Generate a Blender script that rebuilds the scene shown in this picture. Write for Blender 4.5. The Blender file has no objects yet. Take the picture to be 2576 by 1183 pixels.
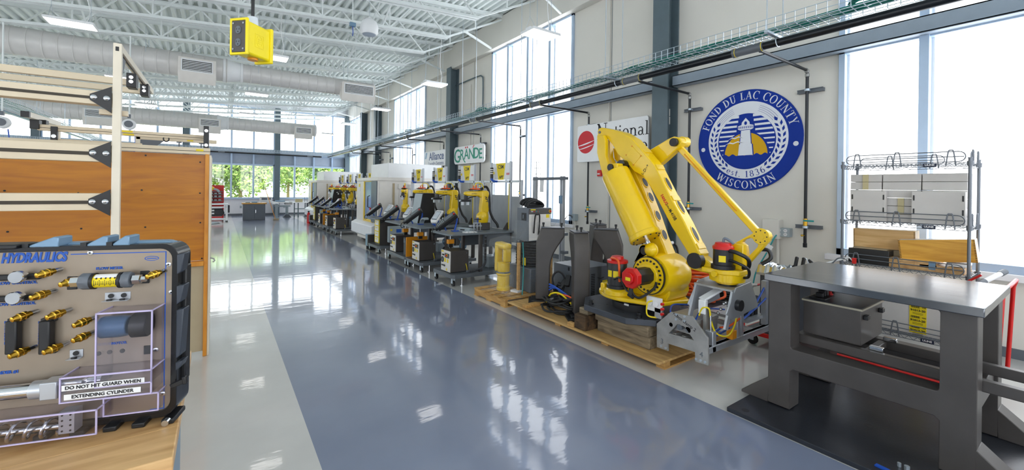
import bpy, bmesh, math, random
from mathutils import Vector, Matrix, Euler
from mathutils.geometry import tessellate_polygon
S = bpy.context.scene
COL = S.collection
PI = math.pi
rnd = random.Random(7)

# ------------------------------------------------------------------ camera
FPX, VPX, VPY, ROLL, EYE = 1050.0, 1288.0, 475.0, 0.0139, 1.75
YAW = math.atan2(735.0, FPX)          # the lens looks 35 degrees to the right of the aisle
cam_d = bpy.data.cameras.new('camera')
cam = bpy.data.objects.new('camera', cam_d)
COL.objects.link(cam)
S.camera = cam
cam_d.sensor_fit = 'HORIZONTAL'
cam_d.sensor_width = 36.0
cam_d.lens = FPX / 2576 * 36.0
cam_d.shift_x = 0.0
cam_d.shift_y = -(1183 / 2 - VPY) / 2576
cam_d.clip_start = 0.05
cam_d.clip_end = 300
_f = Vector((math.sin(YAW), math.cos(YAW), 0))
_r = Vector((math.cos(YAW), -math.sin(YAW), 0))
_u = Vector((0, 0, 1))
_r2 = _r * math.cos(ROLL) + _u * math.sin(ROLL)
_u2 = _u * math.cos(ROLL) - _r * math.sin(ROLL)
cam.matrix_world = Matrix(((_r2.x, _u2.x, -_f.x, 0), (_r2.y, _u2.y, -_f.y, 0), (_r2.z, _u2.z, -_f.z, EYE), (0, 0, 0, 1)))


def ray(px, py):
    u, v = px - VPX, VPY - py
    return _f * FPX + _r2 * u + _u2 * v


def at_x(px, py, X):
    d = ray(px, py); t = X / d.x
    return (X, d.y * t, EYE + d.z * t)


def at_y(px, py, Y):
    d = ray(px, py); t = Y / d.y
    return (d.x * t, Y, EYE + d.z * t)


def at_z(px, py, Z):
    d = ray(px, py); t = (Z - EYE) / d.z
    return (d.x * t, d.y * t, Z)


def yz(pts, X):
    return [at_x(x, y, X)[1:] for x, y in pts]


# ------------------------------------------------------------------ view, sky and sun
S.view_settings.view_transform = 'Standard'
S.view_settings.look = 'None'
S.view_settings.exposure = 1.27
S.view_settings.gamma = 1.0
S.view_settings.use_curve_mapping = False
W = bpy.data.worlds.new('sky')
S.world = W
W.use_nodes = True
bg = W.node_tree.nodes['Background']
bg.inputs[0].default_value = (0.80, 0.91, 1.0, 1)
bg.inputs[1].default_value = 1.7
sun_d = bpy.data.lights.new('sun', 'SUN')
sun_d.energy = 5.0
sun_d.angle = 0.01
sun_d.color = (1.0, 0.95, 0.86)
sun = bpy.data.objects.new('sun', sun_d)
COL.objects.link(sun)
sun.rotation_euler = Vector((0.25, 0.75, -1.0)).to_track_quat('-Z', 'Y').to_euler()   # from behind the building, onto the lawn


# ------------------------------------------------------------------ materials
def lin(c):
    return tuple(((v / 255) / 12.92 if v / 255 <= 0.04045 else ((v / 255 + 0.055) / 1.055) ** 2.4) for v in c)


def pm(name, rgb, rough=0.5, metal=0.0, var=0.08, scale=6.0, bump=0.0, bscale=60.0, coat=0.0, spec=0.5, stretch=(1, 1, 1)):
    m = bpy.data.materials.new(name); m.use_nodes = True
    N = m.node_tree.nodes; L = m.node_tree.links
    b = N['Principled BSDF']
    b.inputs['Roughness'].default_value = rough
    b.inputs['Metallic'].default_value = metal
    b.inputs['Specular IOR Level'].default_value = spec
    b.inputs['Coat Weight'].default_value = coat
    b.inputs['Coat Roughness'].default_value = 0.08
    tc = N.new('ShaderNodeTexCoord'); mp = N.new('ShaderNodeMapping')
    mp.inputs['Scale'].default_value = stretch
    L.new(tc.outputs['Object'], mp.inputs['Vector'])
    no = N.new('ShaderNodeTexNoise'); no.inputs['Scale'].default_value = scale; no.inputs['Detail'].default_value = 4
    L.new(mp.outputs['Vector'], no.inputs['Vector'])
    cr = N.new('ShaderNodeValToRGB')
    c = lin(rgb)
    cr.color_ramp.elements[0].position = 0.3; cr.color_ramp.elements[1].position = 0.7
    cr.color_ramp.elements[0].color = tuple(v * (1 - var) for v in c) + (1,)
    cr.color_ramp.elements[1].color = tuple(min(1, v * (1 + var)) for v in c) + (1,)
    L.new(no.outputs['Fac'], cr.inputs['Fac']); L.new(cr.outputs['Color'], b.inputs['Base Color'])
    if bump:
        n2 = N.new('ShaderNodeTexNoise'); n2.inputs['Scale'].default_value = bscale; n2.inputs['Detail'].default_value = 3
        L.new(mp.outputs['Vector'], n2.inputs['Vector'])
        bp = N.new('ShaderNodeBump'); bp.inputs['Strength'].default_value = bump; bp.inputs['Distance'].default_value = 0.01
        L.new(n2.outputs['Fac'], bp.inputs['Height']); L.new(bp.outputs['Normal'], b.inputs['Normal'])
    return m


def wood(name, c1, c2, stretch=(1, 8, 8), scale=3.0, rough=0.45, knots=False, coat=0.0):
    m = bpy.data.materials.new(name); m.use_nodes = True
    N = m.node_tree.nodes; L = m.node_tree.links
    b = N['Principled BSDF']; b.inputs['Roughness'].default_value = rough
    b.inputs['Coat Weight'].default_value = coat
    tc = N.new('ShaderNodeTexCoord'); mp = N.new('ShaderNodeMapping'); mp.inputs['Scale'].default_value = stretch
    L.new(tc.outputs['Object'], mp.inputs['Vector'])
    no = N.new('ShaderNodeTexNoise'); no.inputs['Scale'].default_value = scale; no.inputs['Detail'].default_value = 8
    no.inputs['Distortion'].default_value = 0.8
    L.new(mp.outputs['Vector'], no.inputs['Vector'])
    cr = N.new('ShaderNodeValToRGB')
    cr.color_ramp.elements[0].position = 0.32; cr.color_ramp.elements[1].position = 0.68
    cr.color_ramp.elements[0].color = lin(c1) + (1,); cr.color_ramp.elements[1].color = lin(c2) + (1,)
    L.new(no.outputs['Fac'], cr.inputs['Fac']); L.new(cr.outputs['Color'], b.inputs['Base Color'])
    return m


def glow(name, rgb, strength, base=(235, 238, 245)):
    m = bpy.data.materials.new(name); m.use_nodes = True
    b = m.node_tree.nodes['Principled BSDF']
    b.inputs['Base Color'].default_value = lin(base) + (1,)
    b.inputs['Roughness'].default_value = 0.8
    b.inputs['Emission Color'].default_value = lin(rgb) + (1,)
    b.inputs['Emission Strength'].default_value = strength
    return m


def clear(name, tint=(255, 255, 255), gloss=0.08, rough=0.02, cloud=0.0, wrinkle=0.0, fres=0.45):
    """thin clear sheet: mostly transparent, a little glossy"""
    m = bpy.data.materials.new(name); m.use_nodes = True
    N = m.node_tree.nodes; L = m.node_tree.links
    for n in list(N):
        if n.type != 'OUTPUT_MATERIAL': N.remove(n)
    out = [n for n in N if n.type == 'OUTPUT_MATERIAL'][0]
    t = N.new('ShaderNodeBsdfTransparent'); t.inputs[0].default_value = lin(tint) + (1,)
    g = N.new('ShaderNodeBsdfGlossy'); g.inputs['Roughness'].default_value = rough
    mx = N.new('ShaderNodeMixShader')
    lw = N.new('ShaderNodeLayerWeight'); lw.inputs['Blend'].default_value = 0.35
    mu = N.new('ShaderNodeMath'); mu.operation = 'MULTIPLY_ADD'; mu.use_clamp = True
    mu.inputs[1].default_value = fres; mu.inputs[2].default_value = gloss
    L.new(lw.outputs['Fresnel'], mu.inputs[0]); L.new(mu.outputs[0], mx.inputs[0])
    L.new(t.outputs[0], mx.inputs[1]); L.new(g.outputs[0], mx.inputs[2])
    last = mx
    if wrinkle:
        no = N.new('ShaderNodeTexNoise'); no.inputs['Scale'].default_value = 9; no.inputs['Detail'].default_value = 6
        no.inputs['Distortion'].default_value = 1.5
        bp = N.new('ShaderNodeBump'); bp.inputs['Strength'].default_value = wrinkle; bp.inputs['Distance'].default_value = 0.03
        L.new(no.outputs['Fac'], bp.inputs['Height']); L.new(bp.outputs['Normal'], g.inputs['Normal'])
        L.new(bp.outputs['Normal'], lw.inputs['Normal'])
    if cloud:
        d = N.new('ShaderNodeBsdfDiffuse'); d.inputs[0].default_value = lin((225, 228, 235)) + (1,)
        m2 = N.new('ShaderNodeMixShader'); m2.inputs[0].default_value = cloud
        L.new(mx.outputs[0], m2.inputs[1]); L.new(d.outputs[0], m2.inputs[2]); last = m2
    L.new(last.outputs[0], out.inputs['Surface'])
    return m


M = {}
M['wall'] = pm('wall_panel_paint', (222, 219, 211), 0.55, var=0.02, scale=1.5)
M['wall_white'] = pm('white_wall_paint', (232, 232, 236), 0.6, var=0.02)
M['deck'] = pm('white_roof_deck', (234, 241, 240), 0.55, var=0.03, scale=1.0)
M['joist'] = pm('white_joist_paint', (236, 242, 242), 0.5, var=0.03)
M['steel_grey'] = pm('grey_column_paint', (90, 106, 114), 0.45, var=0.05)
M['girt'] = pm('grey_girt_paint', (146, 160, 174), 0.45, var=0.04)
M['frame'] = pm('pale_aluminium_frame', (178, 198, 222), 0.35, 0.2, var=0.03)
M['shade'] = glow('lit_window_shade', (249, 251, 252), 1.6)  # emission stands in for daylight shining through the fabric
M['shade_dim'] = pm('grey_roller_shade', (168, 180, 196), 0.8, var=0.04)
M['glass'] = clear('window_glass', gloss=0.03)
M['duct'] = pm('white_painted_duct', (216, 214, 212), 0.4, 0.1, var=0.04)
M['white'] = pm('white_paint', (236, 238, 240), 0.45, var=0.02)
M['offwhite'] = pm('machine_white', (226, 222, 216), 0.4, var=0.03)
M['lamp'] = glow('lamp_lens', (255, 252, 246), 1.8)
M['black'] = pm('black_plastic', (24, 25, 28), 0.42, var=0.2)
M['black_gloss'] = pm('gloss_black', (16, 17, 20), 0.2, var=0.1)
M['blackpipe'] = pm('black_pipe', (26, 30, 36), 0.3, 0.3, var=0.15)
M['dark'] = pm('dark_grey_enamel', (76, 72, 70), 0.4, 0.1, var=0.12, scale=4)
M['plate'] = pm('grey_base_plate', (74, 78, 86), 0.42, 0.3, var=0.12)
M['steel'] = pm('raw_steel', (170, 170, 167), 0.34, 0.5, var=0.18, scale=7, bump=0.05)
M['plate_floor'] = pm('oily_floor_plate', (44, 47, 54), 0.28, 0.2, var=0.3, scale=2.5, bump=0.05)
M['lid'] = pm('pale_lid', (176, 170, 150), 0.5, var=0.05)
M['navy_dark'] = pm('dark_navy_badge', (34, 44, 66), 0.5, var=0.02)
M['table_steel'] = pm('scratched_table_steel', (124, 126, 130), 0.19, 0.9, var=0.22, scale=5, bump=0.06, bscale=14, stretch=(1, .35, 1))
M['guard_grey'] = pm('grey_guard_sheet', (150, 156, 162), 0.3, var=0.06)
M['window_blue'] = pm('machine_door_glass', (120, 150, 196), 0.1, var=0.2, scale=2)
M['door_slate'] = pm('slate_door', (78, 92, 108), 0.4, var=0.03)
M['machine_side'] = pm('machine_side_panel', (212, 208, 204), 0.45, var=0.03)
M['motor_blue'] = pm('motor_blue_paint', (74, 104, 134), 0.35, 0.1, var=0.06)
M['latch_grey'] = pm('latch_grey', (58, 64, 74), 0.35, 0.1, var=0.06)
M['rail_slot'] = pm('dark_rail_slot', (62, 54, 42), 0.6, var=0.05)
M['ochre_wood'] = wood('ochre_wood_top', (196, 140, 60), (220, 168, 90), stretch=(1, 6, 6))
M['wire_steel'] = pm('shelf_wire', (112, 117, 124), 0.4, 0.5, var=0.05)
M['alu'] = pm('aluminium', (186, 190, 196), 0.32, 0.6, var=0.06)
M['zinc'] = pm('zinc_wire', (192, 204, 214), 0.3, 0.7, var=0.08)
M['chrome'] = pm('chrome', (205, 208, 212), 0.16, 1.0, var=0.04)
M['yellow'] = pm('robot_yellow', (236, 196, 6), 0.3, var=0.05, scale=3, coat=0.35)
M['yellow_plastic'] = pm('yellow_rubber', (244, 222, 14), 0.38, var=0.04)
M['sign_yellow'] = pm('sign_yellow', (238, 212, 20), 0.5, var=0.02)
M['red'] = pm('red_enamel', (206, 26, 22), 0.35, var=0.05)
M['orange'] = pm('orange_cable', (232, 92, 30), 0.4, var=0.08)
M['ochre'] = pm('ochre_enamel', (226, 146, 18), 0.45, var=0.05)
M['blue'] = pm('blue_plastic', (22, 78, 178), 0.4, var=0.06)
M['print_blue'] = pm('printed_blue', (28, 84, 176), 0.5, var=0.03)
M['seal_blue'] = pm('seal_blue', (8, 50, 150), 0.5, var=0.02, spec=0.2)
M['seal_white'] = pm('seal_white', (226, 230, 238), 0.5, var=0.02)
M['seal_gold'] = pm('seal_gold', (216, 168, 24), 0.5, var=0.02, spec=0.2)
M['green'] = pm('green_cable', (12, 118, 106), 0.45, var=0.12)
M['teal'] = pm('teal_plastic', (40, 150, 150), 0.45, var=0.06)
M['sign_green'] = pm('sign_green', (10, 142, 116), 0.5, var=0.02)
M['navy'] = pm('navy_print', (62, 84, 132), 0.5, var=0.02)
M['ink'] = pm('black_print', (30, 30, 34), 0.55, var=0.02)
M['sign_red'] = pm('sign_red', (204, 36, 48), 0.5, var=0.02)
M['slate'] = pm('slate_enamel', (98, 104, 112), 0.42, var=0.05)
M['table_grey'] = pm('grey_table_laminate', (112, 120, 126), 0.3, var=0.06)
M['cart_grey'] = pm('cart_grey', (92, 98, 104), 0.4, var=0.06)
M['cream'] = pm('cream_rail_paint', (222, 206, 178), 0.4, var=0.03)
M['cream_edge'] = pm('cream_post_paint', (232, 222, 202), 0.4, var=0.03)
M['carton'] = pm('white_cardboard', (206, 202, 198), 0.75, var=0.03)
M['tape'] = pm('kraft_tape', (196, 184, 142), 0.5, var=0.04)
M['brass'] = pm('brass', (206, 164, 62), 0.22, 1.0, var=0.08)
M['panel_steel'] = pm('brushed_panel', (150, 137, 122), 0.36, 0.5, var=0.16, scale=4, stretch=(1, 1, 1))
M['lexan'] = clear('clear_plastic_guard', tint=(250, 249, 253), gloss=0.02, fres=.25)
M['lexan_edge'] = pm('guard_edge', (196, 186, 222), 0.2, var=0.05)
M['film'] = clear('stretch_film', tint=(253, 254, 255), gloss=0.02, rough=0.05, cloud=0.0, wrinkle=1.2, fres=0.10)
M['screen'] = pm('grey_screen', (112, 122, 134), 0.12, var=0.06)
M['screen_light'] = pm('pale_screen', (206, 214, 222), 0.2, var=0.1)
M['rubber'] = pm('black_rubber', (28, 28, 30), 0.6, var=0.1)
M['sky_blue'] = pm('pale_blue_metal', (120, 150, 176), 0.35, 0.3, var=0.05)
M['enclosure'] = pm('enclosure_grey', (160, 172, 178), 0.45, var=0.04)
M['paper'] = pm('white_paper', (236, 236, 236), 0.7, var=0.02)
M['ply'] = wood('orange_plywood', (168, 98, 0), (196, 124, 2), stretch=(1.2, 1.2, 9), scale=1.6, rough=0.4)
M['ply_edge'] = wood('orange_wood_edge', (196, 120, 26), (222, 150, 50), stretch=(6, 6, 1), scale=3)
M['tan'] = pm('tan_board', (176, 160, 130), 0.6, var=0.04)
M['butcher'] = wood('butcher_block', (186, 140, 88), (226, 186, 130), stretch=(1.0, 7, 7), scale=2.0, rough=0.4)
M['pallet_ply'] = wood('pallet_plywood', (172, 132, 78), (212, 174, 112), stretch=(7, 1, 4), scale=2.2, rough=0.6)
M['pallet_pine'] = wood('pallet_pine', (176, 132, 72), (212, 168, 102), stretch=(8, 1.5, 8), scale=2.4, rough=0.65)
M['old_timber'] = wood('weathered_timber', (98, 84, 66), (154, 138, 112), stretch=(7, 1, 7), scale=3.0, rough=0.8)
M['dark_timber'] = wood('dark_timber', (44, 34, 26), (98, 74, 48), stretch=(6, 2, 6), scale=3.0, rough=0.8)
M['drawer_wood'] = wood('golden_drawer_wood', (196, 136, 28), (228, 172, 62), stretch=(6, 1, 10), scale=2.4, rough=0.35)
M['pale_wood'] = wood('pale_drawer_wood', (206, 160, 96), (232, 194, 136), stretch=(6, 1, 10), scale=2.4, rough=0.45)
M['bark'] = pm('bark', (116, 104, 70), 0.9, var=0.2)


def leaf_mat(name, a, b):
    return pm(name, a, 0.6, var=0.35, scale=0.8)


M['leaf'] = pm('tree_leaves', (128, 158, 78), 0.6, var=0.35, scale=0.7)
M['lawn'] = pm('sunlit_lawn', (196, 200, 148), 0.9, var=0.08, scale=0.2)


# ------------------------------------------------------------------ mesh building
class MB:
    def __init__(self):
        self.v = []; self.f = []

    def add(self, vs, fs):
        o = len(self.v); self.v += [tuple(p) for p in vs]; self.f += [tuple(i + o for i in f) for f in fs]; return self

    def box(self, x0, x1, y0, y1, z0, z1):
        x0, x1 = sorted((x0, x1)); y0, y1 = sorted((y0, y1)); z0, z1 = sorted((z0, z1))
        return self.add([(x0, y0, z0), (x1, y0, z0), (x1, y1, z0), (x0, y1, z0), (x0, y0, z1), (x1, y0, z1), (x1, y1, z1), (x0, y1, z1)],
                        [(0, 3, 2, 1), (4, 5, 6, 7), (0, 1, 5, 4), (1, 2, 6, 5), (2, 3, 7, 6), (3, 0, 4, 7)])

    def obox(self, c, s, rot=(0, 0, 0)):
        m = Euler(rot).to_matrix(); hx, hy, hz = s[0] / 2, s[1] / 2, s[2] / 2; c = Vector(c)
        vs = [c + m @ Vector(p) for p in ((-hx, -hy, -hz), (hx, -hy, -hz), (hx, hy, -hz), (-hx, hy, -hz), (-hx, -hy, hz), (hx, -hy, hz), (hx, hy, hz), (-hx, hy, hz))]
        return self.add(vs, [(0, 3, 2, 1), (4, 5, 6, 7), (0, 1, 5, 4), (1, 2, 6, 5), (2, 3, 7, 6), (3, 0, 4, 7)])

    def bar(self, a, b, w, h=None, up=(0, 0, 1)):
        """rectangular bar from a to b"""
        h = w if h is None else h
        a, b = Vector(a), Vector(b); d = (b - a).normalized(); up = Vector(up)
        if abs(d.dot(up)) > 0.98: up = Vector((1, 0, 0))
        s = d.cross(up).normalized() * (w / 2); t = s.cross(d).normalized() * (h / 2)
        vs = [a - s - t, a + s - t, a + s + t, a - s + t, b - s - t, b + s - t, b + s + t, b - s + t]
        return self.add(vs, [(0, 1, 2, 3), (7, 6, 5, 4), (0, 4, 5, 1), (1, 5, 6, 2), (2, 6, 7, 3), (3, 7, 4, 0)])

    def cyl(self, a, b, r0, r1=None, n=16, caps=True):
        r1 = r0 if r1 is None else r1
        a, b = Vector(a), Vector(b); d = (b - a).normalized()
        up = Vector((0, 0, 1)) if abs(d.z) < 0.9 else Vector((1, 0, 0))
        s = d.cross(up).normalized(); t = d.cross(s).normalized()
        vs = []
        for p, r in ((a, r0), (b, r1)):
            for k in range(n):
                q = 2 * PI * k / n; vs.append(p + s * (r * math.cos(q)) + t * (r * math.sin(q)))
        fs = [(k, (k + 1) % n, n + (k + 1) % n, n + k) for k in range(n)]
        if caps: fs += [tuple(range(n - 1, -1, -1)), tuple(range(n, 2 * n))]
        return self.add(vs, fs)

    def lathe(self, prof, c=(0, 0, 0), axis=(0, 0, 1), n=24, caps=True):
        """prof: list of (radius, distance along axis)"""
        d = Vector(axis).normalized(); c = Vector(c)
        up = Vector((0, 0, 1)) if abs(d.z) < 0.9 else Vector((1, 0, 0))
        s = d.cross(up).normalized(); t = d.cross(s).normalized()
        vs = []; fs = []
        for r, h in prof:
            for k in range(n):
                q = 2 * PI * k / n; vs.append(c + d * h + s * (r * math.cos(q)) + t * (r * math.sin(q)))
        for j in range(len(prof) - 1):
            for k in range(n):
                fs.append((j * n + k, j * n + (k + 1) % n, (j + 1) * n + (k + 1) % n, (j + 1) * n + k))
        if caps:
            fs.append(tuple(range(n - 1, -1, -1))); fs.append(tuple(range((len(prof) - 1) * n, len(prof) * n)))
        return self.add(vs, fs)

    def tube(self, pts, r, n=8, closed=False):
        P = [Vector(p) for p in pts]; m = len(P)
        vs = []; fs = []; s = None
        for i in range(m):
            if closed: d = (P[(i + 1) % m] - P[i - 1]).normalized()
            else: d = (P[min(i + 1, m - 1)] - P[max(i - 1, 0)]).normalized()
            if s is None:
                up = Vector((0, 0, 1)) if abs(d.z) < 0.9 else Vector((1, 0, 0))
                s = d.cross(up).normalized()
            else:
                s = (s - d * s.dot(d))
                s = s.normalized() if s.length > 1e-6 else d.orthogonal().normalized()
            t = d.cross(s)
            rr = r[i] if isinstance(r, (list, tuple)) else r
            for k in range(n):
                q = 2 * PI * k / n; vs.append(P[i] + s * (rr * math.cos(q)) + t * (rr * math.sin(q)))
        for i in range(m if closed else m - 1):
            j = (i + 1) % m
            for k in range(n):
                fs.append((i * n + k, i * n + (k + 1) % n, j * n + (k + 1) % n, j * n + k))
        if not closed:
            fs.append(tuple(range(n - 1, -1, -1))); fs.append(tuple(range((m - 1) * n, m * n)))
        return self.add(vs, fs)

    def ball(self, c, r, n=12, m=8, sc=(1, 1, 1)):
        vs = [(c[0], c[1], c[2] + r * sc[2])]
        for i in range(1, m):
            th = PI * i / m
            for k in range(n):
                q = 2 * PI * k / n
                vs.append((c[0] + r * sc[0] * math.sin(th) * math.cos(q), c[1] + r * sc[1] * math.sin(th) * math.sin(q), c[2] + r * sc[2] * math.cos(th)))
        vs.append((c[0], c[1], c[2] - r * sc[2]))
        fs = [(0, 1 + k, 1 + (k + 1) % n) for k in range(n)]
        for i in range(m - 2):
            for k in range(n):
                a = 1 + i * n; b = a + n
                fs.append((a + k, b + k, b + (k + 1) % n, a + (k + 1) % n))
        a = 1 + (m - 2) * n; e = len(vs) - 1
        fs += [(a + (k + 1) % n, a + k, e) for k in range(n)]
        return self.add(vs, fs)

    def prism(self, pts, axis, a, b, holes=()):
        """extrude a polygon (2D in the two other axes) from a to b along axis; holes are cut through"""
        def p3(p, h):
            return {'x': (h, p[0], p[1]), 'y': (p[0], h, p[1]), 'z': (p[0], p[1], h)}[axis]
        loops = [list(pts)] + [list(h) for h in holes]
        tris = tessellate_polygon([[Vector((p[0], p[1], 0)) for p in lp] for lp in loops])
        flat = [p for lp in loops for p in lp]; n = len(flat)
        vs = [p3(p, a) for p in flat] + [p3(p, b) for p in flat]
        fs = []
        if not holes:
            fs += [tuple(range(n)), tuple(range(2 * n - 1, n - 1, -1))]
        else:
            fs += [tuple(t) for t in tris] + [tuple(i + n for i in reversed(t)) for t in tris]
        o = 0
        for lp in loops:
            k = len(lp)
            fs += [(o + i, o + (i + 1) % k, n + o + (i + 1) % k, n + o + i) for i in range(k)]
            o += k
        return self.add(vs, fs)

    def build(self, name, mat, parent=None, bevel=0.0, angle=38, seg=2):
        me = bpy.data.meshes.new(name)
        vs = self.v
        if parent is not None:
            mi = WM[parent.name].inverted()
            vs = [mi @ Vector(p) for p in vs]
        me.from_pydata(vs, [], self.f)
        bm = bmesh.new(); bm.from_mesh(me); bmesh.ops.recalc_face_normals(bm, faces=bm.faces); bm.to_mesh(me); bm.free()
        me.polygons.foreach_set('use_smooth', [True] * len(me.polygons))
        me.set_sharp_from_angle(angle=math.radians(angle))
        me.materials.append(M[mat] if isinstance(mat, str) else mat)
        o = bpy.data.objects.new(name, me); COL.objects.link(o)
        if parent is not None:
            o.parent = parent; WM[o.name] = WM[parent.name].copy()
        else:
            WM[o.name] = Matrix.Identity(4)
        if bevel:
            md = o.modifiers.new('edges', 'BEVEL'); md.width = bevel; md.segments = seg; md.limit_method = 'ANGLE'; md.angle_limit = math.radians(40)
        return o


WM = {}


def tag(o, label, cat, group=None, kind=None):
    o['label'] = label; o['category'] = cat
    if group: o['group'] = group
    if kind: o['kind'] = kind
    return o


def thing(name, label, cat, loc=(0, 0, 0), rotz=0.0, group=None):
    o = bpy.data.objects.new(name, None); COL.objects.link(o)
    o.location = loc; o.rotation_euler = (0, 0, rotz); o.empty_display_size = 0.1
    WM[o.name] = Matrix.Translation(loc) @ Matrix.Rotation(rotz, 4, 'Z')
    return tag(o, label, cat, group)


def struct(o):
    o['kind'] = 'structure'; return o


def dup(root, loc, rotz=None, label=None, group=None):
    """copy a thing with its parts and sub-parts; meshes stay shared"""
    def cp(o, par):
        c = o.copy(); COL.objects.link(c)
        if par is not None: c.parent = par; c.matrix_parent_inverse = o.matrix_parent_inverse.copy()
        for ch in KIDS.get(o.name, ()): cp(ch, c)
        return c
    r = cp(root, None)
    r.location = loc
    if rotz is not None: r.rotation_euler = (0, 0, rotz)
    if label: r['label'] = label
    if group: r['group'] = group
    WM[r.name] = Matrix.Translation(loc) @ Matrix.Rotation(r.rotation_euler[2], 4, 'Z')
    return r


KIDS = {}


def index_kids():
    KIDS.clear()
    for o in bpy.data.objects:
        if o.parent: KIDS.setdefault(o.parent.name, []).append(o)


def ngon(cx, cy, r, n=16, ph=0.0, ry=None):
    ry = r if ry is None else ry
    return [(cx + r * math.cos(ph + 2 * PI * k / n), cy + ry * math.sin(ph + 2 * PI * k / n)) for k in range(n)]


def smooth_path(pts, k=6):
    """Catmull-Rom through pts"""
    P = [Vector(p) for p in pts]; out = []
    for i in range(len(P) - 1):
        a, b, c, d = P[max(i - 1, 0)], P[i], P[i + 1], P[min(i + 2, len(P) - 1)]
        for j in range(k):
            t = j / k
            out.append(0.5 * ((2 * b) + (c - a) * t + (2 * a - 5 * b + 4 * c - d) * t * t + (3 * b - a - 3 * c + d) * t ** 3))
    out.append(P[-1]); return out


def text_mesh(txt, size, depth=0.002, shear=0.0, bold=0.0, space=1.0):
    """letter outlines from the built-in font as (verts, faces) in the xy plane, centred"""
    cu = bpy.data.curves.new('letters', 'FONT')
    cu.body = txt; cu.size = size; cu.extrude = depth / 2; cu.shear = shear; cu.offset = bold; cu.resolution_u = 3
    cu.space_character = space
    cu.align_x = 'CENTER'; cu.align_y = 'CENTER'
    o = bpy.data.objects.new('letters', cu); COL.objects.link(o)
    dg = bpy.context.evaluated_depsgraph_get()
    me = bpy.data.meshes.new_from_object(o.evaluated_get(dg))
    vs = [tuple(v.co) for v in me.vertices]; fs = [tuple(p.vertices) for p in me.polygons]
    bpy.data.objects.remove(o); bpy.data.curves.remove(cu); bpy.data.meshes.remove(me)
    return vs, fs


def lettering(mb, txt, origin, right, up, size, sx=1.0, **kw):
    """place letters in a plane given by its right and up directions"""
    vs, fs = text_mesh(txt, size, **kw)
    o, r, u = Vector(origin), Vector(right).normalized(), Vector(up).normalized(); n = r.cross(u)
    return mb.add([o + r * (v[0] * sx) + u * v[1] + n * v[2] for v in vs], fs)

# ================================================================== the room
WX = 7.0          # inner face of the right-hand wall
FY = 28.5         # inner face of the far wall
LX = -10.5        # inner face of the left wall
BY = -4.0         # inner face of the wall behind the camera


def floor_material():
    m = bpy.data.materials.new('epoxy_floor'); m.use_nodes = True
    N = m.node_tree.nodes; L = m.node_tree.links; b = N['Principled BSDF']
    tc = N.new('ShaderNodeTexCoord'); sx = N.new('ShaderNodeSeparateXYZ'); L.new(tc.outputs['Object'], sx.inputs[0])

    def step(edge, out=None):
        g = N.new('ShaderNodeMath'); g.operation = 'GREATER_THAN'; g.inputs[1].default_value = edge
        L.new(sx.outputs['X'], g.inputs[0]); return g
    a, c = step(0.537), step(3.322)
    lane = N.new('ShaderNodeMath'); lane.operation = 'SUBTRACT'; L.new(a.outputs[0], lane.inputs[0]); L.new(c.outputs[0], lane.inputs[1])
    no = N.new('ShaderNodeTexNoise'); no.inputs['Scale'].default_value = 1.6; no.inputs['Detail'].default_value = 6
    L.new(tc.outputs['Object'], no.inputs['Vector'])

    def ramp(c0, c1):
        r = N.new('ShaderNodeValToRGB'); r.color_ramp.elements[0].position = .35; r.color_ramp.elements[1].position = .65
        r.color_ramp.elements[0].color = lin(c0) + (1,); r.color_ramp.elements[1].color = lin(c1) + (1,)
        L.new(no.outputs['Fac'], r.inputs['Fac']); return r
    grey, blue = ramp((198, 197, 194), (207, 206, 203)), ramp((119, 128, 152), (126, 135, 158))
    mx = N.new('ShaderNodeMix'); mx.data_type = 'RGBA'
    L.new(lane.outputs[0], mx.inputs[0]); L.new(grey.outputs[0], mx.inputs[6]); L.new(blue.outputs[0], mx.inputs[7])
    L.new(mx.outputs[2], b.inputs['Base Color'])
    b.inputs['Roughness'].default_value = 0.3
    b.inputs['Specular IOR Level'].default_value = 0.3
    b.inputs['Coat Weight'].default_value = 0.9; b.inputs['Coat Roughness'].default_value = 0.06
    mp = N.new('ShaderNodeMapping'); mp.inputs['Scale'].default_value = (1.2, 3.0, 1)
    L.new(tc.outputs['Object'], mp.inputs[0])
    n2 = N.new('ShaderNodeTexNoise'); n2.inputs['Scale'].default_value = 2.2; n2.inputs['Detail'].default_value = 3
    L.new(mp.outputs[0], n2.inputs['Vector'])
    bp = N.new('ShaderNodeBump'); bp.inputs['Strength'].default_value = 0.07; bp.inputs['Distance'].default_value = 0.02
    L.new(n2.outputs['Fac'], bp.inputs['Height']); L.new(bp.outputs['Normal'], b.inputs['Normal']); L.new(bp.outputs['Normal'], b.inputs['Coat Normal'])
    return m


M['floor'] = floor_material()
struct(MB().box(LX - .2, WX + .25, BY - .2, FY + .25, -0.2, 0).build('floor', 'floor'))

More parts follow.
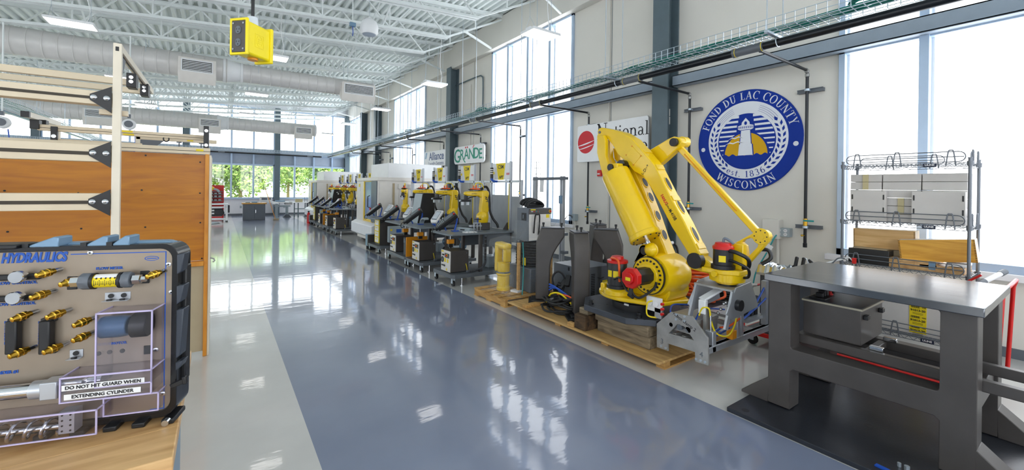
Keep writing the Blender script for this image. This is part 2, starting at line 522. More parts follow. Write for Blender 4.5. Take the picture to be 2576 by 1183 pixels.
# ---- right wall with its four tall windows
WIN = {1: (-1.43, 2.14), 2: (7.44, 11.14), 3: (16.3, 20.1), 4: (25.15, 28.45)}
ZS, ZT = 0.95, 6.02
w = MB()
w.box(WX, WX + .25, BY - .2, FY + .25, 0, ZS)
w.box(WX, WX + .25, BY - .2, FY + .25, ZT, 7.1)
ys = [BY - .2] + [v for k in WIN for v in WIN[k]] + [FY + .25]
for i in range(0, len(ys), 2):
    w.box(WX, WX + .25, ys[i], ys[i + 1], ZS, ZT)
wall_right = struct(w.build('wall_right', 'wall'))
MB().box(WX - .22, WX, BY, FY, 6.02, 6.86).build('eaves_panel', 'wall', wall_right, bevel=.01)
g = MB()
for y0, y1 in ((BY, 4.62), (4.95, 13.4), (13.75, 22.1), (22.45, FY)):
    g.box(6.80, 6.98, y0, y1, 3.85, 3.87); g.box(6.80, 6.98, y0, y1, 3.67, 3.69); g.box(6.80, 6.82, y0, y1, 3.67, 3.87)
    g.box(6.80, 6.98, y0, y0 + .01, 3.67, 3.87); g.box(6.80, 6.98, y1 - .01, y1, 3.67, 3.87)
g.build('girt', 'girt', wall_right, bevel=.004)
for y0, top in ((4.62, 6.86), (13.4, 6.05), (22.1, 6.05), (24.75, 6.05)):
    c = MB()
    c.box(6.66, 6.69, y0, y0 + .33, 0, top); c.box(6.96, 6.99, y0, y0 + .33, 0, top); c.box(6.69, 6.96, y0 + .15, y0 + .18, 0, top)
    c.build('column', 'steel_grey', wall_right)
j = MB()
for y in (3.3, 6.25, 12.3, 14.9, 21.2, 23.4):
    if y in (3.3,):
        continue
    j.box(WX - .004, WX, y, y + .012, 0, 6.02)
j.build('panel_joint', 'steel_grey', wall_right)
for k, (y0, y1) in WIN.items():
    MB().box(WX - .10, WX + .02, y0 - .12, y1 + .12, ZS - .12, ZS - .04).build('sill', 'wall_white', wall_right, bevel=.008)


def window(n, y0, y1, mull, zsplit=3.77):
    f = MB(); t = .07
    xa, xb = WX - .05, WX + .16
    f.box(xa, xb, y0, y0 + t, ZS - .04, ZT); f.box(xa, xb, y1 - t, y1, ZS - .04, ZT)
    f.box(xa, xb, y0, y1, ZS - .04, ZS + .05); f.box(xa, xb, y0, y1, ZT - .05, ZT)
    o = struct(f.build('window_%d' % n, 'frame', bevel=.004))
    edges = [y0 + t] + sorted(mull) + [y1 - t]
    for y in sorted(mull):
        MB().box(xa - .03, xb, y - .045, y + .045, ZS, ZT).build('mullion', 'frame', o, bevel=.004)
    MB().box(xa, xb, y0, y1, zsplit - .12, zsplit + .05).build('transom', 'frame', o, bevel=.004)
    for a, b in zip(edges[:-1], edges[1:]):
        a2, b2 = a + (.045 if a in mull else 0), b - (.045 if b in mull else 0)
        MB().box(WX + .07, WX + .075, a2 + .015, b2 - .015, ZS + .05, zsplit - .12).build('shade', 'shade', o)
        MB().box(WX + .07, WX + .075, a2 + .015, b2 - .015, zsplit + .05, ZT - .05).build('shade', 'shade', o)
        MB().box(WX + .13, WX + .135, a2, b2, ZS + .05, ZT - .05).build('pane', 'glass', o)
        st = MB()
        for y in (a2 + .012, b2 - .012): st.box(WX + .062, WX + .08, y - .012, y + .012, ZS + .05, ZT - .05)
        st.build('shade_track', 'white', o)
    return o


window(1, *WIN[1], [1.285, .33, -.55])
window(2, *WIN[2], [8.29, 9.23, 10.2])
window(3, *WIN[3], [17.2, 18.2, 19.15])
window(4, *WIN[4], [25.95, 26.8, 27.6])

# ---- far wall
w = MB()
w.box(LX - .2, WX, FY, FY + .25, 0, .96)
w.box(LX - .2, WX, FY, FY + .25, 6.25, 7.1)
wall_far = struct(w.build('wall_far', 'wall_white'))
MB().box(LX, 6.6, FY - .3, FY, 3.60, 3.84).build('girt', 'girt', wall_far, bevel=.005)
MB().box(LX, WX, FY - .10, FY + .02, .93, .98).build('sill', 'frame', wall_far, bevel=.006)
for x in (-6.95, -1.5, 2.77, 6.72):
    c = MB()
    c.box(x - .14, x + .14, FY - .36, FY - .33, 0, 6.3); c.box(x - .14, x + .14, FY - .05, FY - .02, 0, 6.3); c.box(x - .015, x + .015, FY - .33, FY - .05, 0, 6.3)
    c.build('column', 'steel_grey', wall_far)
nwin = 5
bays = [(-10.4, -7.05, [-9.3, -8.2]), (-6.85, -1.6, [-5.9, -4.83, -3.76, -2.69]), (-1.4, 2.66, [-.55, .52, 1.59]), (2.88, 6.9, [3.73, 4.79, 5.86])]
for x0, x1, mull in bays:
    f = MB(); t = .07; ya, yb = FY - .06, FY + .15
    for a in (x0, x1 - t): f.box(a, a + t, ya, yb, .97, 6.25)
    for z0, z1 in ((.97, 1.04), (2.88, 2.98), (3.55, 3.87), (6.18, 6.25)): f.box(x0, x1, ya, yb, z0, z1)
    o = struct(f.build('window_%d' % nwin, 'frame', bevel=.004)); nwin += 1
    e = [x0 + t] + mull + [x1 - t]
    for x in mull: MB().box(x - .045, x + .045, ya - .02, yb, .97, 6.2).build('mullion', 'frame', o, bevel=.004)
    for a, b in zip(e[:-1], e[1:]):
        MB().box(a, b, FY + .10, FY + .106, 1.04, 2.9).build('pane', 'glass', o)
        MB().box(a, b, FY + .05, FY + .056, 2.98, 3.55).build('roller_shade', 'shade_dim', o)
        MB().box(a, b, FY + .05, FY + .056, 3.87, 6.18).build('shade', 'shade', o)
MB().box(LX, WX, FY - .012, FY, 0, .11).build('baseboard_far', 'slate')
struct(bpy.data.objects['baseboard_far'])
def pierced_wall(name, axis, a0, a1, openings, c0, c1):
    m = MB(); edges = [a0] + [v for o_ in openings for v in o_] + [a1]
    def bx(u0, u1, z0, z1):
        if axis == 'y': m.box(c0, c1, u0, u1, z0, z1)
        else: m.box(u0, u1, c0, c1, z0, z1)
    bx(a0, a1, 0, ZS); bx(a0, a1, 4.6, 7.1)
    for i in range(0, len(edges), 2): bx(edges[i], edges[i + 1], ZS, 4.6)
    return struct(m.build(name, 'wall_white'))


def fill_window(n, axis, u0, u1, cin, cout):
    '''unseen window added behind or beside the viewpoint to bring in fill light'''
    def bx(m, a0, a1, z0, z1, d0=0.0, d1=1.0):
        p, q = cin + (cout - cin) * d0, cin + (cout - cin) * d1
        return m.box(p, q, a0, a1, z0, z1) if axis == 'y' else m.box(a0, a1, p, q, z0, z1)
    f = MB(); bx(f, u0, u0 + .07, ZS, 4.6); bx(f, u1 - .07, u1, ZS, 4.6); bx(f, u0, u1, ZS, ZS + .06); bx(f, u0, u1, 4.54, 4.6)
    for k in (1, 2, 3): a = u0 + (u1 - u0) * k / 4; bx(f, a - .04, a + .04, ZS, 4.6)
    o = struct(f.build('window_%d' % n, 'frame', bevel=.004)); s = MB(); bx(s, u0 + .05, u1 - .05, ZS + .05, 4.55, .45, .5); s.build('shade', 'shade', o)  # numbered like the visible windows, but added so its glowing shade fills the hall


LFILL_WIN = [(-2.5, 1.5), (4.0, 8.0), (10.5, 14.5), (17.0, 21.0)]; BFILL_WIN = [(-9.0, -5.0), (-3.5, .5), (2.0, 6.0)]  # openings for the added, out-of-view windows that light the hall
pierced_wall('wall_left', 'y', BY - .2, FY + .25, LFILL_WIN, LX - .2, LX)
pierced_wall('wall_back', 'x', LX - .2, WX + .25, BFILL_WIN, BY - .2, BY)
for a, b_ in LFILL_WIN: fill_window(nwin, 'y', a, b_, LX, LX - .2); nwin += 1
for a, b_ in BFILL_WIN: fill_window(nwin, 'x', a, b_, BY, BY - .2); nwin += 1
struct(MB().box(WX - .012, WX, BY, FY, 0, .11).build('baseboard_right', 'slate'))


# ---- roof: ribbed deck that climbs to the right, on open-web joists
def roof(x): return 6.90 + .075 * (x - 7.0)


d = MB(); prof = []
x = LX - .1
while x < WX + .1:
    prof += [(x, .075), (x + .07, .075), (x + .10, 0), (x + .17, 0)]; x += .2
vs = []; fs = []
for x, h in prof:
    z = roof(x) + h
    vs += [(x, BY, z), (x, FY + .2, z), (x, FY + .2, z + .03), (x, BY, z + .03)]
for i in range(len(prof) - 1):
    a, b = i * 4, i * 4 + 4
    fs += [(a, b, b + 1, a + 1), (a + 3, a + 2, b + 2, b + 3)]
d.add(vs, fs)
ceiling = struct(d.build('ceiling', 'deck', angle=20))
ZB = 0.90
JY = [8.76 + 1.6 * k for k in range(-2, 13)]
for yj in JY:
    jm = MB(); xe = 5.05
    for s in (-.045, .045):
        jm.bar((LX, yj + s, roof(LX) - ZB), (xe, yj + s, roof(xe) - ZB), .012, .07)
        jm.bar((LX, yj + s * 1.3, roof(LX) - ZB + (-.03)), (xe, yj + s * 1.3, roof(xe) - ZB - .03), .075, .012)
        jm.bar((LX, yj + s, roof(LX) - .05), (6.98, yj + s, roof(6.98) - .05), .012, .08)
        jm.bar((LX, yj + s * 1.3, roof(LX) - .01), (6.98, yj + s * 1.3, roof(6.98) - .01), .075, .012)
    x = 5.0; up = False; step = .78
    while x > LX + .7:
        a = (x, yj, roof(x) - (.06 if up else ZB - .02)); x -= step
        b = (x, yj, roof(x) - (ZB - .02 if up else .06)); up = not up
        jm.bar(a, b, .045, .03)
        if not up: jm.bar((x, yj, roof(x) - .06), (x, yj, roof(x) - ZB + .02), .03, .03)
    jm.bar((5.0, yj, roof(5.0) - ZB), (6.9, yj, roof(6.9) - .09), .055, .045)
    jm.bar((5.9, yj, roof(5.95) - .5), (5.9, yj, roof(5.9) - .05), .03, .03)
    jm.build('joist', 'joist', ceiling)
for xb in (3.2, .4, -2.6, -5.6):
    bm_ = MB()
    for a, b in zip(JY[:-1], JY[1:]):
        bm_.bar((xb, a, roof(xb) - ZB + .03), (xb, b, roof(xb) - .08), .035, .035)
        bm_.bar((xb + .06, a, roof(xb) - .08), (xb + .06, b, roof(xb) - ZB + .03), .035, .035)
    bm_.build('cross_bracing', 'joist', ceiling)
br = MB()
for yj in JY[1::2]:
    br.bar((5.55, yj + .05, roof(5.55) - .62), (6.8, yj + .55, 6.05), .06, .04)
br.build('eaves_brace', 'joist', ceiling)

# ---- trees and lawn outside the far windows
struct(MB().box(-60, 70, FY + .3, 120, -.5, -.3).build('ground_outside', 'lawn'))


def tree(x, y, h, r, label, seed):
    rr = random.Random(seed)
    t = thing('leafy_tree', label, 'tree', (x, y, -.3), 0, 'trees beyond the far windows')
    tr = MB().cyl((x, y, -.3), (x, y, h * .45), .17, .10, 10)
    for k in range(7):
        q = rr.uniform(0, 6.28); l = r * rr.uniform(.5, .8)
        tr.cyl((x, y, h * rr.uniform(.22, .4)), (x + l * math.cos(q), y + l * math.sin(q), h * rr.uniform(.4, .6)), .06, .02, 6)
    tr.build('trunk', 'bark', t)
    lf = MB(); vs = []; fs = []
    for k in range(8500):
        # clumps of leaves around a rounded crown
        q, ph = rr.uniform(0, 6.28), math.acos(rr.uniform(-1, 1))
        cl = .75 + .25 * math.sin(3 * q + seed) * math.sin(4 * ph + seed)
        rad = r * cl * (rr.random() ** .35)
        c = Vector((x + rad * math.sin(ph) * math.cos(q), y + rad * math.sin(ph) * math.sin(q), h * .46 + rad * .82 * math.cos(ph)))
        a = Vector((rr.gauss(0, 1), rr.gauss(0, 1), rr.gauss(0, 1))).normalized(); b = a.orthogonal().normalized()
        s = rr.uniform(.10, .22); o = len(vs)
        vs += [c - a * s, c + b * s * .6, c + a * s, c - b * s * .6]; fs.append((o, o + 1, o + 2, o + 3))
    lf.add(vs, fs); lf.build('crown', 'leaf', t)


tree(-5.2, 42, 7.6, 4.3, 'broad tree beyond the far windows, left of the grey cabinet', 1)
tree(1.6, 47, 7.6, 4.2, 'green tree beyond the far windows above the grey cabinet', 2)
tree(6.9, 58, 9.4, 4.8, 'tree with a visible pale trunk, seen behind the leaning broom', 3)
tree(10.0, 46, 7.8, 3.9, 'tree right of the dark column at the far windows', 4)
tree(17.4, 52, 8.0, 3.4, 'smaller tree showing above the farthest white milling machine', 5)
tree(-12.5, 47, 8.0, 4.2, 'tree beyond the far windows behind the cream rail frame', 6)

# ================================================================== overhead: lamps, ducts, speaker, trays, air pipe
def lamp(x, y, label, group='linear high bay lights'):
    z = 4.70
    t = thing('high_bay_light', label, 'ceiling light', (x, y, z), 0, group)
    MB().box(x - .33, x + .33, y - .21, y + .21, z, z + .045).box(x - .31, x + .31, y - .07, y + .07, z + .045, z + .085).build('housing', 'white', t, bevel=.006)
    MB().box(x - .315, x + .315, y - .195, y + .195, z - .008, z).build('lens', 'lamp', t)
    for sx in (-.26, .26):
        w = MB(); zt = roof(x + sx) - .92
        for sy in (-.16, .16): w.cyl((x + sx, y + sy, z + .05), (x + sx, y, z + .3), .003, n=5)
        w.cyl((x + sx, y, z + .3), (x + sx, y, zt + .7), .003, n=5)
        w.build('suspension_wire', 'zinc', t)
    MB().tube(smooth_path([(x + .2, y, z + .08), (x + .24, y + .05, z + .3), (x + .18, y + .02, z + .7), (x + .22, y, roof(x) - .5)]), .007, 6).build('power_cord', 'white', t)
    return t


LY = [6.26, 11.1, 15.93, 20.75, 25.6]
for y, s in zip(LY, ('nearest, before the middle tall window', 'second, above the blue lettered sign', 'third, right of the near duct end',
                     'fourth, above the far trolleys', 'last, by the far corner')):
    lamp(5.0, y, 'lit light in the row along the right wall, ' + s)
for y, s in zip(LY[1:], ('just right of the hanging yellow outlet box', 'below the transition of the near duct', 'over the middle of the far duct', 'lowest of the row, under the far duct')):
    lamp(.95, y, 'lit linear light over the aisle, ' + s)
for y, s in zip(LY[1:], ('largest, before the near duct at top left', 'behind the near duct', 'right of the tall cream post', 'behind the far duct')):
    lamp(-2.3, y, 'lit linear light over the left row, ' + s)


def duct(y, z, r1, r2, xt, xe, difs, label):
    t = thing('spiral_duct', label, 'duct', (xt, y, z - r1), 0, 'round white spiral ducts')

    def pipe(xa, xb, r, name):
        prof = []; x = xa; n = 0
        while x < xb - .01:
            prof += [(r, x - xa), (r, x - xa + .215), (r + .012, x - xa + .222), (r + .012, x - xa + .238), (r, x - xa + .245)]
            x += .245
        MB().lathe(prof, (xa, y, z), (1, 0, 0), 40, caps=True).build(name, 'duct', t, angle=25)
    pipe(LX + .1, xt - .22, r1, 'duct_run')
    MB().lathe([(r1, 0), (r1 + .02, .01), (r1 + .02, .06), (r1, .07), (r2, .40), (r2 + .02, .41), (r2 + .02, .45), (r2, .46)], (xt - .22, y, z), (1, 0, 0), 40).build('reducer', 'white', t, angle=25)
    pipe(xt + .2, xe, r2, 'duct_run')
    MB().lathe([(r2 + .02, 0), (r2 + .02, .05), (r2, .06), (r2 * .5, .07)], (xe, y, z), (1, 0, 0), 40).build('end_cap', 'white', t)
    for xc, hw, r in difs:
        yf = y - r - .18
        d = MB().prism([(y - .02, z + r * .35), (yf + .10, z + r * .3), (yf, z + .10), (yf, z - .30), (yf + .12, z - r - .22), (y, z - r * .9)], 'x', xc - hw, xc + hw)
        b = d.build('diffuser', 'offwhite', t, bevel=.006)
        g = MB(); gz0, gz1 = z - .26, z + .06
        g.box(xc - hw + .06, xc + hw - .06, yf - .012, yf - .002, gz0, gz1)
        MB().box(xc - hw + .09, xc + hw - .09, yf - .016, yf - .012, gz0 + .03, gz1 - .03).build('grille_opening', 'black', b)
        l = MB()
        for k in range(7): l.obox((xc, yf - .02, gz0 + .05 + k * .04), (2 * hw - .2, .02, .016), (.5, 0, 0))
        l.build('louvres', 'white', b); g.build('grille_frame', 'white', b)
    h = MB()
    x = xt - 9
    while x < xe:
        if x > LX + .3:
            for s in (-1, 1): h.cyl((x, y + s * (r1 * .9), z), (x, y + s * (r1 * .9), roof(x) - .6), .005, n=5)
        x += 2.4
    h.build('hanger', 'zinc', t)


d1 = lambda x, y: at_y(x, y, 13.5)[0]
duct(14.0, 4.90, .31, .25, at_y(585, 180, 14)[0], at_y(935, 213, 14)[0], [((d1(447, 190) + d1(543, 190)) / 2, (d1(543, 190) - d1(447, 190)) / 2, .31), ((d1(862, 240) + d1(946, 240)) / 2, (d1(946, 240) - d1(862, 240)) / 2, .25)],
     'large round white duct crossing the hall behind the yellow outlet box')
d2 = lambda x, y: at_y(x, y, 24.0)[0]
duct(24.5, 4.72, .36, .30, at_y(560, 300, 24.5)[0], at_y(790, 320, 24.5)[0], [((d2(505, 315) + d2(550, 315)) / 2, .42, .36), ((d2(742, 328) + d2(786, 328)) / 2, .42, .30), (d2(250, 300), .5, .36)],
     'round white duct farther back, in front of the far windows')

# pendant speaker
x, y, z = at_y(929, 68, 9.2)
t = thing('pendant_speaker', 'round white pendant speaker hanging below the roof joists', 'speaker', (x, y, z - .17))
MB().lathe([(.10, -.17), (.155, -.165), (.185, -.12), (.19, 0), (.16, .10), (.09, .16), (.03, .18), (.02, .22)], (x, y, z), (0, 0, 1), 28).build('body', 'white', t, angle=50)
MB().lathe([(.02, -.178), (.11, -.176), (.13, -.172), (.14, -.166)], (x, y, z), (0, 0, 1), 28).build('speaker_grille', 'shade_dim', t)
MB().cyl((x, y, z + .2), (x, y, roof(x) - .3), .004, n=5).build('hanging_cable', 'zinc', t)
x, y, z = at_y(887, 62, 9.1)
t = thing('junction_box', 'small grey-blue junction box with a short cable, left of the round speaker', 'junction box', (x, y, z))
MB().box(x - .06, x + .06, y - .04, y + .04, z - .04, z + .04).build('box', 'sky_blue', t, bevel=.006)
MB().tube(smooth_path([(x, y, z - .04), (x + .01, y, z - .15), (x, y, z - .24)]), .008, 6).build('cable', 'blue', t)
MB().cyl((x, y, z + .03), (x, y, roof(x) - .85), .008, n=6).build('conduit', 'joist', t)

# ---- the yellow outlet box on its black cord (foreground, top)
def outlet_box():
    dist = 2.75
    c = ray(635, 106).normalized() * dist + Vector((0, 0, EYE))
    t = thing('pendant_outlet_box', 'yellow rubber outlet box with grey twin sockets hanging on black cord', 'power outlet', tuple(c), 0)
    # local frame: long axis from the socket face (left, near) to the far face (right)
    R = Matrix.Rotation(YAW_BOX, 4, 'Z')
    WM[t.name] = Matrix.Translation(c) @ R; t.rotation_euler = (0, 0, YAW_BOX)
    T = WM[t.name]
    def P(mb):
        mb.v = [tuple(T @ Vector(p)) for p in mb.v]; return mb
    h, w, l = .086, .044, .086          # half height, half width of the socket face, half length
    P(MB().box(-w, w, -l, l, -h, h)).build('body', 'yellow_plastic', t, bevel=.012, seg=3)
    rim = MB().prism([(-w - .009, -h - .009), (w + .009, -h - .009), (w + .009, h + .009), (-w - .009, h + .009)], 'y', -l - .006, -l + .010, holes=[[(-w + .004, -h + .004), (w - .004, -h + .004), (w - .004, h - .004), (-w + .004, h - .004)]])
    P(rim).build('front_rim', 'yellow_plastic', t, bevel=.005, seg=3)
    P(MB().box(-w - .010, w + .010, l - .016, l + .004, -h - .010, h + .010)).build('back_rim', 'yellow_plastic', t, bevel=.006, seg=3)
    pl = P(MB().box(-w + .003, w - .003, -l - .004, -l + .004, -h + .005, h - .005)).build('cover_plate', 'dark', t, bevel=.002)
    for z in (-.032, .032):
        s = P(MB().prism([(.017 * math.cos(a) if abs(math.cos(a)) < .86 else math.copysign(.0148, math.cos(a)), z + .020 * math.sin(a)) for a in [2 * PI * k / 28 for k in range(28)]], 'y', -l - .008, -l)).build('socket', 'slate', pl, bevel=.001)
        q = MB().box(-.009, -.0065, -l - .0086, -l - .007, z - .001, z + .009).box(.0065, .009, -l - .0086, -l - .007, z - .001, z + .009).box(.003, .009, -l - .0086, -l - .007, z + .001, z + .003).cyl((0, -l - .0086, z - .010), (0, -l - .007, z - .010), .0035, n=10)
        P(q).build('slots', 'black', s)
    for sx in (-.030, .030):
        for sz in (-.066, .066): P(MB().cyl((sx, -l - .0075, sz), (sx, -l - .003, sz), .005, n=12)).build('screw', 'chrome', pl)
    em = MB().prism([(-.030, -.036), (.030, -.036), (.030, .036), (-.030, .036)], 'x', w, w + .0015, holes=[[(-.026, -.032), (.026, -.032), (.026, .032), (-.026, .032)]])
    em.prism(ngon(0, 0, .020, 20, ry=.030), 'x', w, w + .0015, holes=[ngon(0, 0, .017, 20, ry=.026)])
    for k in range(3): em.box(w, w + .0015, -.009, .009, -.012 + k * .010, -.008 + k * .010)
    P(em).build('raised_emblem', 'yellow_plastic', t)
    P(MB().cyl((.0, .004, -h - .0115), (0, .004, -h - .0005), .024, n=24)).build('knockout', 'ochre', t)
    P(MB().lathe([(.028, h), (.027, h + .03), (.025, h + .045)], (0, 0, 0), (0, 0, 1), 20)).build('cord_grip', 'screen_light', t)
    P(MB().cyl((0, 0, h + .02), (0, 0, 3.75), .0085, n=10)).build('cord', 'black', t)


YAW_BOX = math.radians(-46)
outlet_box()


# ---- wire cable trays with green data cables
def tray_run(mb, a0, a1, fix, zb, wdt, hs, axis, step=.10, sides=(True, True)):
    """bottom wires and U-shaped cross wires; the run goes along axis from a0 to a1"""
    def p(a, s, z): return (fix + s, a, z) if axis == 'y' else (a, fix + s, z)
    for k in range(5):
        s = wdt * k / 4; mb.bar(p(a0, s, zb), p(a1, s, zb), .007)
    for sd, s in zip(sides, (0, wdt)):
        if sd:
            for k in (1, 2): mb.bar(p(a0, s, zb + hs * k / 2), p(a1, s, zb + hs * k / 2), .006)
    a = a0
    while a < a1:
        mb.bar(p(a, 0, zb), p(a, wdt, zb), .007)
        for sd, s in zip(sides, (0, wdt)):
            if sd: mb.bar(p(a, s, zb), p(a, s, zb + hs), .007)
        a += step
    return mb


TX, TZ, TW, TH = 5.18, 3.63, .36, .13
t = thing('cable_tray', 'silver wire cable tray running above the black air pipe along the right wall', 'cable tray', (TX, 2, TZ))
tray_run(MB(), -3.5, 27.6, TX, TZ, TW, TH, 'y').build('wire_basket', 'zinc', t)
for y in (-2.6, .2, 2.28, 4.75, 7.1, 9.7, 12.1, 14.3, 16.8, 19.2, 21.6, 24.0, 26.4):
    b = MB().box(TX - .04, TX + TW + .05, y - .02, y + .02, TZ - .035, TZ - .006)
    b.cyl((5.45, y - .012, 3.60), (5.45, y + .012, 3.60), .012, n=8)
    lp = [(5.45 + .062 * math.cos(q), y, 3.555 + .062 * math.sin(q)) for q in [2 * PI * k / 14 for k in range(14)]]
    b.tube(lp, .006, 6, closed=True); b.build('trapeze_bracket', 'zinc', t)
    MB().cyl((TX - .02, y, TZ - .04), (TX - .02, y, roof(TX) - .7), .006, n=6).build('hanger_rod', 'zinc', t)
    MB().cyl((TX + TW + .03, y, TZ - .04), (TX + TW + .03, y, roof(TX) - .6), .006, n=6).build('hanger_rod', 'zinc', t)
rr = random.Random(3)
t = thing('data_cables', 'bundle of green data cables lying in the wire tray along the right wall', 'cables', (TX + .1, 2, TZ + .01))
for k in range(9):
    pts = []; y = -3.4; s = .05 + .03 * k
    while y < 27.4:
        pts.append((TX + min(TW - .03, max(.03, s + rr.uniform(-.03, .03))), y, TZ + .018 + rr.uniform(0, .03))); y += .45
    MB().tube(pts, .008, 5).build('cable', 'green', t)


def cable_coil(x, y, z, label, mat='green', r=.13, turns=5, lying=True, group='cable coils in the tray'):
    m = MB()
    for k in range(turns):
        q0 = rr.uniform(0, 6); rx, ry = r * rr.uniform(.8, 1.15), r * rr.uniform(1.2, 2.0)
        m.tube([(x + rx * math.cos(q) * (1 if lying else .3), y + ry * math.sin(q), z + .012 * k + .015 * math.sin(2 * q + q0)) for q in [2 * PI * i / 22 for i in range(22)]], .009, 5, closed=True)
    tag(m.build('cable_coil', mat), label, 'cable', group)


cable_coil(TX + .17, 1.35, TZ + .05, 'loose coil of green cable in the tray before the big right window')
cable_coil(TX + .17, 9.0, TZ + .05, 'coil of green cable in the tray near the right edge of the middle window')
cable_coil(TX + .17, 11.8, TZ + .05, 'coil of green and black cable in the tray by the dark column')
cable_coil(TX + .17, 13.9, TZ + .05, 'coil of green cable in the tray above the green lettered sign')
cable_coil(TX + .17, 21.0, TZ + .05, 'small far coil of green cable in the tray before the second column')
t = thing('cable_tray', 'pale wire cable tray crossing in front of the far windows', 'cable tray', (0, 27.7, 3.62))
tray_run(MB(), LX + .2, 5.0, 27.6, 3.66, .3, .13, 'x', .14).build('wire_basket', 'zinc', t)
for x in (-8, -5.4, -2.8, -.4, 1.9, 4.2):
    MB().cyl((x, 27.58, 3.65), (x, 27.58, roof(x) - .9), .006, n=6).build('hanger_rod', 'zinc', t)
lx, ly, lz = at_z(150, 300, 3.72)
t = thing('cable_tray', 'wire cable tray with green cables seen above the left rail frame', 'cable tray', (-4.1, 14, 3.7))
tray_run(MB(), 11.0, 27.6, -4.75, 3.7, .5, .14, 'y', .12).build('wire_basket', 'zinc', t)
c2 = MB()
for k in range(6):
    c2.tube([(-4.66 + .07 * k + rr.uniform(-.03, .03), 11 + i * .6, 3.73 + rr.uniform(0, .03)) for i in range(28)], .009, 5)
c2.build('cable_bundle', 'green', t)
MB().cyl((-4.82, 11, 3.66), (-4.82, 27.5, 3.66), .035, n=10).build('side_pipe', 'sky_blue', t)
for y in (12, 14.6, 17.2, 19.8, 22.4, 25):
    for s in (-4.78, -4.22): MB().cyl((s, y, 3.69), (s, y, roof(s) - .9), .006, n=6).build('hanger_rod', 'zinc', t)

# ---- the black compressed-air main and its drops
PXX, PZ = 5.45, 3.545
DROPS = [(2.48, 3.50, .98, 'right of the round seal'), (4.30, 3.49, 1.16, 'left of the round seal'), (6.79, 3.5, .98, 'beside the red and white bank sign'), (9.42, 3.5, 1.3, 'against the middle tall window'),
         (11.6, 3.48, 1.5, 'behind the green lettered sign'), (14.3, 3.46, 1.6, 'behind the blue lettered sign'), (17.4, 3.45, 1.6, 'against the far tall window'), (20.3, 3.45, 1.7, 'above the nearer white milling machine'),
         (21.9, 3.45, 1.7, 'beside the second far column')]
t = thing('air_main', 'black compressed-air main pipe under the wire tray, with grey couplings', 'pipe', (PXX, 2, PZ))
MB().cyl((PXX, -3.8, PZ), (PXX, 27.6, PZ), .046, n=14).build('pipe', 'blackpipe', t)
for y, _, _, _ in DROPS:
    m = MB().cyl((PXX, y - .02, PZ), (PXX, y + .30, PZ), .053, n=16)
    for yy in (y - .04, y + .28): m.cyl((PXX, yy, PZ), (PXX, yy + .05, PZ), .058, n=16)
    m.build('coupling', 'slate', t)
    for yy in (y - .03, y + .29): MB().cyl((PXX, yy, PZ), (PXX, yy + .007, PZ), .0588, n=16).build('coupling_mark', 'sign_yellow', t)
t = thing('air_main', 'black air pipe running along the far wall under the wire tray', 'pipe', (0, 27.8, 3.5))
MB().cyl((LX + .3, 27.75, 3.54), (5.1, 27.75, 3.54), .045, n=10).build('pipe', 'blackpipe', t)
q = MB()
for x in (-3.9, -.1, 4.3): q.cyl((x, 27.75, 3.54), (x + .3, 27.75, 3.54), .052, n=12)
q.build('coupling', 'slate', t)
for y, zt, zb, s in DROPS:
    xw = 6.86
    t = thing('air_drop', 'thin black air drop pipe with wall clamps, ' + s, 'pipe', (xw, y, zb), 0, 'air drops on the right wall')
    MB().tube([(PXX, y, PZ - .05), (PXX + .03, y, zt)] + [(xw - .05, y, zt), (xw - .012, y, zt - .012), (xw, y, zt - .05)] + [(xw, y, zb)], .021, 10).build('pipe', 'blackpipe', t)
    MB().cyl((xw - .055, y, zt), (xw - .03, y, zt), .029, n=10).cyl((xw, y, zt - .09), (xw, y, zt - .05), .029, n=10).ball((xw - .01, y, zt - .012), .032, 10, 6).build('elbow', 'steel', t)
    for z in (zt - .28, zb + .28):
        m = MB().box(6.93, 7.0, y - .17, y + .15, z - .025, z + .025).box(6.92, 6.935, y - .17, y + .15, z - .028, z - .018).box(6.92, 6.935, y - .17, y + .15, z + .018, z + .028)
        m.build('strut_channel', 'slate', t)
        MB().cyl((xw, y, z - .016), (xw, y, z + .016), .034, n=12).box(xw + .02, 6.93, y - .02, y + .02, z - .014, z + .014).build('pipe_clamp', 'zinc', t)
    v = MB().cyl((xw, y, zb + .30), (xw, y, zb + .40), .028, n=10).build('ball_valve', 'brass', t)
    MB().box(xw - .05, xw - .035, y - .12, y + .01, zb + .36, zb + .385).build('valve_handle', 'teal', v, bevel=.004)
    MB().cyl((xw, y, zb - .01), (xw, y, zb + .05), .027, n=10).build('pipe_cap', 'blackpipe', t)
    MB().cyl((xw, y, zb + .16), (xw - .05, y + .02, zb + .16), .010, n=8).ball((xw - .055, y + .02, zb + .16), .016, 8, 6).build('drain_cock', 'brass', t)

# ================================================================== signs on the right wall
A0, A1 = 0.15, 0.055
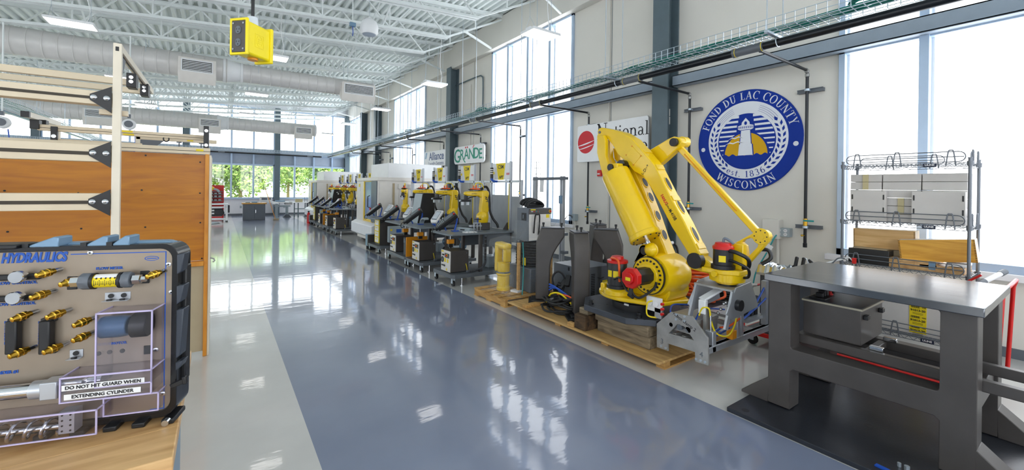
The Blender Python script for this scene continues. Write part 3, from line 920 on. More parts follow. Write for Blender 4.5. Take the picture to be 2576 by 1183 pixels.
# serif letters drawn as bars, slanted strokes and ring segments: b x0 y0 x1 y1 / l x0 y0 x1 y1 width / r cx cy rx ry from to thick thin
GLY = {
 'F': (.62, 'b .12 0 .27 1;b .02 .945 .58 1;b .53 .76 .58 1;b .27 .49 .46 .55;b .42 .40 .46 .64;b .02 0 .38 .045'),
 'O': (.88, 'r .44 .5 .42 .52 0 360 .15 .05'),
 'N': (.86, 'b .1 0 .155 1;b .67 0 .725 1;l .10 1 .70 0 .17;b 0 .955 .2 1;b 0 0 .26 .045;b .55 .955 .84 1'),
 'D': (.80, 'b .12 0 .27 1;r .26 .5 .50 .5 -90 90 .15 .05;b .02 0 .3 .045;b .02 .955 .3 1'),
 'U': (.82, 'b .12 .3 .27 1;b .62 .3 .675 1;r .397 .33 .278 .35 180 360 .13 .06;b .02 .955 .37 1;b .5 .955 .8 1'),
 'L': (.62, 'b .12 0 .27 1;b .02 0 .58 .055;b .53 0 .58 .24;b .02 .955 .38 1'),
 'A': (.76, 'l .09 0 .37 1 .06;l .37 1 .66 0 .16;b .19 .31 .54 .36;b 0 0 .2 .045;b .5 0 .76 .045'),
 'C': (.76, 'r .44 .5 .42 .52 50 310 .15 .05;b .69 .66 .74 .98'),
 'T': (.72, 'b .28 0 .43 1;b .02 .945 .7 1;b .02 .74 .065 1;b .655 .74 .7 1;b .17 0 .54 .045'),
 'Y': (.76, 'l .10 1 .38 .45 .15;l .66 1 .40 .45 .06;b .31 0 .46 .47;b 0 .955 .26 1;b .52 .955 .78 1;b .2 0 .57 .045'),
 'W': (1.08, 'l .09 1 .32 0 .15;l .32 0 .54 .95 .06;l .52 .95 .76 0 .15;l .76 0 .98 1 .06;b 0 .955 .26 1;b .42 .955 .62 1;b .86 .955 1.08 1'),
 'I': (.37, 'b .11 0 .26 1;b .01 0 .36 .045;b .01 .955 .36 1'),
 'S': (.58, 'r .28 .745 .23 .27 40 270 .13 .06;r .28 .265 .26 .28 -160 90 .14 .06;b .46 .72 .5 .99;b .03 .02 .07 .28'),
 'e': (.48, 'r .23 .24 .22 .25 0 320 .10 .04;b .05 .24 .43 .275'),
 's': (.36, 'r .17 .355 .13 .125 40 270 .08 .04;r .17 .125 .14 .14 -160 90 .09 .04'),
 't': (.32, 'b .10 .03 .19 .68;b .0 .43 .3 .475;r .20 .10 .10 .11 180 320 .08 .04'),
 '.': (.2, 'b .06 0 .15 .09'), ' ': (.3, ''),
 '1': (.42, 'b .16 0 .27 .75;b .06 0 .37 .04;l .05 .63 .2 .74 .04'),
 '8': (.52, 'r .25 .56 .19 .195 0 360 .08 .04;r .25 .2 .22 .21 0 360 .09 .04'),
 '3': (.5, 'r .22 .56 .19 .195 -90 150 .09 .04;r .22 .2 .22 .21 -150 90 .09 .04'),
 '6': (.52, 'r .25 .22 .22 .23 0 360 .09 .04;r .42 .26 .40 .50 100 180 .10 .04'),
 'a': (.5, 'r .2 .33 .17 .15 20 150 .06 .05;b .29 .05 .38 .36;r .19 .13 .16 .14 40 330 .09 .04;b .36 0 .46 .04'),
 'i': (.28, 'b .08 0 .17 .47;b .01 0 .25 .035;b .02 .435 .12 .47;r .125 .66 .055 .055 0 360 .055 .055'),
 'o': (.52, 'r .25 .24 .23 .25 0 360 .10 .04'),
 'n': (.56, 'b .07 0 .16 .47;r .27 .30 .19 .18 0 160 .10 .05;b .37 0 .46 .32;b .0 0 .24 .035;b .29 0 .54 .035;b .01 .435 .1 .47'),
 'l': (.28, 'b .08 0 .17 .78;b .01 0 .25 .035;b .01 .745 .1 .78'),
}


def glyph_polys(ch):
    w, s = GLY[ch]; out = []
    for c in s.split(';'):
        if not c: continue
        k = c.split(); v = [float(x) for x in k[1:]]
        if k[0] == 'b': out.append([(v[0], v[1]), (v[2], v[1]), (v[2], v[3]), (v[0], v[3])])
        elif k[0] == 'l':
            hw = v[4] / 2; out.append([(v[0] - hw, v[1]), (v[0] + hw, v[1]), (v[2] + hw, v[3]), (v[2] - hw, v[3])])
        else:
            cx, cy, rx, ry, a0, a1, tk, tn = v; n = max(6, int(abs(a1 - a0) / 15))
            for i in range(n):
                q = [math.radians(a0 + (a1 - a0) * (i + d) / n) for d in (0, 1)]
                out.append([(cx + rx * math.cos(q[0]), cy + ry * math.sin(q[0])), (cx + rx * math.cos(q[1]), cy + ry * math.sin(q[1])),
                            (cx + (rx - tk) * math.cos(q[1]), cy + (ry - tn) * math.sin(q[1])), (cx + (rx - tk) * math.cos(q[0]), cy + (ry - tn) * math.sin(q[0]))])
    return w, out


class Flat:
    """things printed on a sign: polygons in the sign's own plane (u to the right, v up) on a wall that faces -X"""
    def __init__(self, X, yc, zc):
        self.X, self.yc, self.zc = X, yc, zc

    def poly(self, mb, pts, lift, th=.0015):
        P = [(self.yc - u, self.zc + v) for u, v in pts]
        return mb.prism(P, 'x', self.X - lift, self.X - lift - th)

    def serif(self, mb, txt, u, v, h, lift, track=.06):
        """straight line of serif letters starting at u, v"""
        for ch in txt:
            w, ps = glyph_polys(ch)
            for p in ps: self.poly(mb, [(u + x * h, v + y * h) for x, y in p], lift)
            u += (w + track) * h
        return u

    def serif_arc(self, mb, txt, r, a_mid, h, lift, inward=False, track=.10):
        tot = sum(GLY[c][0] + track for c in txt) * h
        sgn = -1 if not inward else 1
        a = math.radians(a_mid) - sgn * tot / (2 * r)
        for ch in txt:
            w, ps = glyph_polys(ch)
            am = a + sgn * (w + track) * h / (2 * r)
            ca, sa = math.cos(am), math.sin(am)
            for p in ps:
                q = []
                for x, y in p:
                    x2 = (x - w / 2) * h; y2 = (y - .5) * h
                    if not inward: q.append(((r + y2) * ca + x2 * sa, (r + y2) * sa - x2 * ca))
                    else: q.append(((r - y2) * ca - x2 * sa, (r - y2) * sa + x2 * ca))
                self.poly(mb, q, lift)
            a += sgn * (w + track) * h / r

    def sans(self, mb, txt, u, v, size, lift, **kw):
        vs, fs = text_mesh(txt, size, **kw)
        return mb.add([(self.X - lift - q[2], self.yc - u - q[0], self.zc + v + q[1]) for q in vs], fs)


def clip_band(r, y0, y1, left, gap=0.0, xin=0.0):
    """piece of a disc of radius r between heights y0..y1, on one side, from xin outward"""
    pts = []
    n = 5
    for i in range(n + 1):
        y = y0 + (y1 - y0) * i / n
        pts.append((math.sqrt(max(0, r * r - y * y)), y))
    pts += [(xin, y1), (xin, y0)]
    return [(-x, y) for x, y in pts] if left else pts


# ---- round county seal
R = .815
sy, sz = 3.375, 2.59
F = Flat(WX - .03, sy, sz)
t = thing('county_seal', 'large round blue and white county seal with a lighthouse, on the right wall', 'sign', (WX, sy, sz))
m = MB(); m.prism(ngon(sy, sz, R, 72), 'x', WX - .03, WX - .002)
m.build('disc', 'seal_blue', t, bevel=.004)
F.poly(MB(), ngon(0, 0, R * .765, 72), 0).build('white_ring', 'seal_white', t)
F.poly(MB(), ngon(0, -.02, R * .555, 72), .002).build('centre_field', 'seal_blue', t)
full = 'FOND DU LAC COUNTY'; wd_ = [(GLY[c][0] + .13) * .125 / (R * .885) for c in full]
for w_ in full.split():
    i_ = full.index(w_); a_ = 88 + math.degrees(sum(wd_) / 2 - sum(wd_[:i_]) - sum(wd_[i_:i_ + len(w_)]) / 2)
    m = MB(); F.serif_arc(m, w_, R * .885, a_, .125, .001, track=.13); m.build('ring_lettering', 'seal_white', t)
m = MB(); F.serif_arc(m, 'WISCONSIN', R * .885, -91, .125, .001, inward=True, track=.16); m.build('ring_lettering', 'seal_white', t)
for u in (-1, 1): F.poly(MB(), ngon(u * R * .885, -.10 * R - .03, .036, 20), .001).build('ring_dot', 'seal_white', t)
m = MB(); F.serif_arc(m, 'est. 1836', R * .655, -90, .135, .002, inward=True, track=.10); m.build('year_lettering', 'seal_blue', t)
rc = R * .535
for left in (True, False):
    m = MB()
    for k in range(9):
        y0 = -.21 + k * .075; th = .016 + .003 * k
        F.poly(m, clip_band(rc, y0 - .02, y0 - .02 + th, left, xin=.11 + .10 * (1 - min(1, k / 8))), .0035)
    m.build('light_rays', 'seal_white', t)
sunp = [(.335 * math.cos(a), -.24 + .36 * math.sin(a)) for a in [math.radians(-6 + 192 * k / 30) for k in range(31)]]
F.poly(MB(), [(1.09 * u, v * 1.06 + .015) for u, v in sunp], .0045).build('sun_outline', 'seal_blue', t)
F.poly(MB(), sunp, .006).build('sun', 'seal_gold', t)
wv = [(-rc * .90, -.215)]
for k in range(41):
    u = -.36 + .72 * k / 40; wv.append((u, -.235 + .016 * math.sin(k * .9)))
wv += [(rc * .9, -.215)]
lo = [(rc * math.cos(a), -.02 + rc * math.sin(a)) for a in [math.radians(-27.5 - 125 * k / 24) for k in range(25)]]
F.poly(MB(), wv + lo, .0075).build('water', 'seal_blue', t)
lh = MB()
tower = [(-.115, -.245), (.115, -.245), (.10, -.07), (.085, -.06), (.07, .16), (.12, .18), (.12, .235), (.065, .25), (.06, .29), (0, .36), (-.06, .29), (-.065, .25), (-.12, .235), (-.12, .18), (-.07, .16), (-.085, -.06), (-.10, -.07)]
F.poly(MB(), [(u * 1.16, .05 + (v - .05) * 1.05 + .005) for u, v in tower[1:-1]], .0065).build('lighthouse_outline', 'seal_blue', t)
l_o = F.poly(lh, tower, .009).build('lighthouse', 'seal_white', t)
m = MB()
for k in range(8): F.poly(m, [(-.108 + k * .029, .19), (-.098 + k * .029, .19), (-.098 + k * .029, .226), (-.108 + k * .029, .226)], .0105)
m.build('gallery_railing', 'seal_blue', l_o)
F.poly(MB(), ngon(0, .275, .022, 14, ry=.03), .0105).build('lantern', 'seal_blue', l_o); F.poly(MB(), [(-.075, .162), (.075, .162), (.075, .170), (-.075, .170)], .0105).build('cornice_line', 'seal_blue', l_o)
m = MB()
for dx, dy, sc in ((-.20, -.03, 1), (-.17, .05, .8)):
    F.poly(m, [(dx - .14 * sc, dy - .03), (dx - .05 * sc, dy + .012), (dx, dy - .004), (dx + .08 * sc, dy + .022), (dx + .16 * sc, dy - .012), (dx + .07 * sc, dy + .002), (dx, dy - .022), (dx - .06 * sc, dy - .006)], .009)
m.build('gulls', 'seal_white', t)
for s in (-1, 1):
    m = MB()
    for k in range(9):
        a = math.radians(-52 + k * 9.4); rr0 = R * .655
        for side, rot in ((-.035, .5), (.035, -.5)):
            cu, cv = (rr0 + side) * math.cos(a), (rr0 + side) * math.sin(a)
            d = a + PI / 2 + rot * .9
            du, dv = math.cos(d), math.sin(d)
            pts = [(cu - du * .042, cv - dv * .042), (cu - dv * .020, cv + du * .020), (cu + du * .048, cv + dv * .048), (cu + dv * .020, cv - du * .020)]
            F.poly(m, [(s * u, v) for u, v in pts], .002)
    a = math.radians(-52 + 9 * 9.4)
    pts = [(R * .655 * math.cos(a + d) * f, R * .655 * math.sin(a + d) * f) for d, f in ((-.06, 1), (0, 1.05), (.10, 1), (0, .95))]
    F.poly(m, [(s * u, v) for u, v in pts], .002)
    for k in range(4):
        q = [math.radians(34 + 34 * i / 12) for i in range(13)]
        r0 = R * (.60 + .035 * k)
        line = [(r0 * math.cos(a) + s * 0, r0 * math.sin(a)) for a in q]
        back = [(u * .994, v * .994) for u, v in reversed(line)]
        F.poly(m, [(s * u, v) for u, v in line + back], .002)
    m.build('wheat_spray', 'seal_blue', t)


def board(name, label, y0, y1, z0, z1, rad, X=6.78):
    k_ = X / WX; y0, y1, z0, z1 = y0 * k_, y1 * k_, EYE + (z0 - EYE) * k_, EYE + (z1 - EYE) * k_
    yc, zc = (y0 + y1) / 2, (z0 + z1) / 2; hw, hh = (y1 - y0) / 2, (z1 - z0) / 2
    t = thing(name, label, 'sign', (WX, yc, z0))
    p = []
    for cx, cy, a0 in ((hw - rad, hh - rad, 0), (-hw + rad, hh - rad, 90), (-hw + rad, -hh + rad, 180), (hw - rad, -hh + rad, 270)):
        for i in range(6):
            a = math.radians(a0 + 18 * i); p.append((yc + cx + rad * math.cos(a), zc + cy + rad * math.sin(a)))
    MB().prism(p, 'x', X, X + .05).build('board', 'white', t, bevel=.006)
    for sy_ in (-.75, .75): MB().box(X + .05, WX, yc + hw * sy_ - .02, yc + hw * sy_ + .02, zc - .3 * hh, zc - .3 * hh + .04).build('standoff', 'steel_grey', t)
    return t, Flat(X, yc, zc), hw, hh


# ---- bank sign behind the big robot
t, F, hw, hh = board('bank_sign', 'white sign with a red striped disc and black serif words behind the big robot', 5.28, 7.30, 2.40, 3.26, .05)
m = MB(); F.poly(m, ngon(-.70, .03, .255, 40), .001); m.build('red_disc', 'sign_red', t)
m = MB()
for dy, w0 in ((-.02, .030), (-.10, .022)):
    up = [(-.98 + .56 * k / 12, dy - .03 + .11 * (k / 12) ** 2 + w0 * math.sin(PI * k / 12)) for k in range(13)]
    dn = [(-.98 + .56 * k / 12, dy - .03 + .11 * (k / 12) ** 2 - .002) for k in range(13)]
    F.poly(m, up + dn[::-1], .0025)
m.build('disc_stripes', 'white', t)
m = MB(); F.serif(m, 'National', -.36, .05, .35, .001, track=.01); m.build('upper_word', 'ink', t)
m = MB(); F.serif(m, 'e', .80, -.27, .36, .001); m.build('lower_word', 'ink', t)

# ---- green lettered sign
t, F, hw, hh = board('cheese_sign', 'white rounded sign with green capital letters and red accents', 11.60, 13.72, 2.60, 3.22, .13)
m = MB()
for ch, u, s, v in (('G', -.78, .66, -.04), ('R', -.44, .50, .0), ('A', -.12, .50, .0), ('N', .22, .50, .0), ('D', .54, .50, .0), ('E', .80, .46, -.03)):
    F.sans(m, ch, u, v, s, .001, bold=.006, space=1)
F.poly(m, [(-.40, -.12), (-.34, -.12), (-.16, -.26), (-.24, -.26)], .001)
m.build('green_letters', 'sign_green', t)
m = MB()
for u in (-.19, -.06): F.poly(m, ngon(u, .245, .034, 14), .001)
F.poly(m, [(.28, .20), (.32, .20), (.42, .29), (.36, .29)], .001)
m.build('accents', 'sign_red', t)
m = MB(); F.sans(m, '®', .98, -.17, .09, .001); m.build('register_mark', 'sign_green', t)

# ---- blue lettered sign
t, F, hw, hh = board('laundry_sign', 'pale sign with blue letters beside the second dark column', 14.42, 16.40, 2.60, 3.22, .02)
m = MB(); F.sans(m, 'Alliance', .15, .08, .42, .001, bold=.008); m.build('upper_word', 'navy', t)
m = MB(); F.sans(m, 'Laundry Systems', .12, -.19, .20, .001); m.build('lower_word', 'navy', t)
m = MB()
for k in range(3): F.poly(m, [(-.92 + .05 * k, .02), (-.87 + .05 * k, .02), (-.80 + .05 * k, .26), (-.85 + .05 * k, .26)], .001)
m.build('mark', 'sky_blue', t)

# ---- red pull station, outlets, conduits on the wall
y, z = at_x(1511, 436, WX)[1:]
t = thing('fire_alarm_pull', 'small red pull station on the wall left of the big robot arm', 'fire alarm', (WX, y, z - .06))
MB().box(6.94, 7.0, y - .055, y + .055, z - .07, z + .07).build('body', 'red', t, bevel=.006)
MB().box(6.93, 6.94, y - .035, y + .035, z - .03, z - .005).build('pull_handle', 'white', t)
y, z = at_x(1952, 576, WX)[1:]
t = thing('switch_enclosure', 'beige wall box with two conduits below, right of the round seal underside', 'electrical box', (WX, y, z - .15))
MB().box(6.84, 7.0, y - .10, y + .13, z - .14, z + .15).build('box', 'wall', t, bevel=.006)
c = MB()
for dy in (-.05, .05):
    MB().cyl((6.95, y + dy, .02), (6.95, y + dy, z - .13), .022, n=10).build('conduit', 'wall', t)
y2, z2 = at_x(1975, 584, WX)[1:]
t = thing('wall_outlet', 'grey metal box with four outlets on the right wall', 'power outlet', (WX, y2, z2 - .06))
b = MB().box(6.90, 7.0, y2 - .10, y2 + .10, z2 - .065, z2 + .065).build('box', 'enclosure', t, bevel=.004)
for dy in (-.045, .045):
    for dz in (-.028, .028):
        q = MB().prism(ngon(y2 + dy, z2 + dz, .024, 16), 'x', 6.89, 6.90).build('socket', 'paper', b)
        MB().box(6.888, 6.89, y2 + dy - .010, y2 + dy - .006, z2 + dz - .003, z2 + dz + .009).box(6.888, 6.89, y2 + dy + .006, y2 + dy + .010, z2 + dz - .003, z2 + dz + .009).build('slots', 'black', q)
p0 = (6.88, y2 + .04, z2 - .03)
t = thing('power_cord', 'green cord with a white paper tag plugged into the four-way wall outlet', 'cord', p0)
MB().tube(smooth_path([p0, (6.82, y2 + .07, z2 - .08), (6.78, y2 + .16, z2 - .32), (6.72, y2 + .28, z2 - .62), (6.7, y2 + .36, .16), (6.6, y2 + .55, .012)]), .010, 8).build('cord', 'teal', t)
MB().obox((6.77, y2 + .13, z2 - .25), (.004, .085, .12), (.5, .1, 0)).build('tag', 'paper', t)
y3, z3 = at_x(1450, 547, WX)[1:]
t = thing('wall_outlet', 'small grey wall outlet box with two black cords, by the middle window', 'power outlet', (WX, y3, z3 - .06))
MB().box(6.90, 7.0, y3 - .06, y3 + .06, z3 - .08, z3 + .08).build('box', 'enclosure', t, bevel=.005)
MB().cyl((6.96, y3, .02), (6.96, y3, z3 - .07), .016, n=8).build('conduit', 'wall', t)
for k in range(2):
    MB().tube(smooth_path([(6.9, y3 + .02, z3 + .02 - .04 * k), (6.82, y3 + .12, z3 + .03), (6.75, y3 + .35 + .05 * k, z3 - .35), (6.7, y3 + .55, z3 - .75), (6.6, y3 + .6, .02)]), .007, 6).build('cord', 'black', t)
for (px_, py_, s) in ((1683, 285, 'upper'), (1683, 305, 'lower')):
    y, z = at_x(px_, py_, WX)[1:]
    o = MB().box(6.94, 7.0, y - .05, y + .05, z - .07, z + .07).build('wall_plate', 'wall', bevel=.004)
    tag(o, s + ' of two small beige plates beside the nearest dark column', 'wall plate')
# vertical conduits on the right wall
for (y, za, zb, lab) in ((6.30, .1, 6.0, 'thin vertical conduit on the wall above the bank sign'), (12.5, .1, 5.3, 'thin vertical conduit beside the second dark column, behind the green lettered sign')):
    o = MB().cyl((6.97, y, za), (6.97, y, zb), .016, n=8).build('conduit', 'wall'); tag(o, lab, 'conduit')
o = MB().tube(smooth_path([(6.95, 13.6, 5.45), (6.95, 12.0, 5.45), (6.95, 11.75, 5.4), (6.95, 11.65, 5.2), (6.95, 11.65, 3.9)]), .022, 8).build('conduit', 'steel_grey')
tag(o, 'grey conduit bending down from the second dark column toward the tray', 'conduit')

# ================================================================== big palletising robot on its pallet
def oval(mb, c, n, a, ra, rb, h, seg=18):
    """oval disc centred at c, facing n, long axis along a"""
    c, n, a = Vector(c), Vector(n).normalized(), Vector(a).normalized(); b = n.cross(a)
    vs = []
    for d in (-h / 2, h / 2):
        for k in range(seg):
            q = 2 * PI * k / seg; vs.append(c + n * d + a * ra * math.cos(q) + b * rb * math.sin(q))
    fs = [tuple(range(seg)), tuple(range(2 * seg - 1, seg - 1, -1))] + [(k, (k + 1) % seg, seg + (k + 1) % seg, seg + k) for k in range(seg)]
    return mb.add(vs, fs)


PH = .115       # pallet deck height
t = thing('pallet', 'long plywood-topped wooden pallet under the big yellow robot', 'pallet', (4.1, 3.7, 0))
MB().box(3.43, 4.82, 2.43, 4.97, PH - .022, PH).build('deck_sheet', 'pallet_ply', t, bevel=.003)
for x in (3.58, 4.13, 4.70):
    MB().box(x, x + .09, 2.47, 4.95, .018, PH - .022).build('stringer', 'pallet_pine', t, bevel=.004)
for y in (2.47, 3.2, 4.0, 4.83):
    MB().box(3.58, 4.79, y, y + .10, 0, .018).build('bottom_board', 'pallet_pine', t)
o = MB().box(3.45, 3.80, 4.55, 4.64, PH, PH + .04).build('wood_cleat', 'pallet_pine', bevel=.004); tag(o, 'short pale wood cleat on the plywood pallet at the foot of the curved grey pillar', 'wood block')
o = MB().box(3.44, 3.50, 3.62, 3.72, PH, PH + .045).build('wood_cleat', 'pallet_pine', bevel=.004); tag(o, 'small pale wood offcut on the pallet beside the dark timber block', 'wood block')
o = MB().box(3.62, 3.76, 2.68, 3.40, PH, PH + .125).build('timber', 'old_timber', bevel=.008); tag(o, 'lower of two weathered timbers stacked under the robot base plate', 'timber', 'support timbers')
o = MB().box(3.60, 3.75, 2.69, 3.42, PH + .125, .36).build('timber', 'old_timber', bevel=.008); tag(o, 'upper of two weathered timbers stacked under the robot base plate', 'timber', 'support timbers')
o = MB().box(4.25, 4.40, 2.68, 3.55, PH, .36).build('timber', 'dark_timber', bevel=.008); tag(o, 'dark timber beam under the far side of the robot base plate', 'timber', 'support timbers')
o = MB().box(3.46, 3.70, 3.44, 3.62, PH, .285).build('timber_block', 'dark_timber', bevel=.01); tag(o, 'big dark timber block at the foot of the straight grey pillar', 'wood block')
o = MB().box(3.52, 3.66, 3.46, 3.60, .285, .355).build('timber_block', 'old_timber', bevel=.008); tag(o, 'small wood block on top of the big dark timber block', 'wood block')

RC = (3.92, 3.10)
rob = thing('palletizing_robot', 'big yellow robot arm with long linkages standing on a dark grey plate', 'robot', (RC[0], RC[1], .36))
bp = MB().prism([(3.46, 2.86), (3.66, 2.63), (4.30, 2.63), (4.52, 2.86), (4.52, 3.46), (4.30, 3.70), (3.72, 3.70), (3.46, 3.46)], 'z', .36, .425).build('base_plate', 'plate', rob, bevel=.006)
for x, y in ((3.53, 3.42), (3.60, 2.80), (4.42, 2.84), (4.4, 3.5)):
    MB().cyl((x, y, .425), (x, y, .445), .03, n=12).cyl((x, y, .445), (x, y, .475), .02, n=6).build('anchor_bolt', 'black', bp)
b = MB()
rr = random.Random(11)
for k in range(26):
    x, y = rr.uniform(3.52, 4.4), rr.uniform(2.70, 3.62)
    if (x - RC[0]) ** 2 + (y - RC[1]) ** 2 > .09: b.cyl((x, y, .4245), (x, y, .4262), rr.choice((.008, .014)), n=10)
b.build('tapped_holes', 'black', bp)
MB().lathe([(.27, .425), (.27, .50), (.255, .51), (.255, .555)], (RC[0], RC[1], 0), (0, 0, 1), 36).build('pedestal', 'black', rob)
MB().box(RC[0] - .268, RC[0] - .262, RC[1] - .12, RC[1] - .06, .49, .51).build('nameplate', 'paper', rob)
tt = [(RC[0] + .41 * math.cos(a), RC[1] + .41 * math.sin(a)) for a in [math.radians(40 + 175 * k / 24) for k in range(25)]] + [(3.62, 2.76), (3.74, 2.62), (4.10, 2.54), (4.25, 2.7)]
MB().prism(tt, 'z', .555, .60).build('turntable', 'yellow', rob, bevel=.014, seg=3)
st = MB().prism([(3.42, .60), (2.62, .60), (2.58, .68), (2.60, .92), (2.75, 1.0), (2.95, .98), (3.06, .80), (3.20, .72), (3.42, .68)], 'x', 3.80, 4.16)
st.prism([(3.30, .60), (3.24, .60), (3.24, .70), (3.30, .70)], 'x', 3.55, 3.85)
st.build('turret', 'yellow', rob, bevel=.012)
# vertical motor
mx, my = 3.64, 3.13
MB().lathe([(.155, .60), (.155, .645), (.12, .665)], (mx, my, 0), (0, 0, 1), 24).build('motor_flange', 'yellow', rob, bevel=.004)
mt = MB().lathe([(.115, .665), (.115, .70), (.105, .705), (.105, .94), (.10, .95)], (mx, my, 0), (0, 0, 1), 28).build('motor', 'black', rob)
MB().lathe([(.115, .945), (.115, .972), (.085, .985), (.07, .985), (.066, 1.015), (.05, 1.02)], (mx, my, 0), (0, 0, 1), 12, ).build('motor_cap', 'red', mt)
MB().obox((mx - .105, my + .012, .83), (.008, .05, .07)).build('warning_label', 'sign_yellow', mt)
MB().obox((mx - .09, my - .055, .83), (.008, .055, .07), (0, 0, .55)).build('warning_label', 'sign_yellow', mt)
# shoulder drum with bolted flange
fy, fz = 2.775, .855
dr = MB().lathe([(.205, 3.74 - 3.7), (.22, .10), (.235, .20), (.235, .36), (.21, .44), (.16, .46)], (3.70, fy - .02, fz), (1, 0, 0), 44).build('shoulder_drum', 'yellow', rob, angle=30)
MB().lathe([(.20, 0), (.20, .02), (.19, .03)], (3.705, fy, fz), (1, 0, 0), 44).build('seal_ring', 'black', rob)
fl = MB().lathe([(.10, -.028), (.12, -.024), (.125, -.015), (.19, -.012), (.192, 0), (.19, .02)], (3.715, fy, fz), (1, 0, 0), 44).build('bolted_flange', 'yellow', rob, angle=30)
b = MB()
for k in range(22):
    q = 2 * PI * k / 22 + .1
    b.cyl((3.692, fy + .158 * math.cos(q), fz + .158 * math.sin(q)), (3.704, fy + .158 * math.cos(q), fz + .158 * math.sin(q)), .0115, n=8)
b.build('flange_bolts', 'black', fl)
my2, mz2 = fy - .005, fz + .005
m2 = MB().prism(ngon(my2, mz2, .092, 8, PI / 8), 'x', 3.47, 3.69).build('motor', 'black', rob, bevel=.006)
c = MB().prism(ngon(my2, mz2, .108, 8, PI / 8), 'x', 3.405, 3.47); c.prism(ngon(my2, mz2, .06, 8, PI / 8), 'x', 3.38, 3.405)
c.build('motor_cap', 'red', m2, bevel=.006)
MB().box(3.377, 3.381, my2 - .03, my2 + .03, mz2 - .022, mz2 + .012).build('warning_label', 'sign_yellow', m2)
MB().tube(smooth_path([(3.43, my2 + .0, mz2 - .10), (3.45, my2 - .02, mz2 - .17), (3.52, my2 - .05, mz2 - .20), (3.66, my2 - .10, mz2 - .12), (3.68, my2 - .12, mz2 - .05)]), .013, 8).build('cable_harness', 'black', m2)
MB().tube(smooth_path([(3.45, my2 + .02, mz2 - .16), (3.5, my2 + .12, mz2 - .15), (3.52, my2 + .22, mz2 - .05), (3.55, my2 + .33, mz2 - .09)]), .011, 8).build('cable_harness', 'black', m2)
MB().cyl((3.43, my2, mz2 - .08), (3.43, my2, mz2 - .17), .022, n=10).cyl((3.43, my2 - .03, mz2 - .19), (3.43, my2 + .03, mz2 - .17), .02, n=10).build('connector', 'black', m2)
MB().tube(smooth_path([(3.56, my + .02, 1.0), (3.53, my - .10, .99), (3.52, my - .13, .88), (3.56, my - .10, .76)]), .012, 8).build('orange_lead', 'orange', mt)
# clevis, spring cylinder
cy, cz = 2.84, 1.105
MB().prism([(cy + .07 * math.cos(a), cz + .07 * math.sin(a)) for a in [math.radians(-20 + 220 * k / 16) for k in range(17)]] + [(fy + .16, fz + .12), (fy - .12, fz + .15)], 'x', 3.72, 3.78).build('clevis', 'yellow', rob, bevel=.008)
MB().cyl((3.712, cy, cz), (3.86, cy, cz), .042, n=20).build('pivot_pin', 'black', rob)
top, bot = Vector((3.74, 3.255, 1.925)), Vector((3.74, 2.835, 1.245))
ax = (bot - top).normalized(); ln = (bot - top).length
cb = MB().lathe([(.05, -.04), (.13, -.035), (.158, -.02), (.162, .01), (.162, ln - .05), (.172, ln - .045), (.174, ln), (.165, ln + .012)], top, ax, 40).build('spring_cylinder', 'yellow', rob, angle=30)
b = MB(); e1 = Vector((1, 0, 0)); e2 = ax.cross(e1)
for k in range(12):
    q = 2 * PI * k / 12; p = bot + (e1 * math.cos(q) + e2 * math.sin(q)) * .145
    b.cyl(p, p + ax * .022, .008, n=8)
b.build('end_bolts', 'black', cb)
MB().cyl(bot, bot + ax * .10, .024, n=12).build('piston_rod', 'chrome', cb)
MB().ball(bot + ax * .14, .075, 16, 10, (.9, 1, 1)).build('rod_end', 'yellow', cb)
p = at_x(1534, 421, 3.66)
MB().cyl(p, (3.80, p[1], p[2]), .040, n=24).build('pivot_cap', 'black', rob)
MB().box(3.68, 3.82, p[1] - .09, p[1] + .05, p[2] - .10, p[2] + .045).build('cylinder_head', 'yellow', rob, bevel=.015)
p = at_x(1561, 416, 3.78)
MB().cyl(p, (3.86, p[1], p[2]), .062, n=28).build('pivot_cap', 'black_gloss', rob)
# lower arm
la = yz([(1585, 408), (1598, 432), (1612, 462), (1627, 500), (1645, 548), (1661, 597), (1675, 632), (1700, 690), (1650, 690), (1630, 640), (1612, 560), (1588, 480), (1560, 425), (1562, 408)], 3.90)
MB().prism(la, 'x', 3.90, 4.06).build('lower_arm', 'yellow', rob, bevel=.014, seg=3)


def edge_holes(outline, idx, X0, X1, fr, ra, rb):
    for i, f in zip(idx, fr):
        a, b = Vector((0, *outline[i])), Vector((0, *outline[i + 1]))
        d = (b - a).normalized(); n = Vector((0, d.z, -d.y))
        c = a.lerp(b, f)
        cen = sum((Vector((0, *q)) for q in outline), Vector()) / len(outline)
        if n.dot(c - cen) < 0: n = -n
        c.x = (X0 + X1) / 2
        r_ = oval(MB(), c, n, d, ra + .012, rb + .010, .012).build('hole_rim', 'yellow', rob)
        oval(MB(), c + n * .004, n, d, ra, rb, .008).build('lightening_hole', 'black', r_)


edge_holes(la, [1, 2, 3, 4], 3.90, 4.06, [.9, .9, .9, .9], .055, .036)
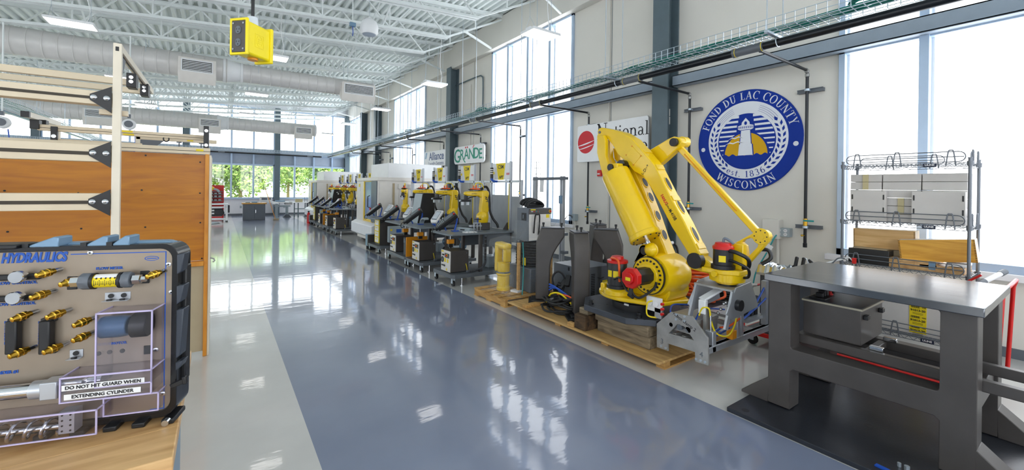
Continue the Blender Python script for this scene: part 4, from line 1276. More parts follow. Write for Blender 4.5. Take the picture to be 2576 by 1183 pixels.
# upper arm
ua = yz([(1502.7, 330), (1506, 324), (1513, 320.6), (1540, 326), (1564, 333), (1591, 350), (1614.7, 377.6), (1646.4, 415.7), (1661, 445), (1686.5, 496), (1722, 560), (1749, 616), (1762, 640), (1752, 668), (1737, 660), (1732, 639), (1690, 572), (1655, 504), (1633, 466), (1617, 443), (1595, 432), (1574, 407), (1553, 388), (1541, 365), (1528, 350), (1510, 346), (1503, 341)], 3.85)
arm = MB().prism(ua, 'x', 3.85, 4.01).build('upper_arm', 'yellow', rob, bevel=.010, seg=3)
edge_holes(ua, [8, 9, 10], 3.85, 4.01, [.35, .40, .55], .075, .028)
for i, f in ((6, .05), (7, .15), (9, .05), (11, .2)):
    a, b = Vector((3.93, *ua[i])), Vector((3.93, *ua[i + 1])); c = a.lerp(b, f); d = (b - a).normalized()
    n = Vector((0, d.z, -d.y)); n = n if n.z > 0 else -n
    MB().bar(c - d * .03 + n * .004, c + d * .03 + n * .004, .13, .012, up=n).build('cable_clamp', 'yellow', arm, bevel=.003)
p = at_x(1509, 333, 3.85); MB().cyl((3.843, p[1], p[2]), (3.85, p[1], p[2]), .018, n=14).build('pivot_bolt', 'slate', arm)
cv = yz([(1590, 368), (1575, 390), (1594, 415), (1613, 392)], 3.848)
MB().prism(cv, 'x', 3.845, 3.851).build('access_cover', 'yellow', arm, bevel=.001)
b = MB()
for q in cv: b.cyl((3.842, q[0] * .97 + .03 * cv[0][0], q[1] * .995 + .005 * cv[2][1]), (3.846, q[0] * .97 + .03 * cv[0][0], q[1] * .995 + .005 * cv[2][1]), .009, n=8)
b.build('cover_screws', 'ochre', arm)
a, b_ = Vector(at_x(1665, 493, 3.849)), Vector(at_x(1699, 553, 3.849)); d = (b_ - a).normalized(); up_ = Vector((-1, 0, 0)).cross(d)
L_ = (b_ - a).length
m = MB(); lettering(m, 'FANUC', a + d * L_ * .17, d, up_, .050, sx=.75, bold=.0012); m.build('maker_lettering', 'sign_red', arm)
m = MB(); lettering(m, 'Robot', a + d * L_ * .46, d, up_, .034, sx=.8); m.build('model_lettering', 'ink', arm)
m = MB(); lettering(m, 'M-410iB', a + d * L_ * .80, d, up_, .050, sx=.75, bold=.001); m.build('model_lettering', 'ink', arm)
a = Vector(at_x(1623, 427, 3.849)); d2_ = Vector((0, -.55, .83)).normalized()
m = MB(); lettering(m, 'I-:D:-+', a, d2_, Vector((-1, 0, 0)).cross(d2_), .05); m.build('axis_marking', 'ink', arm)
# rear links
MB().prism(yz([(1503, 340), (1518, 340), (1524, 352), (1524, 392), (1534, 424), (1576, 540), (1562, 548), (1516, 438), (1503, 385)], 3.80), 'x', 3.79, 3.845).build('rear_link', 'yellow', rob, bevel=.008)
MB().prism(yz([(1528, 352), (1533, 352), (1534, 395), (1550, 432), (1560, 440), (1552, 446), (1540, 430), (1528, 398)], 3.95), 'x', 3.95, 4.02).build('rear_link', 'yellow', rob, bevel=.006)
MB().prism(yz([(1535, 372), (1553, 385), (1552, 412), (1538, 400)], 3.98), 'x', 4.03, 4.09).build('rear_bracket', 'yellow', rob, bevel=.006)
# elbow link, tie rod
MB().prism(yz([(1600, 400), (1636, 380), (1686, 350), (1700, 344), (1714, 347), (1721, 358), (1712, 372), (1668, 411), (1640, 430)], 4.10), 'x', 4.06, 4.16).build('elbow_link', 'yellow', rob, bevel=.010)
p = at_x(1713, 357, 4.16); MB().cyl((4.16, p[1], p[2]), (4.26, p[1], p[2]), .060, n=24).build('elbow_boss', 'yellow', rob, bevel=.006)
p = at_x(1694, 358, 4.03); MB().cyl((4.02, p[1], p[2]), (4.06, p[1], p[2]), .045, n=24).build('pivot_cap', 'black', rob)
a, b_ = Vector(at_x(1703, 364, 4.13)), Vector(at_x(1913, 592, 4.13))
tr = MB().bar(a, b_, .055, .060).build('tie_rod', 'yellow', rob, bevel=.008)
d = (b_ - a).normalized(); n = Vector((-1, 0, 0))
MB().bar(a + d * .16 + n * .028, b_ - d * .30 + n * .028, .006, .022, up=(1, 0, 0)).build('rod_groove', 'ochre', tr)
# wrist
def z4(x, y): return (1690 + x / 5.915, 560 + y / 5.915)
wo = yz([z4(*q) for q in ((870, 345), (1230, 150), (1300, 112), (1390, 110), (1450, 155), (1468, 210), (1440, 275), (1120, 640), (1060, 690), (960, 690), (1000, 620))], 4.08)
wh = yz([z4(*q) for q in ((1045, 300), (1080, 255), (1170, 226), (1225, 250), (1290, 320), (1280, 365), (1130, 520), (1105, 345))], 4.08)
MB().prism(wo, 'x', 4.07, 4.13, holes=[wh]).build('wrist_frame', 'yellow', rob, bevel=.006)
p = at_x(*z4(1328, 208), 4.065)
wd = MB().cyl((4.055, p[1], p[2]), (4.07, p[1], p[2]), .075, n=28).build('wrist_disc', 'yellow', rob, bevel=.004)
MB().cyl((4.05, p[1], p[2]), (4.056, p[1], p[2]), .030, n=20).build('disc_cap', 'yellow', wd)
b = MB()
for k in range(8):
    q = 2 * PI * k / 8; b.cyl((4.052, p[1] + .054 * math.cos(q), p[2] + .054 * math.sin(q)), (4.056, p[1] + .054 * math.cos(q), p[2] + .054 * math.sin(q)), .006, n=8)
b.build('disc_bolts', 'black', wd)
MB().prism(yz([z4(*q) for q in ((300, 430), (430, 450), (620, 600), (680, 700), (640, 770), (330, 690), (240, 600))], 3.95), 'x', 3.90, 4.02).build('wrist_link', 'yellow', rob, bevel=.01)
p = at_x(*z4(338, 570), 3.84); MB().cyl((3.83, p[1], p[2]), (3.90, p[1], p[2]), .078, n=32).build('pivot_cap', 'black', rob)
wc = at_x(1829, 700, 4.0)
MB().lathe([(.10, -.045), (.10, -.02), (.155, -.018), (.158, .05), (.15, .055)], (4.0, wc[1], wc[2]), (0, 0, 1), 36).build('tool_flange', 'yellow', rob, angle=30)
MB().cyl((4.0, wc[1], wc[2] - .06), (4.0, wc[1], wc[2] - .04), .085, n=24).build('tool_mount', 'black', rob)
MB().prism([(3.84, wc[1] + .17), (3.84, wc[1] - .05), (3.92, wc[1] - .16), (4.12, wc[1] - .16), (4.15, wc[1] + .1), (4.05, wc[1] + .18)], 'z', wc[2] + .05, wc[2] + .10).build('wrist_base', 'yellow', rob, bevel=.01)
MB().lathe([(.028, 0), (.028, .02)], (3.835, wc[1] + .03, wc[2] + .055), (-1, 0, 0), 16).build('lifting_lug', 'yellow', rob)
bx = at_x(*z4(1080, 460), 4.06)
MB().box(3.99, 4.065, bx[1] - .02, bx[1] + .14, wc[2] + .10, wc[2] + .34).build('wrist_box', 'yellow', rob, bevel=.006)
mc = at_x(1815, 645, 3.92)
m3 = MB().lathe([(.105, wc[2] + .10), (.105, wc[2] + .135), (.088, wc[2] + .14), (.088, wc[2] + .29)], (3.93, mc[1] - .01, 0), (0, 0, 1), 28).build('motor', 'black', rob)
MB().lathe([(.094, wc[2] + .285), (.094, wc[2] + .31), (.075, wc[2] + .325), (.07, wc[2] + .345), (.03, wc[2] + .35)], (3.93, mc[1] - .01, 0), (0, 0, 1), 14).build('motor_cap', 'red', m3)
MB().obox((3.85, mc[1] - .045, wc[2] + .20), (.006, .06, .06), (0, 0, .42)).build('warning_label', 'sign_yellow', m3)
for (dy, dz, r_) in ((-.08, .22, .018), (-.09, .13, .013)):
    MB().tube(smooth_path([(3.90, mc[1] - .08, wc[2] + dz + .06), (3.88, mc[1] - .17, wc[2] + dz + .05), (3.93, mc[1] - .24, wc[2] + dz), (3.98, mc[1] - .22, wc[2] + dz - .08), (4.0, mc[1] - .16, wc[2] + dz - .10)]), r_, 8).build('cable_harness', 'black', m3)
MB().tube(smooth_path([(3.93, mc[1] - .01, wc[2] + .34), (3.93, mc[1] - .02, wc[2] + .385), (3.94, mc[1] - .06, wc[2] + .37), (3.95, mc[1] - .10, wc[2] + .34)]), .012, 8).build('connector', 'screen', m3)
MB().tube(smooth_path([(4.16, mc[1] - .22, wc[2] + .29), (4.18, mc[1] - .30, wc[2] + .29), (4.18, mc[1] - .32, wc[2] + .22), (4.14, mc[1] - .26, wc[2] + .16)]), .018, 8).build('cable_harness', 'black', m3)

# ------------------------------------------------------------------ clamp gripper hanging from the wrist
GX = 3.62
gr = thing('gripper', 'bare metal clamp gripper with slanted end plate hung under the robot wrist', 'gripper', (4.0, wc[1], .2))
def z5b(x, y): return (1640 + x / 4.928, 690 + y / 4.928)
ao = yz([z5b(*q) for q in ((58, 615), (232, 468), (495, 525), (695, 800), (698, 1135), (535, 1085), (533, 968), (197, 862), (197, 955), (60, 905))], GX)
ah = yz([z5b(*q) for q in ((205, 735), (315, 622), (402, 652), (520, 822))], GX)
A_ = MB().prism(ao, 'x', GX, GX + .02, holes=[ah]).build('end_plate', 'steel', gr, bevel=.002)
for ch, q in (('3', (125, 835)), ('4', (612, 1000))):
    pp = at_x(*z5b(*q), GX - .001); m = MB(); lettering(m, ch, pp, (0, -1, 0), (0, 0, 1), .07); m.build('digit', 'slate', A_)
m = MB(); lettering(m, 'robot clamp 2', at_x(*z5b(400, 590), GX - .001), (0, -1, -.45), (0, -.45, 1), .045); m.build('pen_marking', 'ink', A_)
b = MB()
for q in ((115, 890), (170, 915), (550, 1050), (605, 1070), (660, 1090), (300, 560), (405, 580), (305, 500), (405, 525)):
    pp = at_x(*z5b(*q), GX); b.cyl((GX - .008, pp[1], pp[2]), (GX + .003, pp[1], pp[2]), .011, n=8)
b.build('bolts', 'zinc', A_)
yR, yL = ao[4][0] + .03, ao[0][0] - .03
for yy, xe in ((yR, 4.85), (yL, 4.60)):
    MB().box(GX + .02, xe, yy - .02, yy + .02, .27, .335).box(GX + .02, xe, yy - .03, yy + .03, .325, .335).build('side_rail', 'alu', gr, bevel=.003)
for x in (GX + .16, 4.2, 4.55):
    MB().box(x, x + .05, yR, yL, .285, .325).build('cross_rail', 'alu', gr)
ym = (yR + yL) / 2
MB().box(GX + .03, 4.05, ym - .13, ym + .17, .50, .535).build('deck_plate', 'steel', gr, bevel=.003)
MB().box(GX + .04, 4.05, ym - .12, ym + .16, .39, .50).build('cylinder_block', 'steel', gr, bevel=.006)
for dy in (-.07, .02, .11): MB().cyl((GX + .03, ym + dy, .445), (GX + .0, ym + dy, .445), .028 if dy < .1 else .02, n=18).build('bore', 'slate', gr)
for dy in (-.10, 0, .10):
    MB().box(GX + .04, 3.95, ym + dy - .02, ym + dy + .02, .28, .36).build('clamp_finger', 'steel', gr, bevel=.004)
zt = wc[2] - .06
MB().box(3.80, 4.28, wc[1] - .15, wc[1] + .22, zt - .02, zt).build('mounting_plate', 'steel', gr, bevel=.003)
for (x0, x1) in ((3.70, 3.82),):
    for yy in (wc[1] - .15, wc[1] + .20):
        MB().bar((x1, yy, zt - .02), (x0, yy, .52), .02, .05).build('brace', 'alu', gr)
for yy in (wc[1] - .155, wc[1] + .215):
    MB().prism([at_y(x_, y_, wc[1] - .155)[0::2] for x_, y_ in ((1851, 724), (1888, 709), (1903, 757), (1905, 772), (1840, 806), (1826, 790))], 'y', yy - .006, yy + .006).build('side_plate', 'alu', gr, bevel=.002)
hb = at_y(1857, 768, wc[1] - .17)
MB().cyl((hb[0], wc[1] - .20, hb[2]), (hb[0], wc[1] - .15, hb[2]), .05, n=24).build('hub', 'black', gr)
for x in (4.12, 4.19):
    MB().box(x, x + .055, yR - .035, yR + .04, .335, .62).build('air_cylinder', 'alu', gr, bevel=.006)
    MB().cyl((x + .027, yR, .62), (x + .027, yR, .70), .013, n=12).build('cylinder_rod', 'chrome', gr)
MB().box(GX + .09, GX + .15, yR - .02, yR + .06, .27, .46).build('air_cylinder', 'alu', gr, bevel=.005)
MB().cyl((GX + .12, yR + .02, .46), (GX + .12, yR + .02, .60), .009, n=10).build('cylinder_rod', 'chrome', gr)
MB().box(GX + .10, GX + .17, ym - .19, ym - .16, .40, .66).build('sensor_post', 'steel', gr)
MB().box(GX + .02, GX + .05, yL - .01, yL + .07, .46, .56).build('valve_block', 'alu', gr)
ws = at_x(1775, 745, 3.75)
MB().box(3.71, 3.76, ws[1] - .02, ws[1] + .05, .60, .73).build('hose_bracket', 'white', gr, bevel=.008)
MB().bar((3.74, ws[1] + .03, .73), (3.95, ws[1] - .05, zt - .03), .09, .02).build('hose_bracket', 'white', gr, bevel=.006)
MB().box(3.98, 4.06, yR - .06, yR + .0, .35, .43).build('sensor', 'ochre', gr, bevel=.004)
for pts, c, r_ in (([(GX + .10, ym - .12, .58), (GX + .09, ym - .16, .66), (GX + .11, ym - .21, .66), (GX + .12, ym - .22, .58)], 'sign_yellow', .008),
                   ([(GX + .12, yR + .02, .56), (GX + .16, yR - .01, .44), (3.9, yR - .05, .40), (4.02, yR - .05, .46), (4.06, yR - .06, .58)], 'sign_yellow', .008),
                   ([(GX + .02, yL + .10, .62), (GX - .03, yL + .12, .60), (GX - .03, yL + .12, .48), (GX + .03, yL + .05, .46)], 'sign_yellow', .008),
                   ([(3.70, ym - .1, .54), (3.85, ym - .05, .57), (4.1, ym + .02, .55), (4.4, ym, .50)], 'blue', .008),
                   ([(3.68, ym + .16, .55), (3.85, ym + .25, .57), (4.0, ym + .22, .56), (4.2, ym + .1, .54)], 'blue', .008),
                   ([(3.80, yR + .05, .36), (4.0, yR + .06, .38), (4.3, yR + .08, .40), (4.6, yR + .05, .50), (4.78, yR, .62)], 'blue', .010),
                   ([(3.80, yR + .09, .34), (4.1, yR + .11, .40), (4.5, yR + .06, .46), (4.8, yR + .02, .74)], 'blue', .010),
                   ([(3.90, yR + .02, .46), (4.0, yR - .02, .47), (4.15, yR - .04, .52)], 'orange', .009)):
    MB().tube(smooth_path(pts), r_, 7).build('hose', c, gr)
b = MB()
for k in range(9): b.ball((3.98 + rr.uniform(-.06, .1), wc[1] + rr.uniform(-.06, .1), .56 + rr.uniform(0, .14)), .016, 8, 6)
b.build('air_fittings', 'chrome', gr)
MB().box(4.45, 4.85, yR + .03, yL, .40, .43).build('valve_shelf', 'alu', gr)
for k in range(4): MB().box(4.48 + .08 * k, 4.54 + .08 * k, yR + .08, yR + .22, .43, .50).build('solenoid_valve', 'black', gr, bevel=.003)
MB().box(4.78, 4.84, yR + .0, yR + .05, .335, .80).build('rear_post', 'alu', gr)
g2 = MB()
for k in range(2): g2.cyl((GX + .05, yL + .06 + .07 * k, .60), (GX + .0, yL + .05 + .07 * k, .60), .028, n=16)
g2.build('pressure_gauge', 'paper', gr)
MB().box(GX + .02, GX + .05, yL + .0, yL + .17, .52, .66).build('gauge_panel', 'paper', gr)
for k in range(3): MB().cyl((GX + .02, yL - .03, .52 + .05 * k), (GX - .01, yL - .03, .52 + .05 * k), .014, n=10).build('push_fitting', 'red', gr)

# ------------------------------------------------------------------ four curved steel pillars on the pallet
def pillar(x, y, ang, label, h=1.08):
    t = thing('riser_post', label, 'steel post', (x, y, PH), ang, 'curved steel posts')
    T = WM[t.name]
    prof = [(-.10, .06), (.10, .06), (.10, .50), (.115, .62), (.15, .72), (.20, .81), (.26, .90), (.30, .96), (.30, h), (-.03, h), (-.10, h * .80)]
    def P(mb): mb.v = [tuple(T @ Vector(p)) for p in mb.v]; return mb
    P(MB().prism(prof, 'y', -.10, .10)).build('column', 'dark', t, bevel=.02, seg=3)
    P(MB().box(-.20, .22, -.19, .19, 0, .03).box(-.16, .18, -.14, .14, .03, .06)).build('foot_plate', 'black', t, bevel=.006)
    P(MB().box(-.03, .30, -.095, .095, h, h + .012)).build('top_plate', 'plate', t)
    for sx in (.0, .26): P(MB().cyl((sx, 0, h), (sx, 0, h + .05), .012, n=8).cyl((sx, 0, h + .045), (sx, 0, h + .075), .020, n=6)).build('clamp_bolt', 'black', t)
    return t


pillar(3.84, 4.68, math.radians(-38), 'curved grey steel pillar at the left end of the plywood pallet')
pillar(3.80, 3.87, math.radians(58), 'straight-looking grey pillar standing over the dark timber blocks')
pillar(4.55, 3.95, math.radians(128), 'curved grey pillar behind the vertical black motor, flaring left')
pillar(5.10, 4.85, math.radians(238), 'grey pillar mostly hidden behind the straight-looking one')

# controller cabinet between the pillars
t = thing('robot_controller', 'dark grey controller cabinet with louvres and yellow label between the grey pillars', 'controller', (4.35, 4.40, PH))
MB().box(4.10, 4.72, 4.16, 4.74, PH, .66).build('cabinet', 'slate', t, bevel=.006)
v = MB()
for k in range(14):
    for c_ in range(2): v.box(4.19 + c_ * .10, 4.26 + c_ * .10, 4.152, 4.16, .24 + k * .024, .25 + k * .024)
v.build('louvres', 'black', t)
MB().tube([(4.42, 4.16, .50), (4.42, 4.12, .50), (4.52, 4.12, .50), (4.52, 4.16, .50)], .008, 8).build('handle', 'chrome', t)
MB().box(4.52, 4.62, 4.157, 4.161, .37, .45).build('label', 'sign_yellow', t)
MB().box(4.09, 4.102, 4.40, 4.42, .59, .64).build('latch', 'black', t)
rr = random.Random(5)
t = thing('cable_pile', 'heap of black cables and connectors on the pallet between the pillars', 'cables', (3.75, 4.2, PH))
for k in range(9):
    cx, cy2, r_ = 3.72 + rr.uniform(-.08, .12), 4.14 + rr.uniform(-.10, .10), rr.uniform(.12, .22)
    MB().tube([(cx + r_ * .8 * math.cos(q), cy2 + r_ * 1.1 * math.sin(q), PH + .03 + .022 * k + .015 * math.sin(3 * q + k)) for q in [2 * PI * i / 26 for i in range(26)]], .014, 7, closed=True).build('cable', 'rubber', t)
MB().tube(smooth_path([(3.70, 4.42, .20), (3.68, 4.30, .34), (3.72, 4.15, .36), (3.78, 3.98, .24)]), .012, 8).build('yellow_cable', 'sign_yellow', t)
MB().tube(smooth_path([(3.72, 4.22, .35), (3.78, 4.06, .34), (3.86, 3.94, .26)]), .012, 8).build('orange_cable', 'orange', t)
for k in range(3): MB().tube(smooth_path([(3.80, 4.48, .42 - .04 * k), (3.78, 4.30, .40), (3.84, 4.12 - .04 * k, .28), (3.9, 3.98, .18)]), .013, 7).build('blue_cable', 'blue', t)
for k in range(3):
    MB().obox((3.88 + .05 * k, 4.40 - .05 * k, .38 + .05 * k), (.06, .06, .16), (rr.uniform(-.6, .6), rr.uniform(-.6, .6), rr.uniform(0, 3))).build('connector', 'black', t, bevel=.008)
MB().tube(smooth_path([(3.86, 4.44, .30), (3.84, 4.46, .52), (3.90, 4.40, .60), (3.96, 4.34, .50), (3.94, 4.36, .30)]), .014, 8).build('cable', 'rubber', t)
MB().obox((4.02, 4.28, PH + .06), (.16, .10, .012), (.6, 0, .4)).build('paper_tag', 'paper', t)

# ================================================================== heavy steel table and what stands behind it
def rrect(y0, y1, z0, z1, r, n=5):
    p = []
    for cy_, cz_, a0 in ((y1 - r, z1 - r, 0), (y0 + r, z1 - r, 90), (y0 + r, z0 + r, 180), (y1 - r, z0 + r, 270)):
        for i in range(n + 1):
            a = math.radians(a0 + 90 * i / n); p.append((cy_ + r * math.cos(a), cz_ + r * math.sin(a)))
    return p


t = thing('steel_table', 'massive dark steel table with a scratched top on a big floor plate', 'table', (4.2, 1.0, 0))
TZ0, TZ1 = 1.035, 1.09
MB().box(3.645, 4.74, .405, 1.605, TZ0, TZ1).build('table_top', 'table_steel', t, bevel=.005)
for name, x0 in (('front_frame', 3.69), ('rear_frame', 4.52)):
    MB().prism([(.435, .04), (.595, .04), (.595, .34), (.615, .36), (1.405, .36), (1.425, .34), (1.425, .04), (1.585, .04), (1.585, TZ0), (.435, TZ0)], 'x', x0, x0 + .17,
               holes=[rrect(.595, 1.425, .52, 1.03, .022)]).build(name, 'dark', t, bevel=.014, seg=3)
for y0 in (.435, 1.425):
    MB().box(3.86, 4.52, y0 + .02, y0 + .14, .38, .52).build('side_beam', 'dark', t, bevel=.006)
MB().box(3.33, 4.93, -.45, 1.73, 0, .035).build('floor_plate', 'plate_floor', t, bevel=.004)
for x0, sgn in ((3.69, -1), (4.69, 1)):
    for y0, y1, yy in ((1.585, 1.43, 1), (.435, .59, -1)):
        MB().prism([(y0, .035), (y0 + yy * .21, .035), (y0 + yy * .21, .055), (y0 + yy * .0, .235), (y0 - yy * .01, .235)], 'x', x0 + (0.0 if sgn < 0 else -.17), x0 + (.17 if sgn < 0 else 0)).build('foot_gusset', 'dark', t, bevel=.012)
for x, y in ((3.40, 1.62), (3.95, 1.0), (4.85, 1.62)): MB().cyl((x, y, .0345), (x, y, .0356), .028, n=16).build('plate_hole', 'black', t)
for x, y, r_ in ((3.52, .74, .010), (3.50, .70, .014), (3.47, .66, .008)):
    o = MB().cyl((x, y, .036), (x, y, .036 + r_ * 2.4), r_, n=8).build('loose_bolt', 'zinc'); tag(o, 'loose nut or bolt lying on the dark floor plate under the steel table', 'bolt', 'loose hardware on the floor plate')
o = MB().obox((3.395, .70, .040), (.03, .26, .008), (0, 0, -.12)).build('tape_strip', 'blue'); tag(o, 'strip of blue tape on the edge of the dark floor plate', 'tape')

t = thing('slide_rails', 'pair of dark steel rails with a cross tube lying through the steel table', 'rails', (4.1, .4, .58))
for x in (3.90, 4.30):
    MB().box(x - .03, x + .03, -.9, 1.45, .535, .605).build('rail', 'dark', t, bevel=.006)
MB().box(3.93, 4.27, .98, 1.03, .55, .60).build('cross_tube', 'dark', t, bevel=.005)
MB().box(3.93, 4.27, .10, .15, .54, .595).build('cross_tube', 'dark', t, bevel=.005)
for x in (3.94, 4.27): MB().box(x - .02, x + .02, .92, 1.0, .605, .635).build('toggle_clamp', 'chrome', t, bevel=.004)
t = thing('steel_box', 'dark grey metal box with a pale-rimmed lid sitting on the rails inside the table', 'box', (4.18, 1.26, .61))
MB().box(3.93, 4.44, 1.05, 1.425, .61, .87).build('body', 'dark', t, bevel=.004)
MB().box(3.92, 4.45, 1.04, 1.435, .87, .885).build('lid', 'lid', t, bevel=.002)
MB().box(3.93, 4.44, 1.05, 1.425, .885, .887).build('lid_mat', 'plate', t)
for x in (4.00, 4.36): MB().box(x - .03, x + .03, 1.02, 1.05, .80, .835).build('bumper', 'black', t, bevel=.005)
t = thing('toggle_fixture', 'small black clamp fixture standing on the lid of the metal box', 'clamp', (4.1, 1.38, .887))
MB().box(4.0, 4.2, 1.30, 1.41, .887, .895).build('base', 'black', t)
for k in range(3): MB().box(4.04 + .05 * k, 4.07 + .05 * k, 1.33, 1.38, .895, .93 + .012 * k).build('post', 'black', t, bevel=.004)
MB().tube(smooth_path([(4.13, 1.34, .93), (4.13, 1.32, .965), (4.16, 1.30, .965), (4.17, 1.30, .92)]), .007, 7).build('hook', 'black', t)
MB().cyl((4.22, 1.33, .895), (4.22, 1.33, .94), .015, n=10).build('knob', 'red', t)

# ---- wire shelving against the big window
SX0, SX1, SY0, SY1 = 5.92, 6.40, .765, 1.765
t = thing('wire_shelving', 'chrome wire shelving unit with ledge rails standing before the big right window', 'shelf', (6.16, 1.26, 0))
for x in (SX0, SX1):
    for y in (SY0, SY1):
        m = MB().cyl((x, y, .03), (x, y, 2.11), .0135, n=12)
        m.build('post', 'wire_steel', t)
        for z in (.27, .95, 1.435, 2.065): MB().lathe([(.020, -.03), (.023, .015)], (x, y, z), (0, 0, 1), 14).build('collar', 'wire_steel', t)
        MB().cyl((x, y, 2.105), (x, y, 2.115), .016, n=12).build('post_cap', 'wire_steel', t)
        MB().cyl((x, y, 0), (x, y, .03), .02, n=10).build('foot', 'black', t)


def loop_rail(m, p, q, h, n=3, r=.0052):
    """ledge rail between p and q: long wires joined by rounded ends"""
    p, q = Vector(p), Vector(q); d = (q - p).normalized(); up = Vector((0, 0, 1))
    pts = []
    for i in range(9):
        a = -PI / 2 + PI * i / 8; pts.append(q + d * (h / 2 * math.cos(a) - h / 2) + up * (h / 2 + h / 2 * math.sin(a)))
    for i in range(9):
        a = PI / 2 + PI * i / 8; pts.append(p + d * (h / 2 * math.cos(a) + h / 2) + up * (h / 2 + h / 2 * math.sin(a)))
    m.tube(pts, r, 6, closed=True)
    m.tube([p + d * .01 + up * h / 2, q - d * .01 + up * h / 2], r, 6)
    return m


for z, led in ((.27, 1), (.95, 1), (1.435, 1), (2.065, 2)):
    m = MB()
    for x in (SX0, SX1):
        for dz in (0, -.035): m.cyl((x, SY0, z + dz), (x, SY1, z + dz), .0035, n=6)
        k = 0; y = SY0
        while y < SY1 - .03:
            m.bar((x, y, z + (-.035 if k % 2 else 0)), (x, y + .035, z + (0 if k % 2 else -.035)), .004); y += .035; k += 1
    for y in (SY0, SY1):
        for dz in (0, -.035): m.cyl((SX0, y, z + dz), (SX1, y, z + dz), .0035, n=6)
        k = 0; x = SX0
        while x < SX1 - .03:
            m.bar((x, y, z + (-.035 if k % 2 else 0)), (x + .035, y, z + (0 if k % 2 else -.035)), .004); x += .035; k += 1
    y = SY0 + .03
    while y < SY1: m.bar((SX0, y, z + .004), (SX1, y, z + .004), .0035); y += .032
    for x in (SX0 + .15, SX0 + .33): m.bar((x, SY0, z), (x, SY1, z), .005)
    m.build('wire_shelf', 'wire_steel', t)
    m = MB(); loop_rail(m, (SX0, SY0 + .03, z + .012), (SX0, SY1 - .03, z + .012), .10)
    for y in (SY0 + .13, SY0 + .53, SY1 - .13):
        m.tube(smooth_path([(SX0 - .004, y - .035, z - .03), (SX0 - .006, y - .018, z + .11), (SX0 - .006, y, z + .125), (SX0 - .006, y + .018, z + .11), (SX0 - .004, y + .035, z - .03)]), .006, 6)
    m.build('ledge_rail', 'wire_steel', t)
    if z > 1:
        m = MB(); loop_rail(m, (SX0 + .04, SY0, z + .012), (SX1 - .04, SY0, z + .012), .10)
        for x in (SX0 + .10, SX1 - .10):
            m.tube(smooth_path([(x - .035, SY0 - .004, z - .03), (x - .018, SY0 - .006, z + .11), (x, SY0 - .006, z + .125), (x + .018, SY0 - .006, z + .11), (x + .035, SY0 - .004, z - .03)]), .006, 6)
        m.build('ledge_rail', 'wire_steel', t)
    if led == 2:
        m = MB(); loop_rail(m, (SX1, SY0 + .25, z + .012), (SX1, SY1 - .03, z + .012), .10)
        for y in (SY0 + .33, SY1 - .3):
            m.tube(smooth_path([(SX1, y - .035, z - .03), (SX1, y - .018, z + .11), (SX1, y, z + .125), (SX1, y + .018, z + .11), (SX1, y + .035, z - .03)]), .006, 6)
        m.build('ledge_rail', 'wire_steel', t)
    if z > 1 or z < .3:
        b = MB().box(SX0 - .007, SX0 - .003, SY0 + .23, SY0 + .33, z - .032, z + .002).build('shelf_badge', 'navy_dark', t)
        m = MB(); lettering(m, 'ULINE', (SX0 - .008, SY0 + .28, z - .015), (0, -1, 0), (0, 0, 1), .026, bold=.0006); m.build('badge_lettering', 'paper', b)

zs_ = 1.445
names = {0: 'left', 1: 'middle', 2: 'right'}
rows = ('bottom', 'second', 'third', 'fourth', 'fifth', 'topmost')
for c_, (ya, yb) in enumerate(((1.455, 1.735), (1.135, 1.445), (.80, 1.125))):
    for r_ in range(6):
        z = zs_ + r_ * .088
        o = MB().box(6.06 + .004 * ((r_ * 7 + c_ * 3) % 3), 6.37, ya, yb, z, z + .084).build('carton', 'carton', bevel=.003)
        tag(o, 'flat white carton on the wire shelf, %s box of the %s stack' % (rows[r_], names[c_]), 'carton', 'flat cartons on the second shelf')
        if (c_, r_) in ((0, 5), (0, 4), (1, 1), (1, 2)):
            m = MB().box(6.052, 6.375, (ya + yb) / 2 - .025, (ya + yb) / 2 + .025, z + .0, z + .0845)
            q = m.build('packing_tape', 'tape', o)
for (ya, yb, lab) in ((1.40, 1.71, 'white carton standing on edge at the left of the second wire shelf'), (.80, 1.19, 'white carton standing on edge at the right of the second wire shelf')):
    t = thing('carton', lab, 'carton', (6.0, (ya + yb) / 2, zs_))
    MB().box(5.975, 6.045, ya, yb, zs_, zs_ + .335).build('box', 'carton', t, bevel=.004)
    for y in (ya + .025, yb - .01):
        for z in (zs_ + .10, zs_ + .24): MB().box(5.972, 5.976, y - .015, y - .003, z, z + .055).build('slot', 'black', t)


def drawer(c, size, rot, wood_, label, face=None):
    """open wooden card drawer: front board, sides, bottom, with finger joints at the corners"""
    t = thing('wooden_drawer', label, 'drawer', c)
    Rm = Matrix.Translation(c) @ Euler(rot).to_matrix().to_4x4()
    l, h, d = size
    def P(mb): mb.v = [tuple(Rm @ Vector(p)) for p in mb.v]; return mb
    P(MB().box(-d / 2, -d / 2 + .012, -l / 2, l / 2, -h / 2, h / 2)).build('front_board', wood_, t, bevel=.001)
    P(MB().box(d / 2 - .012, d / 2, -l / 2, l / 2, -h / 2, h / 2)).build('rear_board', wood_, t)
    for s in (-1, 1): P(MB().box(-d / 2 + .012, d / 2 - .012, s * (l / 2 - .006) - .006, s * (l / 2 - .006) + .006, -h / 2, h / 2)).build('side_board', face or 'white', t)
    P(MB().box(-d / 2 + .012, d / 2 - .012, -l / 2 + .012, l / 2 - .012, h / 2 - .012, h / 2)).build('base_board', face or 'white', t)
    m = MB(); k = 0; z = -h / 2 + .006
    while z < h / 2 - .01:
        for s in (-1, 1): m.box(-d / 2 - .0008, -d / 2 + .001, s * (l / 2 - .014), s * l / 2, z, z + .007)
        z += .016
    P(m).build('finger_joints', 'dark_timber', t)
    return t


